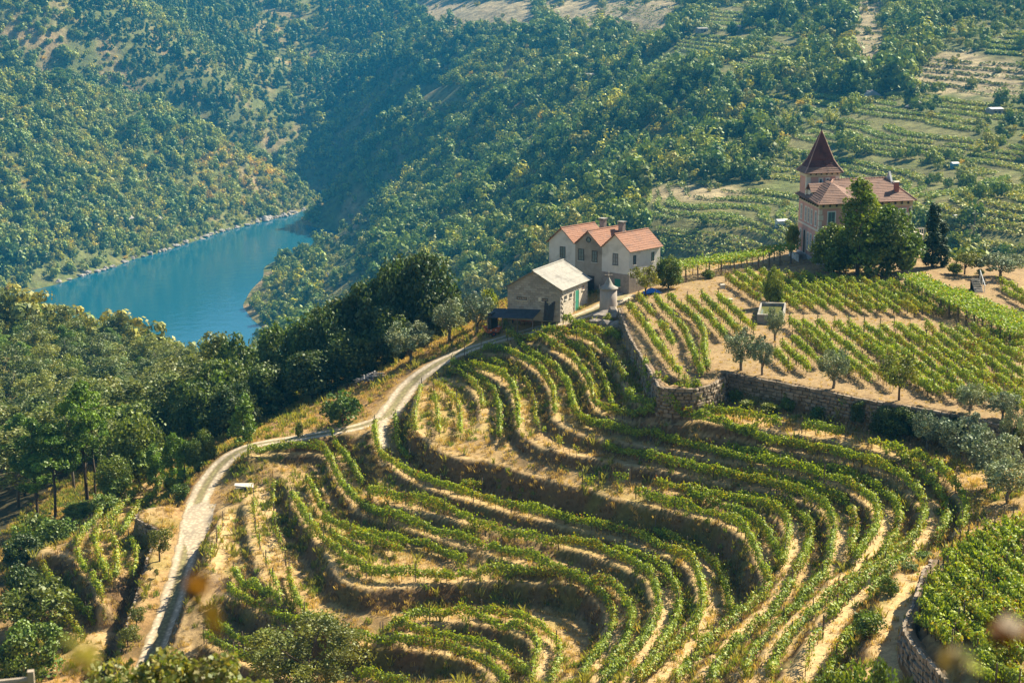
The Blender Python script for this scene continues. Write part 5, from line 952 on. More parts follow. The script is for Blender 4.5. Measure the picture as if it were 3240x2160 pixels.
def scatter():
    N = 260000; y = 205 + (2350 - 205) * fr.random(N) ** .75; x = (fr.random(N) * 2 - 1) * (.36 * y + 40); z = z_sheet(x, y)
    d = np.hypot(x, y); px, py, f = to_px(np.stack([x, y, z], -1)); ok = (z > RIVER_Z + 1.6) & (py > -160) & (py < 1500)
    ok &= ~((x > -45) & (x < 130) & (y < 330)) & ~((x > -62) & (y < 212)) & ~((d < 430) & (x < 0))
    x, y, z, d, px, py = [a[ok] for a in (x, y, z, d, px, py)]
    inv = np.zeros(len(x), bool); dr = np.zeros(len(x), bool)
    inv = in_plots(x, y, z)
    for p in DRY: dr |= in_poly(px, py, p)
    dens = np.clip((fbm(x / 70, y / 70, 91) - .25) * 5, .8, 1); dens = np.where(inv, .004, dens); dens = np.where(dr, .012, dens)
    left = (px < 1010) & (py > np.interp(px, [0, 300, 480, 720, 880, 1000], [235, 255, 325, 455, 545, 625])) & (d > 800); ours = (d < 760) & (x < 30)
    rightv = (px > 2000) & ~ours; vz = ~ours & (((px > 2420) & (py > 300)) | ((px > 2030) & (py > 575)) | (px > 2950)); dens = np.where(vz & ~inv & ~dr, dens * .85, dens)
    keep = fr.random(len(x)) < np.where(left, np.maximum(dens, .8), dens) * np.clip(1.5 - d / 2600, .6, 1); idx = np.flatnonzero(keep)
    # thin out neighbours: one plant per small cell
    cell = np.where(left, 4.4, np.where(ours, 7.0, 7.4))[idx]; key = (np.floor(x[idx] / cell).astype(int) * 100003 + np.floor(y[idx] / cell).astype(int)); _, first = np.unique(key, return_index=True); idx = idx[first]
    x, y, z, d, px, py, left, ours, inv, dr, vz = [a[idx] for a in (x, y, z, d, px, py, left, ours, inv, dr, vz)]; n = len(x)
    nz1 = fbm(x / 90, y / 90, 14); nz2 = fbm(x / 35, y / 35, 15); u = fr.random(n); kind = np.empty(n, int); sz = fr.random(n); sc = np.where(sz < .14, fr.uniform(1.5, 2.2, n), np.where(sz < .62, fr.uniform(.95, 1.45, n), fr.uniform(.5, .9, n))) * (.75 + .6 * fbm(x / 55, y / 55, 19))
    def pick(nm): return np.array(SI[nm])[fr.integers(0, len(SI[nm]), n)]
    kind = np.where(nz1 > .52, pick('oak'), pick('green')); kind = np.where(u < .10, pick('olive'), kind); kind = np.where((u > .10) & (u < .10 + .5 * np.clip((nz2 - .45) * 4, 0, 1)), pick('lime'), kind); kind = np.where((u > .78) & (nz2 > .5), pick('bush'), kind); kind = np.where((u > .93), pick('yel'), kind)
    back = (py < 420) & (px < 1250) & ~left; kind = np.where(back & (nz1 > .45) & (u < .75), pick('pine'), kind)
    u2 = fr.random(n); w_ = u2 + (nz2 - .5) * 1.1; kl = np.where(w_ < .12, pick('oak'), np.where(w_ < .38, pick('green'), np.where(w_ < .68, pick('lime'), np.where(w_ < .80, pick('bush'), np.where(w_ < .9, pick('yel'), pick('olive')))))); kind = np.where(left, kl, kind); sc = np.where(left, sc * .95, sc); sc = np.where(ours, np.minimum(sc, 1.25), sc); sc = np.where(vz, sc * .58, sc); prom = (px > 760) & (px < 1180) & (py > 640) & (py < 1090) & ~left; sc = np.where(prom, sc * .55, sc); kind = np.where(prom & (u2 < .6), np.where(u < .5, pick('bush'), np.where(u < .75, pick('yel'), pick('olive'))), kind)  # left spur: yellow-green scrub, lime share raised to stand in for sunlight
    aut = left & (np.hypot((px - 760) / 160, (py - 560) / 95) < 1) & (u2 < .55); kind = np.where(aut, np.where(u < .3, pick('rust'), pick('yel')), kind)
    kind = np.where(inv | dr, np.where(u < .5, pick('bush'), pick('olive')), kind); kind = np.where(ours, np.where(u < .55, pick('tall'), np.where(u < .8, pick('oak'), pick('olive'))), kind)
    sc = np.where(z < RIVER_Z + 12, sc * .7, sc)
    return np.stack([x, y, z - .3], -1), kind, sc, px, py, d, left, ours
FP, FK, FS, Fpx, Fpy, Fd, Fleft, Fours = scatter(); print('HILL TREES', len(FP))
HT = np.array([8, 9, 8, 7, 6, 3.6, 3.2, 11, 10, 4.5, 13, 6])
def visible(P, k=26):
    """not hidden behind ground: march from the camera"""
    o = np.array([0, 0, CAM_Z]); ok = np.ones(len(P), bool)
    for t in np.linspace(.12, .97, k):
        q = o + (P - o) * t; ok &= q[:, 2] > hz(q[:, 0], q[:, 1]) + .0
    return ok
top = FP.copy(); top[:, 2] += HT[FK] * FS * .7
vis = visible(top) & (Fpx > -20) & (Fpx < 3260) & (Fpy > -40) & (Fpy < 1450)
big = HT[FK] * FS / Fd * vis; order = np.argsort(-big); single = order[:290]; rest = np.setdiff1d(np.arange(len(FP)), single)
KN = {0: 'broad_tree', 1: 'broad_tree', 2: 'broad_tree', 3: 'broad_tree', 4: 'olive_tree', 5: 'bush', 6: 'bush', 7: 'pine_tree', 8: 'pine_tree', 9: 'bush', 10: 'eucalyptus_tree', 11: 'broad_tree'}
KL = {0: 'dark green tree', 1: 'dark green tree', 2: 'mid green tree', 3: 'mid green tree', 4: 'olive green tree', 5: 'grey green bush', 6: 'yellowish bush', 7: 'dark pine', 8: 'dark pine', 9: 'rust coloured bush', 10: 'tall loose eucalyptus', 11: 'bright yellow green tree'}
PLACE = {0: 'in the wood between the pines and the river', 1: 'on the slope behind the pink villa', 2: 'on the wooded hill behind the farmhouse'}
ORD = ['first','second','third','fourth','fifth','sixth','seventh','eighth','ninth','tenth','eleventh','twelfth','thirteenth','fourteenth','fifteenth','sixteenth','seventeenth','eighteenth','nineteenth','twentieth']
groups = {}
for i in single: groups.setdefault((0 if Fours[i] else (1 if Fpx[i] > 2400 else 2), KL[FK[i]]), []).append(i)
for (pl_, kl_), ids in groups.items():
    ids = sorted(ids, key=lambda i: -Fpy[i]); ranks = [ids[a_:a_ + 12] for a_ in range(0, len(ids), 12)]
    for rk, row in enumerate(ranks):
        for ci, i in enumerate(sorted(row, key=lambda i: Fpx[i])):
            o = bpy.data.objects.new(KN[FK[i]], STOCK[FK[i]].data); C.objects.link(o); o.location = FP[i]; o.rotation_euler = (0, 0, rnd.uniform(0, 6.28)); s = float(FS[i]); o.scale = (s * rnd.uniform(.85, 1.15), s, s)
            where = PLACE[pl_].replace('the wood between the pines and the river', 'the riverside wood').replace('the wooded hill behind the farmhouse', 'the farmhouse hill').replace('the slope behind the pink villa', 'the villa slope')
            rw = 'nearest rank' if rk == 0 else f'{ORD[min(rk, 19)]} rank back'
            tag(o, f'{kl_} {where}, {rw}, {ORD[ci]} from the left', 'bush' if KN[FK[i]] == 'bush' else 'tree', f'{kl_} group {PLACE[pl_]}')
gn_scatter('hillside_wood', FP[rest], FK[rest], FS[rest], hide)
# the wood between the pines and the river: full trees, one by one
def near_wood():
    r = np.random.default_rng(77); pts = []
    for _ in range(6000):
        y = r.uniform(212, 440); x = r.uniform(-.34 * y - 6, -.165 * y - 4)
        if x > -56 and y < 232: continue
        if all((x - a) ** 2 + (y - b) ** 2 > (6.3 + (y - 212) * .012) ** 2 for a, b in pts): pts.append((x, y))
    pts.sort(key=lambda p: p[1]); rows = {}
    for x, y in pts: rows.setdefault(int((y - 212) / 19), []).append((x, y))
    for k, row in rows.items():
        row.sort(); 
        for j, (x, y) in enumerate(row):
            t = r.random(); kd, nm, ad = (('euca', 'eucalyptus_tree', 'tall brownish green eucalyptus') if t < .62 else ('oak', 'broad_tree', 'round green broadleaf tree') if t < .88 else ('pine', 'pine_tree', 'dark green pine'))
            h, w = (r.uniform(9, 14), r.uniform(7.5, 11)) if kd == 'euca' else (r.uniform(7, 10), r.uniform(8, 11)) if kd == 'oak' else (r.uniform(9, 13), r.uniform(6, 8))
            rk = 'nearest rank' if k == 0 else f'{ORD[k]} rank back'
            put_tree(nm, kd, x, y, h, w, f'{ad} in the riverside wood, {rk}, {ORD[min(j, 19)]} from the left', 'tree', 'trees of the riverside wood')
    print('NEAR WOOD', len(pts))
near_wood()
tree_px('umbrella_pine', 'pine', 437, 470, 362, 90, 'dark umbrella pine with bare trunk standing alone on the far wooded spur', 'tree')
tree_px('umbrella_pine', 'pine', 190, 290, 212, 75, 'umbrella pine on the ridge of the far spur near the ruined house', 'tree')
# haze: one closed box of thin bluish air round everything
hb = MB().box((0, 1400, 40), (5600, 4000, 740)); hm, n, l = new_mat('valley_haze'); n.remove(n['Principled BSDF'])
pvn = n.new('ShaderNodeVolumePrincipled'); pvn.inputs['Color'].default_value = (.05, .46, .90, 1); pvn.inputs['Density'].default_value = .00010; pvn.inputs['Anisotropy'].default_value = 0; l.new(pvn.outputs[0], n['Material Output'].inputs['Volume'])
tag(hb.build('haze', hm), kind='stuff')
# ---------------------------------------------------------------- building materials
def plaster(name, c1, c2, c3, s=1.2): return nmat(name, c1, c2, s, .9, .15, 7, c3, .55, .15)
white_wall = plaster('limewash', (.60, .56, .48), (.67, .63, .55), (.44, .41, .34))
grey_render = plaster('grey_render', (.30, .26, .20), (.38, .33, .26), (.21, .18, .14))
stone_base = plaster('stone_base', (.26, .22, .18), (.36, .31, .26), (.18, .15, .12), 2.5)
pink_wall = plaster('pink_plaster', (.50, .285, .23), (.56, .33, .27), (.43, .26, .22))
pale_trim = nmat('pale_trim', (.56, .52, .42), (.64, .60, .50), 3, .85, .1)
frame_dark = nmat('dark_frame', (.05, .045, .04), (.07, .06, .05), 5, .7, 0)
frame_white = nmat('white_frame', (.62, .64, .62), (.70, .71, .68), 5, .6, 0)
green_paint = nmat('green_door_paint', (.03, .20, .13), (.05, .26, .17), 3, .55, .1, stretch=(1, 1, .15))
teal_paint = nmat('teal_shutter', (.16, .33, .28), (.22, .40, .33), 4, .6, .1, stretch=(1, 1, .15))
def glass_mat():
    m, n, l = new_mat('window_glass'); b = n['Principled BSDF']; b.inputs['Base Color'].default_value = (.10, .15, .17, 1); b.inputs['Roughness'].default_value = .08; b.inputs['Specular IOR Level'].default_value = .9; return m
glass = glass_mat()
def tile_mat(name, c1, c2, c3): return nmat(name, c1, c2, 5.0, .85, .4, 5, c3, .9, .2)
terracotta = tile_mat('terracotta', (.235, .115, .07), (.30, .16, .105), (.19, .11, .08))
brown_tile = tile_mat('brown_tile', (.17, .10, .072), (.225, .14, .105), (.13, .085, .07))
maroon_tile = tile_mat('maroon_tile', (.10, .038, .034), (.13, .052, .044), (.07, .031, .031))
cement_sheet = nmat('cement_sheet', (.24, .23, .20), (.31, .295, .255), 2.2, .9, .3, 6, (.18, .17, .15), .6)
dark_iron = nmat('dark_iron', (.03, .03, .032), (.05, .05, .05), 6, .6, .1)
block_mats = [nmat(f'block_{k}', tuple(a * f for a in (.36, .325, .275)), tuple(a * f for a in (.43, .39, .335)), 4, .92, .35) for k, f in enumerate((.70, .82, .9, 1.0))]
class Frame:
    """a plan frame: origin, two (not quite square) plan axes, up"""
    def __init__(s, o, u, v):
        s.o = Vector(o); s.u = Vector((u[0], u[1], 0)).normalized(); s.v = Vector((v[0], v[1], 0)).normalized()
    def __call__(s, a, b, c): return s.o + s.u * a + s.v * b + Vector((0, 0, c))
    def box(s, mb, a0, a1, b0, b1, c0, c1): return mb.hexa([s(a0, b0, c0), s(a1, b0, c0), s(a1, b1, c0), s(a0, b1, c0), s(a0, b0, c1), s(a1, b0, c1), s(a1, b1, c1), s(a0, b1, c1)])
def rel(mb, root):
    o = root.location; mb.v = [(v[0] - o[0], v[1] - o[1], v[2] - o[2]) for v in mb.v]; return mb
def part(mb, name, mat, root, parent=None): return rel(mb, root).build(name, mat, parent or root)
def gable(fr, a0, a1, b0, b1, c0, ce, cr):
    """solid with its gable on the front (b0) side, ridge along b"""
    am = (a0 + a1) / 2; vs = [fr(a0, b0, c0), fr(a1, b0, c0), fr(a1, b0, ce), fr(am, b0, cr), fr(a0, b0, ce), fr(a0, b1, c0), fr(a1, b1, c0), fr(a1, b1, ce), fr(am, b1, cr), fr(a0, b1, ce)]
    return MB().add(vs, [(0, 1, 2, 3, 4), (9, 8, 7, 6, 5), (0, 5, 6, 1), (1, 6, 7, 2), (2, 7, 8, 3), (3, 8, 9, 4), (4, 9, 5, 0)])
def courses(A, B, D, Cc, n, th=.05, lap=.03, jit=.012):
    """roof slope: eave A-B, ridge D-Cc; n overlapping tile courses, each its own raised strip cut into short lengths"""
    mb = MB(); A, B, D, Cc = Vector(A), Vector(B), Vector(D), Vector(Cc); nr = (B - A).cross(D - A).normalized(); nr = nr if nr.z > 0 else -nr; r = random.Random(int(A.x * 100) + n)
    for k in range(n):
        t0, t1 = k / n - lap / n, (k + 1) / n + .3 / n; t1 = min(t1, 1.0); t0 = max(t0, -.02)
        p0, p1, q0, q1 = A.lerp(D, t0), B.lerp(Cc, t0), A.lerp(D, t1), B.lerp(Cc, t1); m = max(1, int((p1 - p0).length / 1.1))
        for j in range(m):
            s0, s1 = j / m, (j + 1) / m; up = nr * (th + r.uniform(-jit, jit)); lo = nr * .012; a, b, c, d = p0.lerp(p1, s0), p0.lerp(p1, s1), q0.lerp(q1, s1), q0.lerp(q1, s0)
            mb.add([a + lo, b + lo, b + up, a + up, d + lo, c + lo], [(0, 1, 2, 3), (3, 2, 5, 4), (0, 3, 4), (1, 5, 2)])
    # solid bed under the tiles
    dn = nr * -.06; mb.add([A, B, Cc, D, A + dn, B + dn, Cc + dn, D + dn], [(0, 1, 2, 3), (7, 6, 5, 4), (0, 4, 5, 1), (1, 5, 6, 2), (2, 6, 7, 3), (3, 7, 4, 0)])
    return mb
def window(fr, side, s0, s1, c0, c1, at, root, mat=None, trim=None, bars=(1, 2), name='window', depth=.10, pane_mat=None):
    """side 'f': on the plane b=at facing -v; 'r': on the plane a=at facing away from +u; 'l': a=at facing +u. window > pane, frame, sill"""
    mat = mat or frame_dark
    def bx(mb, x0, x1, y0, y1, d0, d1):
        if side == 'f': return fr.box(mb, x0, x1, at - d1, at - d0, y0, y1)
        if side == 'r': return fr.box(mb, at - d1, at - d0, x0, x1, y0, y1)
        return fr.box(mb, at + d0, at + d1, x0, x1, y0, y1)
    w = .07; mb = MB(); bx(mb, s0, s0 + w, c0, c1, -.03, .05); bx(mb, s1 - w, s1, c0, c1, -.03, .05); bx(mb, s0 + w, s1 - w, c0, c0 + w, -.03, .047); bx(mb, s0 + w, s1 - w, c1 - w, c1, -.03, .047)
    for k in range(1, bars[0] + 1): x = s0 + (s1 - s0) * k / (bars[0] + 1); bx(mb, x - .025, x + .025, c0 + w, c1 - w, .0, .04)
    for k in range(1, bars[1] + 1): y = c0 + (c1 - c0) * k / (bars[1] + 1); bx(mb, s0 + w, s1 - w, y - .02, y + .02, .0, .037)
    o = part(mb, name, mat, root); g = MB(); bx(g, s0 + w * .6, s1 - w * .6, c0 + w * .6, c1 - w * .6, -.02, .012); part(g, 'pane', pane_mat or glass, root, o)
    if trim:
        t = MB(); e = .13; bx(t, s0 - e, s0 - .002, c0 - .02, c1 + e, -.02, .06); bx(t, s1 + .002, s1 + e, c0 - .02, c1 + e, -.02, .06); bx(t, s0, s1, c1 + .002, c1 + e - .003, -.02, .057); part(t, 'surround', trim, root, o)
    sl = MB(); bx(sl, s0 - .1, s1 + .1, c0 - .09, c0 - .005, -.02, .11); part(sl, 'sill', trim or pale_trim, root, o)
    return o
# ---------------------------------------------------------------- white farmhouse with three gables
P0 = at_z(1989.5, 928, -.5); hf = Frame((P0[0], P0[1], -.5), (-.806, .592), (.72, .694))
house = empty('farmhouse', hf.o); tag(house, 'white farmhouse with three gabled wings under orange tiled roofs', 'farmhouse')
W, DP, CE, CR, CB = 4.33, 6.2, 5.85, 7.75, 2.45
for k, (wm_, nm) in enumerate(((white_wall, 'wing_wall'), (grey_render, 'wing_wall'), (white_wall, 'wing_wall'))):
    a0, a1 = k * W, (k + 1) * W; b0 = 0 if k != 1 else .02
    o = part(gable(hf, a0 + (.002 if k else 0), a1 - .002, b0, DP, CB if k != 1 else -.8, CE, CR), nm, wm_, house)
    if k == 1: o['label'] = 'unpainted grey middle gable'
part(hf.box(MB(), -.03, W - .004, -.04, DP + .03, -.9, CB), 'ground_storey', stone_base, house); part(hf.box(MB(), 2 * W + .004, 3 * W + .03, -.04, DP + .03, -.9, CB), 'ground_storey', white_wall, house)
part(hf.box(MB(), -.05, W, -.06, .0, CB - .06, CB + .05), 'string_course', stone_base, house)
for k in range(3):
    a0, a1 = k * W, (k + 1) * W; am = (a0 + a1) / 2; e = .30 if k == 0 else .0; e2 = .3 if k == 2 else 0
    rf = part(courses(hf(a0 - e, -.28, CE - e * .85), hf(a0 - e, DP + .25, CE - e * .85), hf(am, -.28, CR + .02), hf(am, DP + .25, CR + .02), 9), 'roof', terracotta, house)
    part(courses(hf(a1 + e2, DP + .25, CE - e2 * .85), hf(a1 + e2, -.28, CE - e2 * .85), hf(am, DP + .25, CR + .02), hf(am, -.28, CR + .02), 9), 'roof_slope', terracotta, house, rf)
    rt = MB(); rt.tube([hf(am, -.3, CR + .06), hf(am, DP + .27, CR + .06)], .10, 6); part(rt, 'ridge_tiles', terracotta, house, rf)
def chimney(fr, a, b, c0, c1, root):
    o = part(fr.box(MB(), a - .34, a + .34, b - .3, b + .3, c0, c1), 'chimney', stone_base, root); part(fr.box(MB(), a - .48, a + .48, b - .42, b + .42, c1 + .16, c1 + .26), 'chimney_cap', cement_sheet, root, o)
    t = MB(); [fr.box(t, a + i * .3 - .05, a + i * .3 + .05, b + j * .25 - .05, b + j * .25 + .05, c1, c1 + .16) for i in (-1, 1) for j in (-1, 1)]; part(t, 'cap_legs', stone_base, root, o)
chimney(hf, 1.95 * W, 5.2, CE + .6, CR + .75, house); chimney(hf, 1.28 * W, 5.4, CE + .6, CR + .55, house)
window(hf, 'f', 1.75, 2.6, 3.55, 5.15, 0, house, bars=(1, 2)); window(hf, 'f', W + .75, W + 1.6, 3.6, 5.15, 0, house, bars=(1, 2)); window(hf, 'f', W + 2.9, W + 3.8, 3.6, 5.2, 0, house, bars=(1, 2)); window(hf, 'f', 2 * W + 1.6, 2 * W + 2.5, 3.6, 5.2, 0, house, bars=(1, 2))
window(hf, 'r', .75, 1.3, 3.75, 5.0, 0, house, bars=(0, 1)); window(hf, 'r', 4.4, 4.95, 3.75, 5.0, 0, house, bars=(0, 1))
window(hf, 'f', 1.3, 2.2, .75, 1.75, -.04, house, mat=green_paint, bars=(0, 0), pane_mat=green_paint, name='shutter')
oc = MB(); ring = [(hf(1.5 * W + .34 * math.cos(t), -.04, 6.55 + .34 * math.sin(t))) for t in np.linspace(0, 2 * math.pi, 17)]; oc.tube(ring, .06, 6); o = part(oc, 'round_window', frame_dark, house)
dk = MB(); n_ = 16; vs = [hf(1.5 * W + .32 * math.cos(2 * math.pi * k / n_), -.01, 6.55 + .32 * math.sin(2 * math.pi * k / n_)) for k in range(n_)]; dk.add(vs, [tuple(range(n_))]); part(dk, 'pane', glass, house, o)
d_ = part(hf.box(MB(), W + 1.2, W + 2.3, -.03, .04, -.5, 1.7), 'door', frame_dark, house)
lw = MB(); hf.box(lw, W + 2.6, W + 2.9, -3.0, .0, -1, 1.6); part(lw, 'side_wall', grey_render, house)
part(hf.box(MB(), W + .1, W + 2.6, -3.0, -2.75, -1.2, 1.5), 'annex_wall', grey_render, house)
# ---------------------------------------------------------------- grey block shed
sf = Frame((6.2, 202.4, -1.75), (math.cos(R(165)), math.sin(R(165))), (math.cos(R(62)), math.sin(R(62))))
shed = empty('shed', sf.o); tag(shed, 'grey block shed with a pale sheet roof and a green door', 'shed')
SW, SDp, SE, SR = 7.1, 8.2, 3.75, 5.9
part(gable(sf, .06, SW - .06, .06, SDp - .06, -.6, SE - .03, SR - .05), 'wall_core', block_mats[1], shed)
# block facing: each block its own piece, joints recessed
blk_me = [MB().box((0, 0, 0), (.585, .07, .285)).mesh('block', m) for m in block_mats]
side_me = [MB().box((0, 0, 0), (.585, .07, .285)).mesh('block', plaster(f'lit_block_{k}', *[tuple(a * f for a in (.52, .46, .36)) for f in (f0, f0 * 1.1, f0 * .85)])) for k, f0 in enumerate((.9, 1.0, 1.08))]  # sunlit side blocks: a paler, warmer copy, sunlight put into the colour
nb = 0
for side, L in (('f', SW), ('r', SDp)):
    for row in range(20):
        c = -.3 + row * .305 + .15; top = SE - .12 if side == 'r' else None
        if side == 'r' and c > SE - .1: break
        off = .3 if row % 2 else 0
        for k in range(-1, int(L / .61) + 2):
            a = k * .61 + off + .3
            if a - .29 < .03 or a + .29 > L - .0: continue
            if side == 'f':
                lim = SE + (SR - SE) * (1 - abs(a - SW / 2) / (SW / 2)) - .22 - .06
                if c + .15 > lim or nb > 285: continue
                if (.75 < c - .0 < 2.9 and 2.0 < a < 2.9 and c < 2.4): pass
                p = sf(a, .012, c); rz = math.atan2(sf.u.y, sf.u.x)
            else:
                if 3.9 < a < 5.2 and c < 2.75 or nb > 295: continue
                p = sf(.012, a, c); rz = math.atan2(sf.v.y, sf.v.x)
            link('block', (blk_me if side == 'f' else side_me)[rnd.randrange(3 if side == 'r' else 4)], shed, (p.x - shed.location[0], p.y - shed.location[1], p.z - shed.location[2]), rz); nb += 1
q = (SR - SE) / (SW / 2)
def shroof(s):
    e = .35; a0, am = ((-e, SW / 2) if s == 0 else (SW + e, SW / 2)); return courses(sf(a0, -.3, SE - e * q + .05), sf(a0, SDp + .3, SE - e * q + .05), sf(am, -.3, SR + .05), sf(am, SDp + .3, SR + .05), 4, .035, .05, .01)
rf = part(shroof(0), 'roof', cement_sheet, shed); part(shroof(1), 'roof_slope', cement_sheet, shed, rf)
part(MB().tube([sf(SW / 2, -.32, SR + .09), sf(SW / 2, SDp + .32, SR + .09)], .11, 6), 'ridge_cap', cement_sheet, shed, rf)
dr = part(sf.box(MB(), -.09, .0, 4.0, 5.1, .02, 2.7), 'door', green_paint, shed)
part(sf.box(MB(), -.13, -.02, 3.88, 3.99, .0, 2.8), 'door_frame', pale_trim, shed, dr); part(sf.box(MB(), -.13, -.02, 5.11, 5.22, .0, 2.8), 'door_frame', pale_trim, shed, dr)
part(MB().box(tuple(sf(-.11, 4.2, 1.3)), (.05, .05, .16)), 'handle', dark_iron, shed, dr)
for b0 in (1.0, 2.5): window(sf, 'r', b0, b0 + .62, 2.15, 2.65, -.03, shed, bars=(1, 0))
window(sf, 'r', 6.2, 6.85, 2.5, 3.0, -.03, shed, bars=(0, 0), mat=terracotta)
window(sf, 'f', 5.0 - .55, 5.0 + .75, 2.05, 2.45, -.03, shed, bars=(3, 0)); window(sf, 'f', 1.65, 2.45, 2.0, 2.4, -.03, shed, bars=(2, 0))
part(sf.box(MB(), 2.5, 2.9, -.06, .02, 2.05, 2.5), 'patch', pale_trim, shed)
# tall dark leaves of an old gate leaning on the shed front
gr = empty('old_gate', sf(1.3, -.5, -.1)); tag(gr, 'dark old gate of uneven boards leaning against the shed front', 'gate')
for k, (x, h) in enumerate(((0, 2.35), (.22, 2.1), (.44, 1.75), (.66, 1.9), (.88, 2.15), (1.1, 2.3))):
    b = MB(); p0 = sf(1.9 - x, -.62, -.35); p1 = sf(1.9 - x, -.16, h - .2); w = sf.u * .10; t = sf.v * .05
    b.hexa([p0 - w, p0 + w, p0 + w + t, p0 - w + t, p1 - w, p1 + w, p1 + w + t, p1 - w + t]); part(b, 'board', dark_iron, gr)
# lean-to store at the left end of the shed
ln = empty('lean_to', sf(6.6, -1.6, -.9)); tag(ln, 'low dark lean-to of sheet metal left of the shed', 'lean-to')
part(MB().hexa([sf(2.6, -2.2, .12), sf(8.7, -2.2, -.05), sf(8.7, -.05, .75), sf(2.6, -.05, .85), sf(2.6, -2.2, .17), sf(8.7, -2.2, .0), sf(8.7, -.05, .80), sf(2.6, -.05, .90)]), 'roof', nmat('dark_sheet', (.04, .045, .05), (.07, .075, .08), 2, .7, .1), ln)
for a in (2.7, 4.7, 6.7, 8.6): part(MB().tube([sf(a, -2.1, -1.9), sf(a, -2.1, .05)], .07, 6), 'post', wood_post, ln)
part(sf.box(MB(), 8.2, 8.65, -2.0, -.2, -1.6, .5), 'end_wall', dark_iron, ln)
rust_red = nmat('rusty_red_paint', (.32, .06, .03), (.42, .10, .05), 6, .7, .2, 5, (.20, .07, .04), 2)
orange_paint = nmat('orange_cart_paint', (.50, .13, .05), (.58, .18, .08), 5, .6, .1, 5, (.30, .12, .06), 2)
tyre = nmat('tyre_rubber', (.02, .02, .02), (.035, .035, .035), 8, .9, .2)
def wheel(root, p, ax, rad=.32, w=.16):
    ax = Vector(ax).normalized(); p = Vector(p); a = ax.cross(Vector((0, 0, 1))); vs = []; fs = []; n = 16
    for (rr, d) in ((rad * .55, -w / 2), (rad, -w / 2), (rad, w / 2), (rad * .55, w / 2)):
        for k in range(n): t = 2 * math.pi * k / n; vs.append(p + ax * d + a * (rr * math.cos(t)) + Vector((0, 0, rr * math.sin(t))))
    for i in range(3):
        for k in range(n): k2 = (k + 1) % n; fs.append((i * n + k, i * n + k2, (i + 1) * n + k2, (i + 1) * n + k))
    wo = part(MB().add(vs, fs), 'wheel', tyre, root); part(MB().tube([p - ax * w * .3, p + ax * w * .3], rad * .56, 12), 'rim', rust_red, root, wo)
g = ground(1557, 1061); ct = empty('cart', (g[0], g[1], g[2])); tag(ct, 'small orange two wheeled tipping cart beside the road', 'cart'); cf = Frame(g, (.95, .3), (-.3, .95))
part(MB().hexa([cf(-.75, -.5, .45), cf(.75, -.5, .45), cf(.75, .5, .45), cf(-.75, .5, .45), cf(-1.05, -.65, 1.15), cf(1.05, -.65, 1.15), cf(1.05, .65, 1.15), cf(-1.05, .65, 1.15)]), 'tub', orange_paint, ct)
rm_ = MB(); rm_.tube([cf(-1.06, -.66, 1.16), cf(1.06, -.66, 1.16), cf(1.06, .66, 1.16), cf(-1.06, .66, 1.16), cf(-1.06, -.66, 1.16)], .045, 6); part(rm_, 'rim', rust_red, ct)
for s in (-1, 1): wheel(ct, cf(0, s * .72, .33), cf.v)
part(MB().tube([cf(.7, 0, .5), cf(1.9, 0, .35)], .04, 6), 'drawbar', dark_iron, ct)
for k in (-.35, .3): part(MB().tube([cf(k, -.665, .85), cf(k, -.69, .85)], .09, 10), 'lamp', frame_white, ct)
g = ground(1655, 1026); tr = empty('harrow', (g[0], g[1], g[2])); tag(tr, 'rusty red farm implement in the shade under the lean-to', 'farm implement'); tf = Frame(g, sf.u, sf.v)
f_ = MB(); f_.tube([tf(-1.4, 0, .5), tf(1.4, 0, .55)], .07, 6); f_.tube([tf(-1.4, .8, .5), tf(1.4, .8, .5)], .06, 6); f_.tube([tf(-1.3, 0, .5), tf(-1.3, .8, .5)], .05, 6); f_.tube([tf(1.3, 0, .5), tf(1.3, .8, .5)], .05, 6); part(f_, 'frame', rust_red, tr)
for k in range(6): part(MB().tube([tf(-1.2 + k * .48, .0, .5), tf(-1.2 + k * .48, -.2, .05), tf(-1.1 + k * .48, -.05, -.02)], .03, 5), 'tine', rust_red, tr)
for s in (-1, 1): wheel(tr, tf(s * 1.55, .4, .3), tf.u, .3, .12)
# ---------------------------------------------------------------- round stone tower with a conical cap
g = ground(1925.6, 985); g[2] = max(g[2], -1.4); sl = empty('stone_tower', (g[0], g[1] + .9, -1.0)); tag(sl, 'round grey stone tower with a conical cap and cross shaped finial', 'tower')
part(MB().lathe([(1.16, -1.6), (1.15, .0), (1.10, 2.55)], 32), 'drum', nmat('tower_render', (.33, .29, .24), (.42, .37, .31), 1.6, .92, .3, 7, (.20, .17, .15), .8, stretch=(1, 1, .35)), sl, None) if False else None
tm_ = nmat('tower_render', (.33, .29, .24), (.42, .37, .31), 1.6, .92, .3, 7, (.20, .17, .15), .8, stretch=(1, 1, .35))
MB().lathe([(1.16, -2.2), (1.14, .0), (1.09, 2.55)], 32).build('drum', tm_, sl, True)
cp = MB().lathe([(1.0, 2.52), (1.24, 2.56), (1.25, 2.66), (.62, 3.0), (.36, 3.5), (.13, 3.95), (.02, 4.02)], 32).build('cap', cement_sheet, sl, True)
fn = MB().tube([(0, 0, 3.9), (0, 0, 4.75)], [.09, .05], 8); fn.tube([(-.42, 0, 4.3), (.42, 0, 4.3)], .07, 6); fn.tube([(0, -.42, 4.3), (0, .42, 4.3)], .07, 6); fn.build('finial', stone_base, sl)
for a in (0, 1.571, 3.142, 4.712): MB().box((.42 * math.cos(a), .42 * math.sin(a), 4.3), (.16, .16, .16)).build('finial_knob', stone_base, cp)
MB().tube([(-1.15, -.1, 2.6), (-1.2, -.1, 3.05)], [.12, .05], 6).build('pinnacle', stone_base, sl)
MB().lathe([(1.5, -1.4), (1.45, -.9), (1.2, -.75)], 20).build('plinth', stone_base, sl)
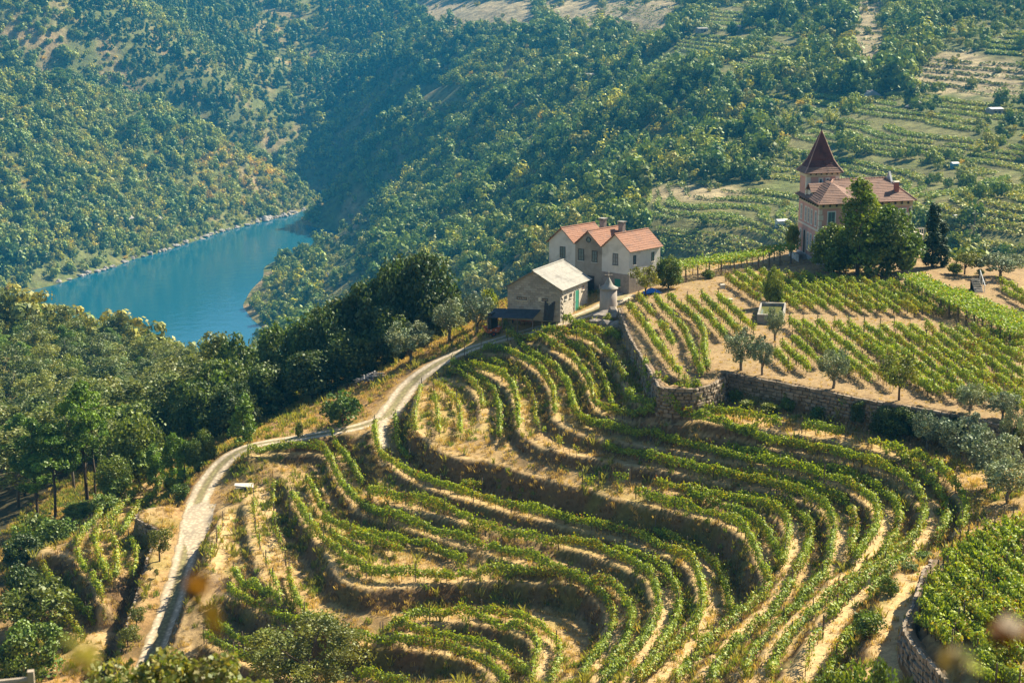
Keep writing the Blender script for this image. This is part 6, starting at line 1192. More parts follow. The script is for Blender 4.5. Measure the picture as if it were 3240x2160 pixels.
# ---------------------------------------------------------------- pink villa with the pointed tower
vf = Frame((43.85, 229.6, -.6), (.966, .259), (-.122, .9925))
villa = empty('villa', vf.o); tag(villa, 'pink villa with a steep pointed tower roof and brown tiled main roof', 'villa')
VW, VD, VE = 14.6, 10.0, 9.45
shaded_white = nmat('worn_shaded_plinth', (.42, .44, .44), (.52, .53, .52), 2, .9, .1, 6, (.30, .30, .28), .8)  # white plinth: shade put into the colour as bluish grey, plus worn patches
part(vf.box(MB(), -.08, VW + .08, -.08, VD + .08, -.8, 1.25), 'plinth', shaded_white, villa)
part(vf.box(MB(), 0, VW, 0, VD, 1.25, VE - .75), 'wall', pink_wall, villa)
part(vf.box(MB(), -.07, VW + .07, -.07, VD + .07, 5.35, 5.6), 'belt_course', pale_trim, villa)
part(vf.box(MB(), -.06, VW + .06, -.06, VD + .06, VE - .75, VE - .02), 'frieze', nmat('frieze', (.50, .43, .26), (.58, .50, .32), 3, .85, .1), villa)
br = MB(); 
for k in range(14): vf.box(br, .4 + k * 1.03, .62 + k * 1.03, -.32, -.06, VE - .5, VE - .06)
for k in range(9): vf.box(br, -.32, -.06, .4 + k * 1.05, .62 + k * 1.05, VE - .5, VE - .06)
tag(part(br, 'eave_bracket', frame_dark, villa), kind='stuff')
for a, b, s in ((0, 0, 1), (VW, 0, -1)):
    for k in range(9):
        w = .62 if k % 2 else .44; part(vf.box(MB(), min(a - s * .04, a + s * w), max(a - s * .04, a + s * w), -.04, w, 1.3 + k * .82, 1.3 + k * .82 + .72), 'quoin', pale_trim, villa)
# openings: left side, two storeys of five; front, two storeys
for k, b in enumerate((1.2, 3.2, 4.6, 6.0, 8.2)):
    window(vf, 'r', b, b + .72, 6.0, 8.1, 0, villa, mat=frame_white, trim=pale_trim, bars=(1, 2))
    if k != 3: window(vf, 'r', b, b + .72, 2.0, 4.5, 0, villa, mat=frame_white, trim=pale_trim, bars=(1, 3))
vd = part(vf.box(MB(), -.05, .03, 6.0, 6.95, 1.3, 4.6), 'door', frame_dark, villa); part(vf.box(MB(), -.09, .01, 5.85, 5.98, 1.3, 4.7), 'door_frame', pale_trim, villa, vd); part(vf.box(MB(), -.09, .01, 6.97, 7.1, 1.3, 4.7), 'door_frame', pale_trim, villa, vd)
for a in (1.35, 4.2, 7.0, 9.8, 12.5):
    window(vf, 'f', a, a + 1.1, 6.1, 8.2, 0, villa, mat=teal_paint, trim=frame_white, bars=(1, 1)); window(vf, 'f', a, a + 1.1, 2.2, 4.6, 0, villa, mat=teal_paint, trim=frame_white, bars=(1, 1))
st = MB()
for k in range(8): vf.box(st, -1.9, -.02, 5.2 - k * .32, 7.6, -.7, 1.2 - k * .235 + .0) if k == 0 else vf.box(st, -1.9, -.02, 5.2 - k * .32, 5.2 - (k - 1) * .32 - .003, -.7, 1.2 - k * .235)
so = part(st, 'steps', stone_base, villa); part(vf.box(MB(), -2.05, -1.91, 2.9, 7.7, -.7, 1.6), 'parapet', shaded_white, villa, so)
# main roof: hipped, ridge along the front
e = .5; ZR = 12.1; ze = VE - .02; y0, y1 = -e, VD + e; yr = VD * .5; xl, xr = 3.6, VW - 2.6
rf = part(courses(vf(-e, y0, ze), vf(VW + e, y0, ze), vf(xl, yr, ZR), vf(xr, yr, ZR), 15, .06), 'roof', brown_tile, villa)
part(courses(vf(VW + e, y1, ze), vf(-e, y1, ze), vf(xr, yr, ZR), vf(xl, yr, ZR), 15, .06), 'roof_slope', brown_tile, villa, rf)
part(courses(vf(-e, y1, ze), vf(-e, y0, ze), vf(xl, yr, ZR), vf(xl, yr, ZR), 15, .06), 'hip', brown_tile, villa, rf)
part(courses(vf(VW + e, y0, ze), vf(VW + e, y1, ze), vf(xr, yr, ZR), vf(xr, yr, ZR), 15, .06), 'hip', brown_tile, villa, rf)
rt = MB()
for p, q_ in ((vf(-e, y0, ze + .05), vf(xl, yr, ZR + .06)), (vf(xl, yr, ZR + .06), vf(xr, yr, ZR + .06)), (vf(xr, yr, ZR + .06), vf(VW + e, y0, ze + .05)), (vf(-e, y1, ze + .05), vf(xl, yr, ZR + .06))):
    m = int((q_ - p).length / .42)
    for k in range(m): rt.tube([p.lerp(q_, k / m), p.lerp(q_, (k + .93) / m)], [.13, .10], 5)
tag(part(rt, 'ridge_tile', tile_mat('ridge_terracotta', (.36, .21, .15), (.44, .27, .20), (.28, .17, .13)), villa, rf), kind='stuff')
# front pavilion hip over the left end, dormer on the left side, parapet gable and chimney at the right
part(courses(vf(-e, y0 - .42, ze + .02), vf(5.2, y0 - .42, ze + .02), vf(2.6, 2.6, 12.0), vf(2.6, 2.6, 12.0), 13, .06), 'pavilion_hip', brown_tile, villa, rf)
part(courses(vf(5.2, y0 - .42, ze + .02), vf(5.2, 2.8, ze + 1.6), vf(2.6, 2.6, 12.0), vf(2.6, yr, 12.0), 9, .06), 'pavilion_slope', brown_tile, villa, rf)
part(courses(vf(-e, 4.8, ze + .3), vf(-e, y0 - .42, ze + .02), vf(2.6, yr, 12.0), vf(2.6, 2.6, 12.0), 11, .06), 'pavilion_slope', brown_tile, villa, rf)
dm = part(vf.box(MB(), .2, 3.0, 4.3, 6.6, ze, ze + 1.15), 'dormer', pale_trim, villa); part(courses(vf(-.1, 4.0, ze + 1.1), vf(3.3, 4.0, ze + 1.1), vf(-.1, 5.45, ze + 2.2), vf(3.3, 5.45, ze + 2.2), 6, .05), 'dormer_roof', brown_tile, villa, dm); part(courses(vf(3.3, 6.9, ze + 1.1), vf(-.1, 6.9, ze + 1.1), vf(3.3, 5.45, ze + 2.2), vf(-.1, 5.45, ze + 2.2), 6, .05), 'dormer_slope', brown_tile, villa, dm)
pg = MB(); pg.add([vf(xr + .5, yr - 1.7, ZR - 1.0), vf(xr + .8, yr - 1.7, ZR - 1.0), vf(xr + .8, yr + 1.7, ZR - 1.0), vf(xr + .5, yr + 1.7, ZR - 1.0), vf(xr + .5, yr, ZR + .95), vf(xr + .8, yr, ZR + .95)], [(0, 3, 4), (1, 5, 2), (0, 4, 5, 1), (3, 2, 5, 4), (0, 1, 2, 3)]); part(pg, 'gable_parapet', shaded_white, villa)
ch = part(vf.box(MB(), VW - 2.3, VW - 1.65, 1.5, 2.1, ze + .3, ze + 2.4), 'chimney', nmat('chimney_brick', (.30, .10, .07), (.38, .14, .10), 9, .9, .3), villa); part(vf.box(MB(), VW - 2.4, VW - 1.55, 1.4, 2.2, ze + 2.4, ze + 2.55), 'chimney_cap', pale_trim, villa, ch)
# tower
ta0, ta1, tb0, tb1, tz = .02, 5.2, 6.7, 9.98, 13.0
tw = part(vf.box(MB(), ta0, ta1, tb0, tb1, VE - .1, tz - .62), 'tower_wall', pink_wall, villa); part(vf.box(MB(), ta0 - .07, ta1 + .07, tb0 - .07, tb1 + .07, tz - .62, tz), 'tower_frieze', nmat('tower_frieze', (.52, .46, .32), (.58, .52, .38), 3, .85, .1), villa, tw)
for a, s in ((ta0, 1), (ta1, -1)): part(vf.box(MB(), min(a - s * .05, a + s * .62), max(a - s * .05, a + s * .62), tb0 - .05, tb0 + .5, VE, tz - .63), 'pilaster', pale_trim, villa, tw)
window(vf, 'f', 2.0, 2.5, 10.6, 12.1, tb0, villa, mat=frame_white, trim=pale_trim, bars=(0, 1)); window(vf, 'f', 3.1, 3.6, 10.6, 12.1, tb0, villa, mat=frame_white, trim=pale_trim, bars=(0, 1))
tbk = MB()
for k in range(6): vf.box(tbk, .5 + k * .85, .68 + k * .85, tb0 - .3, tb0 - .07, tz - .35, tz - .05)
tag(part(tbk, 'tower_bracket', frame_dark, villa, tw), kind='stuff')
ex = .5; cx, cy = (ta0 + ta1) / 2, (tb0 + tb1) / 2; lev = [(ex, tz - .05), (-.15, tz + .75), (-.75, tz + 1.7), (-2.62, 18.9)]
tr_ = None
for k in range(3):
    (e0, z0), (e1, z1) = lev[k], lev[k + 1]; last = k == 2
    def ring_(ee, z):
        sx = (ta1 - ta0) / 2 + ee; sy = max((tb1 - tb0) / 2 + ee * (1 if ee > -1 else .63), .0)
        if last and z == z1: sx = sy = .03
        return [vf(cx - sx, cy - sy, z), vf(cx + sx, cy - sy, z), vf(cx + sx, cy + sy, z), vf(cx - sx, cy + sy, z)]
    r0, r1 = ring_(e0, z0), ring_(e1, z1)
    for j in range(4):
        o = part(courses(r0[j], r0[(j + 1) % 4], r1[j], r1[(j + 1) % 4], (3, 4, 15)[k], .05), 'spire' if (tr_ is None) else 'spire_slope', brown_tile if k == 0 else maroon_tile, villa, tr_)
        if tr_ is None: tr_ = o
    hp = MB(); [hp.tube([r0[j] + Vector((0, 0, .04)), r1[j] + Vector((0, 0, .04))], .09 if not last else [.09, .05], 5) for j in range(4)]; part(hp, 'hip_ridge', tile_mat(f'hip_ridge_{k}', (.36, .22, .17), (.42, .27, .21), (.28, .17, .14)), villa, tr_)
part(MB().tube([vf(cx, cy, 18.8), vf(cx, cy, 19.4)], [.10, .02], 8), 'spire_tip', dark_iron, villa, tr_)
# balcony railing at the right flank of the villa
bl = part(vf.box(MB(), VW + .09, VW + 2.6, 1.0, 4.0, 3.9, 4.1), 'balcony', pale_trim, villa)
for k in range(8): part(MB().tube([vf(VW + .2 + k * .33, 1.05, 4.1), vf(VW + .2 + k * .33, 1.05, 5.0)], .04, 5), 'baluster', pale_trim, villa, bl)
part(MB().tube([vf(VW + .1, 1.05, 5.0), vf(VW + 2.6, 1.05, 5.0)], .07, 6), 'handrail', pale_trim, villa, bl); part(MB().tube([vf(VW + 2.4, 1.2, -.5), vf(VW + 2.4, 1.2, 3.9)], .16, 8), 'pillar', pale_trim, villa, bl)
# ---------------------------------------------------------------- plateau walls of rough stone
st_m = [nmat(f'wall_stone_{k}', tuple(a * f for a in (.21, .165, .115)), tuple(a * f for a in (.29, .23, .165)), 3, .95, .6, 6, tuple(a * f for a in (.14, .125, .08)), 1.2) for k, f in enumerate((.75, .95, 1.1, 1.25))]
mortar = nmat('wall_core', (.13, .09, .05), (.20, .14, .08), 3, .95, .5)
def stone_me(seed, m):
    r = random.Random(seed); mb = MB(); mb.box((0, 0, 0), (1, 1, 1)); mb.v = [(x * r.uniform(.68, 1.12), y * r.uniform(.7, 1.15), z * r.uniform(.68, 1.12)) for x, y, z in mb.v]; return mb.mesh('stone', m)
stones = [stone_me(k * 7 + j, st_m[j]) for k in range(4) for j in range(4)]
def stone_wall(name, p, drop, label, sx=.62, sz=.36, limit=290, single_from=0.0, single_to=1.0, batter=.10, cap=True):
    """p: top line (downhill on its right); drop: depth per point. wall > core, each facing stone; past the limit one joined part"""
    p = resample(np.c_[p, np.full(len(p), drop) if np.ndim(drop) == 0 else drop], .1); root = empty(name, tuple(p[len(p) // 2, :3])); tag(root, label, 'stone wall'); ox, oy, oz = root.location
    nn = normals(p); n = len(p); V = []; F = []
    for i in range(0, n, 4):
        q = p[i]; d = nn[i]; dd = q[3] + .5
        for (o, z) in ((-.45, -.08), (.10, -.08), (.12 + dd * batter, -dd), (-.45, -dd)): V.append((q[0] + d[0] * o - ox, q[1] + d[1] * o - oy, q[2] + z - oz))
    m = len(V) // 4
    for i in range(m - 1):
        for k in range(4): F.append((i * 4 + k, i * 4 + (k + 1) % 4, (i + 1) * 4 + (k + 1) % 4, (i + 1) * 4 + k))
    link('core', mesh_np('core', np.array(V), np.array(F), mortar), root)
    S = []; row = 0; zoff = 0.02
    while zoff < p[:, 3].max() + .2:
        h = sz * rnd.uniform(.8, 1.2); s = rnd.uniform(0, .4); L = n * .1
        while s < L - .3:
            w = sx * rnd.uniform(.6, 1.5); i = min(int((s + w / 2) * 10), n - 1); q = p[i]
            if zoff + h < q[3] + .15: S.append((i, w, h, zoff, s / L))
            s += w + .03
        zoff += h + .025; row += 1
    rnd.shuffle(S); S.sort(key=lambda a: not (single_from <= a[4] <= single_to)); jv = []; jf = []
    for k, (i, w, h, z0, t) in enumerate(S):
        q = p[i]; d = nn[i]; o = .13 + (z0 + h / 2) * batter + rnd.uniform(-.07, .08); pos = Vector((q[0] + d[0] * o - ox, q[1] + d[1] * o - oy, q[2] - z0 - h / 2 - oz)); rz = math.atan2(-d[0], d[1]); me = rnd.choice(stones); sc = (w, .26, h)
        if k < limit: link('stone', me, root, pos, rz, sc)
        else:
            ca, sa = math.cos(rz), math.sin(rz); b = len(jv)
            for v in me.vertices: x, y, z = v.co.x * sc[0], v.co.y * sc[1], v.co.z * sc[2]; jv.append((pos.x + x * ca - y * sa, pos.y + x * sa + y * ca, pos.z + z))
            jf += [tuple(b + j for j in f.vertices) for f in me.polygons]
    if jv: tag(link('facing', mesh_np('facing', np.array(jv), np.array(jf), st_m[1]), root), kind='stuff')
    return root
stone_wall('stone_wall', WB[3:], np.linspace(2.5, 3.8, len(WB))[3:], 'long stone retaining wall below the main plateau vineyard', .62, .36, 290, .0, .35)
stone_wall('stone_wall', WA[2:-1], np.linspace(2.2, 3.2, len(WA))[2:-1], 'plastered stone wall dropping from the tower beside the furrowed slope', .6, .34, 290)
stone_wall('stone_wall', WC, 2.7, 'retaining wall of the turning bay and the lower road', .7, .38, 200)
stone_wall('stone_wall', WD, np.linspace(1.2, 2.0, len(WD)), 'rough stone edge of the leafy slanting plot above the shaded track', .55, .34, 290, batter=.2)
# rocks under the tower
def rock_me(seed, mat):
    bm = bmesh.new(); bmesh.ops.create_icosphere(bm, subdivisions=2, radius=1); r = random.Random(seed)
    for v in bm.verts: v.co *= 1 + .32 * (math.sin(v.co.x * 3.1 + seed) * math.cos(v.co.y * 2.7 - seed) + .5 * math.sin(v.co.z * 5 + seed * 2)) * .7 + r.uniform(-.06, .06)
    me = bpy.data.meshes.new('rock'); bm.to_mesh(me); bm.free(); me.materials.append(mat); return me
rock_m = nmat('granite', (.20, .17, .14), (.32, .28, .23), 2, .95, .8, 8, (.13, .11, .09), .8); rocks = [rock_me(k, rock_m) for k in range(5)]
for k, (px, py, s, lb) in enumerate(((1905, 1010, 1.5, 'big rounded rock under the stone tower, left one'), (1945, 1000, 1.25, 'big rounded rock right below the stone tower'), (1925, 1040, 1.3, 'dark rock lower down the slope under the stone tower'), (1885, 1025, .9, 'small rock on the slope left of the tower'), (1955, 1035, .9, 'small rock beside the top of the wall'))):
    g = ground(px, py); tag(link('rock', rocks[k], None, (g[0], g[1] + .3, g[2] + .1), k * 1.3, (s, s * .9, s * .75)), lb, 'rock')
tree_px('shrub', 'lime', 1925, 1032, 985, 34, 'green sprig growing on the rocks below the tower', 'shrub')
# river bank boulders: individual, with one group
pale_rock = nmat('river_rock', (.22, .20, .17), (.33, .30, .26), .5, .95, .6, 6, (.13, .12, .10), .2); rr = [rock_me(20 + k, pale_rock) for k in range(4)]; r9 = np.random.default_rng(9); shore = [(150, 893), (250, 868), (400, 820), (560, 775), (700, 730), (850, 690), (950, 664), (1015, 651)]
nb_ = 0
sx_ = np.linspace(170, 1010, 36); sy_ = []
for px in sx_:
    lo, hi = np.interp(px, [a for a, _ in shore], [b for _, b in shore]) - 45, np.interp(px, [a for a, _ in shore], [b for _, b in shore]) + 45
    for _ in range(8):
        md = (lo + hi) / 2
        if ground(px, md, 900)[2] > RIVER_Z + .2: lo = md
        else: hi = md
    sy_.append(lo)
for k in range(95):
    t = r9.random() ** .8; px = 172 + 836 * t; q = ground(px, np.interp(px, sx_, sy_) - r9.random() ** 2 * 8, 900); s = r9.uniform(.8, 2.6) * (1.9 if 830 < px < 900 and r9.random() < .5 else 1)
    tag(link('boulder', rr[k % 4], None, tuple(q), r9.uniform(0, 6), (s * 1.3, s, s * .75)), 'pale boulder at the waterline of the far river bank', 'boulder', 'boulders along the far river bank')
for px, py, s, lb in ((2760, 306, 5, 'big dark boulder among vine plots right of the tower roof'), (2900, 338, 4.5, 'flat pale rock beside the hillside vine plots'), (395, 690, 7, 'rock outcrop on the wooded spur, left one'), (490, 695, 6, 'rock outcrop on the wooded spur, right one'), (650, 765, 5, 'single tan rock at the far shore')):
    g = ground(px, py); tag(link('outcrop', rr[int(px) % 4], None, tuple(g), px, (s * 1.2, s, s * .6)), lb, 'rock')
# ---------------------------------------------------------------- stone water tank
def quad_tank(): 
    c = [at_z(*p, 0.0) for p in ((2395, 1024), (2478, 1026), (2486, 986), (2406, 984))]; return [Vector((a[0], a[1], 0)) for a in c]
tq = quad_tank(); tk = empty('water_tank', tuple(tq[0])); tag(tk, 'open rectangular stone water tank between the plateau vine blocks', 'water tank'); tmat = nmat('tank_stone', (.24, .22, .19), (.34, .31, .26), 2, .92, .4, 6, (.16, .15, .12), .7)
cen = sum(tq, Vector()) / 4
for k in range(4):
    a, b = tq[k], tq[(k + 1) % 4]; ia, ib = a.lerp(cen, .11), b.lerp(cen, .11); z0, z1 = Vector((0, 0, -.3)), Vector((0, 0, 1.15 + .002 * k)); part(MB().hexa([a + z0, b + z0, ib + z0, ia + z0, a + z1, b + z1, ib + z1, ia + z1]), 'side_wall', tmat, tk)
iw = [p.lerp(cen, .1) + Vector((0, 0, .75)) for p in tq]; part(MB().add(iw, [(0, 1, 2, 3)]), 'water', nmat('tank_water', (.10, .11, .03), (.14, .14, .05), 2, .15, 0), tk)
# small stone hut roof slab beside the lower road
g = ground(773, 1552); sh = empty('cistern', tuple(g)); tag(sh, 'little stone cistern with a bright white slab on top by the road bend', 'cistern'); cf = Frame(g, (.97, .2), (-.2, .97))
part(cf.box(MB(), -.95, .95, -.2, 1.0, -.8, .45), 'wall', tmat, sh); part(MB().hexa([cf(-1.1, .2, .55), cf(1.0, -.45, .40), cf(1.1, .7, .56), cf(-1.0, .9, .62), cf(-1.1, .2, .63), cf(1.0, -.45, .48), cf(1.1, .7, .64), cf(-1.0, .9, .70)]), 'slab', nmat('white_slab', (.42, .39, .33), (.52, .48, .41), 3, .85, .2), sh); part(cf.box(MB(), -.6, .2, -.24, -.19, -.7, .4), 'opening', dark_iron, sh)  # opening is a dark plate on the wall, inner shade put into its colour
# pile of old vine wood
g = ground(1185, 1205); wp = empty('wood_pile', tuple(g)); tag(wp, 'tangled grey pile of dead vine wood on the dry slope by the road', 'wood pile'); gw = [nmat('dead_wood', (.22, .21, .20), (.38, .36, .34), 6, .95, .4), nmat('dead_wood_dark', (.08, .075, .07), (.16, .15, .14), 6, .95, .4)]
for k in range(110):
    a = rnd.uniform(0, 3.14); L = rnd.uniform(.8, 2.0); x, y = rnd.gauss(0, .95), rnd.gauss(.2, .7); z = max(.05, 1.35 - abs(x) * .55 - abs(y) * .5) * rnd.uniform(.3, 1); t = rnd.uniform(-.45, .45)
    MB().tube([(x - L / 2 * math.cos(a), y - L / 2 * math.sin(a), z - t * .5), (x + rnd.uniform(-.1, .1), y, z + .08), (x + L / 2 * math.cos(a), y + L / 2 * math.sin(a), z + t * .5)], [.055, .07, .04], 5).build('branch', gw[k % 3 == 0], wp)
# blue tarpaulin over a heap by the low tree
g = ground(2062, 928); tp = empty('tarpaulin', tuple(g)); tag(tp, 'crumpled bright blue tarpaulin on the ground under the low tree', 'tarpaulin'); N = 14; V = []; F = []
for i in range(N):
    for j in range(N): x, y = (i / (N - 1) - .5) * 2.3, (j / (N - 1) - .5) * 1.7; V.append((x, y, .62 * math.exp(-(x * x + y * y * 1.4)) + .22 * vnoise(np.array([x * 2.3 + 9]), np.array([y * 2.3 + 5]), 3)[0] - .05))
for i in range(N - 1):
    for j in range(N - 1): F.append((i * N + j, (i + 1) * N + j, (i + 1) * N + j + 1, i * N + j + 1))
link('sheet', mesh_np('sheet', np.array(V), np.array(F), nmat('blue_plastic', (.02, .13, .55), (.06, .25, .70), 3, .4, .2)), tp); link('white_corner', MB().box((1.0, -.4, .12), (.7, .5, .16), .4).mesh('white_corner', frame_white), tp)
# chairs and block by the plateau yard
for px, py, lb in ((2286, 912, 'small pale block on the bare yard near the arbour'), (2310, 958, 'low white slab at the edge of the bare yard')):
    g = ground(px, py); b = MB(); b.box((0, 0, .22), (.55, .42, .5), .3, .9); b.box((0, 0, .5), (.62, .48, .07), .3); tag(link('stone_block', b.mesh('stone_block', pale_trim), None, tuple(g)), lb, 'stone block')
# ---------------------------------------------------------------- leafy arbours on posts
def arbour(name, pts, width, hgt, label, seed, dens=60, drop=.6):
    p = resample(line(pts, 0, hgt, 1), .2); r = np.random.default_rng(seed); L = len(p) * .2; root = empty(name, tuple(p[0])); tag(root, label, 'arbour'); org = np.array(root.location); nn = normals(p)
    m = int(L * width * dens); i = r.integers(0, len(p), m); u = r.uniform(-.5, .5, m); c = p[i, :2] + nn[i] * (u * width)[:, None] + r.normal(0, .12, (m, 2)); z0 = hz(p[i, 0], p[i, 1]); z = z0 + hgt + r.normal(0, .16, m) + .35 * (fbm(c[:, 0] / 1.3, c[:, 1] / 1.3, seed) - .5)
    hang = r.random(m) < .22; z[hang] -= r.random(hang.sum()) * drop * 1.6; up = np.tile(np.array([0, 0, 1.0]), (m, 1)); v, f = cards(np.c_[c, z] - org, .28 * r.uniform(.7, 1.3, m), r, up, .5)
    k = np.where((r.random(m) < .6)[:, None], np.array([.22, .32, .02]), np.array([.15, .24, .02])); k = np.where((r.random(m) < .12)[:, None], G_YEL, k) * r.uniform(.75, 1.25, (m, 1)); link('canopy', mesh_np('canopy', v, f, vine_leaf, rep4(k)), root)
    for a in np.arange(.3, L, 2.4):
        j = min(int(a * 5), len(p) - 1)
        for s in (-.45, .45):
            q = p[j, :2] + nn[j] * s * width; zz = float(hz(q[:1], q[1:2])[0]); MB().tube([(q[0] - org[0], q[1] - org[1], zz - .2 - org[2]), (q[0] - org[0], q[1] - org[1], zz + hgt - org[2])], .07, 5).build('post', wood_post, root)
            if s > 0: MB().tube([(q[0] - org[0] + .2, q[1] - org[1], zz - .1 - org[2]), (q[0] - org[0] + .1, q[1] - org[1], zz + hgt * .6 - org[2]), (q[0] - org[0], q[1] - org[1], zz + hgt - org[2])], .05, 5).build('stem', vine_bark, root)
    return root
arbour('leafy_arbour', [(2140, 838), (2230, 822), (2330, 808), (2440, 788), (2500, 778)], 3.4, 2.2, 'long bright green arbour at the back of the plateau behind the upper vine block', 71)
arbour('leafy_arbour', [(2880, 868), (2950, 905), (3020, 940), (3090, 972), (3160, 1008), (3250, 1052)], 3.6, 2.1, 'wide bright green arbour running down to the right frame edge', 72, 75)
arbour('leafy_arbour', [(3010, 912), (3075, 942), (3140, 968), (3250, 1012)], 2.6, 2.1, 'second bright green arbour strip behind the wide one at the right', 73, 70)
# garden steps with handrail
g = ground(3098, 925); sp_ = empty('garden_steps', tuple(g)); tag(sp_, 'short flight of garden steps with a pale rail at the right above the arbour', 'steps'); cf = Frame(g, (1, 0.05), (0, 1))
for k in range(8): part(cf.box(MB(), -.55, .55, k * .3, 2.4 + .01 * k, k * .17 - .3 + .002, k * .17 + .12), 'step', tmat, sp_)
part(MB().tube([cf(.7, -.2, .9), cf(.7, 2.6, 2.5)], .06, 6), 'handrail', frame_white, sp_); [part(MB().tube([cf(.7, y, -.2), cf(.7, y, .95 + y * .57)], .045, 6), 'rail_post', frame_white, sp_) for y in (0, 1.2, 2.4)]
# ---------------------------------------------------------------- far small buildings, pole, railway
def hut(px, py, w, d, h, wall, roof, label, cat='hut', rz=.3, pitch=.6, win=True):
    g = ground(px, py); fr_ = Frame((g[0], g[1], g[2]), (math.cos(rz), math.sin(rz)), (-math.sin(rz), math.cos(rz))); root = empty('small_house', tuple(g)); tag(root, label, cat)
    part(fr_.box(MB(), -w / 2, w / 2, 0, d, -2.0, h), 'wall', wall, root); rf = MB(); e = .3; rf.add([fr_(-w / 2 - e, -e, h), fr_(w / 2 + e, -e, h), fr_(w / 2 + e, d + e, h), fr_(-w / 2 - e, d + e, h), fr_(-w / 2 - e, d / 2, h + pitch), fr_(w / 2 + e, d / 2, h + pitch)], [(0, 1, 5, 4), (2, 3, 4, 5), (0, 4, 3), (1, 2, 5), (3, 2, 1, 0)]); part(rf, 'roof', roof, root)
    if win: part(fr_.box(MB(), -w * .2, -w * .05, -.06, .02, h * .35, h * .7), 'window', dark_iron, root); part(fr_.box(MB(), w * .1, w * .28, -.06, .02, 0, h * .68), 'door', dark_iron, root)
white_roof = nmat('white_roof', (.50, .50, .48), (.58, .58, .56), 1, .7, 0)
blue_wall = nmat('blue_wall', (.08, .25, .36), (.11, .30, .42), 1, .7, 0)
hut(18, 246, 13, 8, 5.5, plaster('ruin_wall', (.48, .40, .28), (.56, .47, .34), (.36, .30, .2)), terracotta, 'pale ruined house at the left edge on the far hill', 'house')
hut(3155, 366, 6.5, 5, 3.2, stone_base, white_roof, 'small shed with a white roof among the right hillside plots'); hut(3024, 534, 2.8, 2.4, 2.2, blue_wall, white_roof, 'tiny blue and white hut on the hillside behind the villa', win=False)
hut(2478, 712, 4.2, 3, 1.6, white_roof, white_roof, 'tiny white hut on the slope left of the villa', win=False); hut(3048, 697, 5.2, 3, 1.2, white_roof, white_roof, 'low white roofed shelter right of the cypress', win=False)
hut(2225, 104, 8, 6, 3.2, stone_base, cement_sheet, 'small grey roofed house among plots near the top, left one'); hut(2340, 96, 9, 6, 3, stone_base, cement_sheet, 'small grey roofed house among plots near the top, right one'); hut(1870, 246, 7, 5, 2.6, plaster('tan', (.5, .42, .3), (.55, .46, .34), (.4, .33, .24)), cement_sheet, 'tan ruin on the wooded hill below the middle of the slope')
def pole(px, py, h, label):
    g = ground(px, py); o = empty('power_pole', tuple(g)); tag(o, label, 'pole'); MB().tube([(0, 0, -.5), (0, 0, h)], [.22, .14], 6).build('mast', wood_post, o); MB().box((0, 0, h - .8), (2.0, .16, .16)).build('crossarm', wood_post, o); [MB().tube([(x, 0, h - .7), (x, 0, h - .4)], .08, 5).build('insulator', frame_white, o) for x in (-.8, .8)]
pole(3203, 66, 17, 'tall power pole near the top right corner'); pole(3080, 755, 9, 'power pole on the slope right of the cypresses, upper one'); pole(3066, 785, 8, 'pale pole on the slope right of the cypresses, lower one')
# railway shelf on the promontory
gm_ = nmat('ballast', (.22, .20, .17), (.30, .27, .23), .6, .95, .3); rp = [ground(px, py) for px, py in ((1040, 862), (1052, 876), (1066, 890), (1080, 903))]; rw = empty('railway', tuple(rp[0])); tag(rw, 'short piece of grey railway track on the promontory by the river', 'railway')
V = []; F = []
for k, q in enumerate(rp): V += [(q[0] - 2.0 - rp[0][0], q[1] - rp[0][1], q[2] - rp[0][2] + .4), (q[0] + 2.0 - rp[0][0], q[1] - rp[0][1], q[2] - rp[0][2] + .4), (q[0] + 2.6 - rp[0][0], q[1] - rp[0][1], q[2] - rp[0][2] - 2.5), (q[0] - 2.6 - rp[0][0], q[1] - rp[0][1], q[2] - rp[0][2] - 2.5)]
for k in range(3):
    for j in range(4): F.append((k * 4 + j, k * 4 + (j + 1) % 4, (k + 1) * 4 + (j + 1) % 4, (k + 1) * 4 + j))
link('bed', mesh_np('bed', np.array(V), np.array(F), gm_), rw)
for s in (-.8, .8): MB().tube([(q[0] + s - rp[0][0], q[1] - rp[0][1], q[2] - rp[0][2] + .52) for q in rp], .10, 4).build('rail', dark_iron, rw)
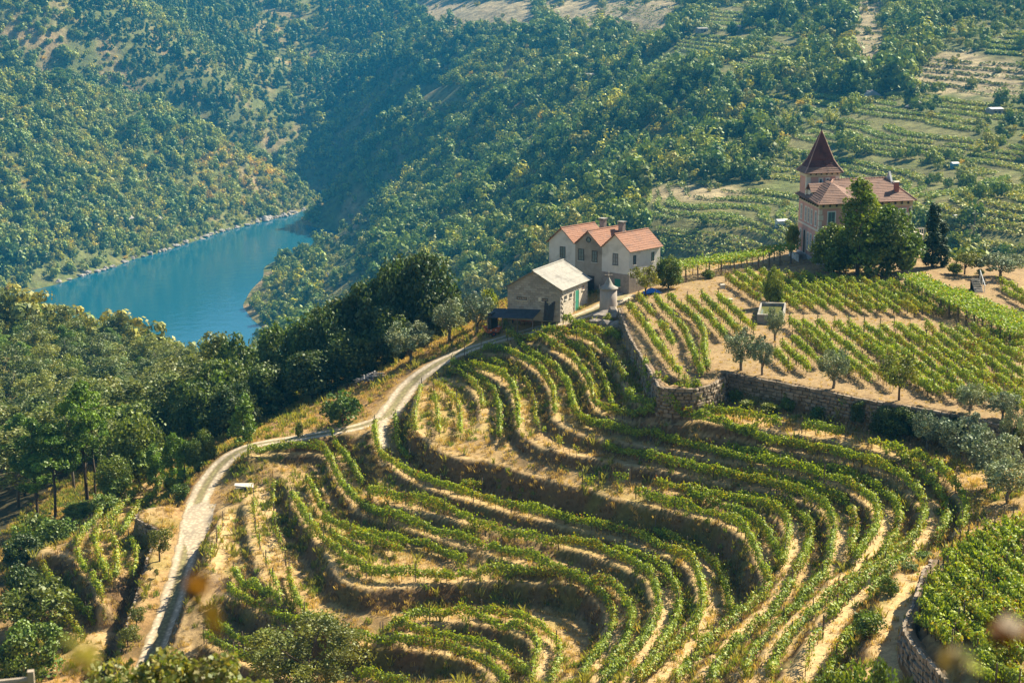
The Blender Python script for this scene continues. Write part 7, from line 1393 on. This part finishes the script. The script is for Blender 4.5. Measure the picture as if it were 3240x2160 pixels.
# ---------------------------------------------------------------- the camera's own hillside: hedge, rail fence, bush, near twigs
g0 = at_d(98, 2140, 19.0); fz_ = float(hz(g0[:1], g0[1:2])[0]); fe = empty('rail_fence', (g0[0], g0[1], fz_)); tag(fe, 'pale wooden fence post with one rail in the bottom left corner', 'fence'); hp_ = g0[2] - fz_ + .08
pw = nmat('pale_fence_wood', (.30, .245, .18), (.38, .32, .24), 6, .85, .2, stretch=(1, 1, .2)); MB().box((0, 0, hp_ / 2 - .2), (.075, .075, hp_ + .4), .2).build('post', pw, fe); MB().tube([(-2.2, -.35, hp_ - .20), (-.03, 0, hp_ - .12)], .04, 6).build('rail', pw, fe)
def near_foliage(name, cat, label, cx, cy, d, wpx, hpx, n, leaf, cols, seed, mat, stem=True):
    """leafy mass seen at (cx,cy) at distance d, rooted in the slope below"""
    r = np.random.default_rng(seed); c = at_d(cx, cy, d); ppm = FPX / d; rx, rz = wpx / ppm / 2, hpx / ppm / 2; zg = float(hz(c[:1], c[1:2])[0]); root = empty(name, (c[0], c[1], zg)); tag(root, label, cat); dz = c[2] - zg
    q = r.normal(size=(n, 3)); q /= np.linalg.norm(q, axis=1, keepdims=True); out = q.copy(); q *= (r.random(n) ** .4)[:, None] * np.array([rx, max(rx * .45, rz * .6), rz]); q *= (1 + .25 * np.sin(q[:, :1] * 9 / rx + seed)); q[:, 2] += dz; v, f = cards(q, leaf * r.uniform(.6, 1.3, n), r, out, .35)
    k = np.array(cols)[r.integers(0, len(cols), n)] * r.uniform(.75, 1.25, (n, 1)); link('leaves', mesh_np('leaves', v, f, mat, rep4(k)), root)
    if stem:
        s = MB()
        for k in range(7): x, y, z = q[(k * 3) % n]; w_ = .03 if rx > .5 else .003; s.tube([(x * .3, y * .3, -.3), (x * .6, y * .6, z * .55), (x, y, z)], [w_, w_ * .7, w_ * .4], 5)
        s.build('stem', vine_bark, root)
    return root
near_foliage('hedge', 'hedge', 'sunlit hedge with cream green leaves along the bottom left edge', 560, 2150, 21, 520, 170, 3600, .095, [(.20, .22, .05), (.13, .17, .03), (.30, .29, .10), (.24, .20, .04)], 3, vine_leaf)
near_foliage('hedge_shrub', 'hedge', 'end of the leafy hedge tapering right under the pale road end', 800, 2185, 22, 200, 70, 700, .095, [(.20, .22, .05), (.13, .17, .03), (.30, .29, .10)], 4, vine_leaf)
tree_px('light_bush', 'shiny', 105, 2138, 1948, 190, 'round light green bush with glossy leaves near the bottom left corner', 'bush')
tree_px('light_bush', 'shiny', 8, 2155, 2040, 110, 'glossy light green bush cut by the left edge at the bottom', 'bush')
NM = leaf_mat('near_leaf', (1, 1, 1), .05, .4)
near_foliage('russet_twig', 'twig', 'out of focus russet leaf cluster hanging before the lower road', 650, 1850, 2.3, 150, 90, 7, .045, [(.13, .06, .015), (.16, .085, .02), (.09, .035, .015)], 5, NM)
near_foliage('russet_twig', 'twig', 'out of focus ochre leaf below the russet cluster', 668, 1945, 2.3, 40, 80, 3, .035, [(.15, .10, .02)], 6, NM)
near_foliage('yellow_twig', 'twig', 'out of focus yellow green leaves at the bottom left beside the bush', 275, 2060, 2.2, 170, 150, 9, .045, [(.20, .21, .03), (.14, .17, .025)], 7, NM)
near_foliage('russet_twig', 'twig', 'out of focus rust orange leaves at the right edge of the bottom', 3180, 2000, 2.3, 190, 120, 11, .05, [(.15, .065, .015), (.12, .05, .015)], 8, NM)
near_foliage('pale_twig', 'twig', 'out of focus pale whitish green leaves at the bottom right', 3040, 2095, 2.3, 200, 130, 9, .042, [(.22, .23, .15), (.15, .17, .06), (.18, .12, .03)], 9, NM)
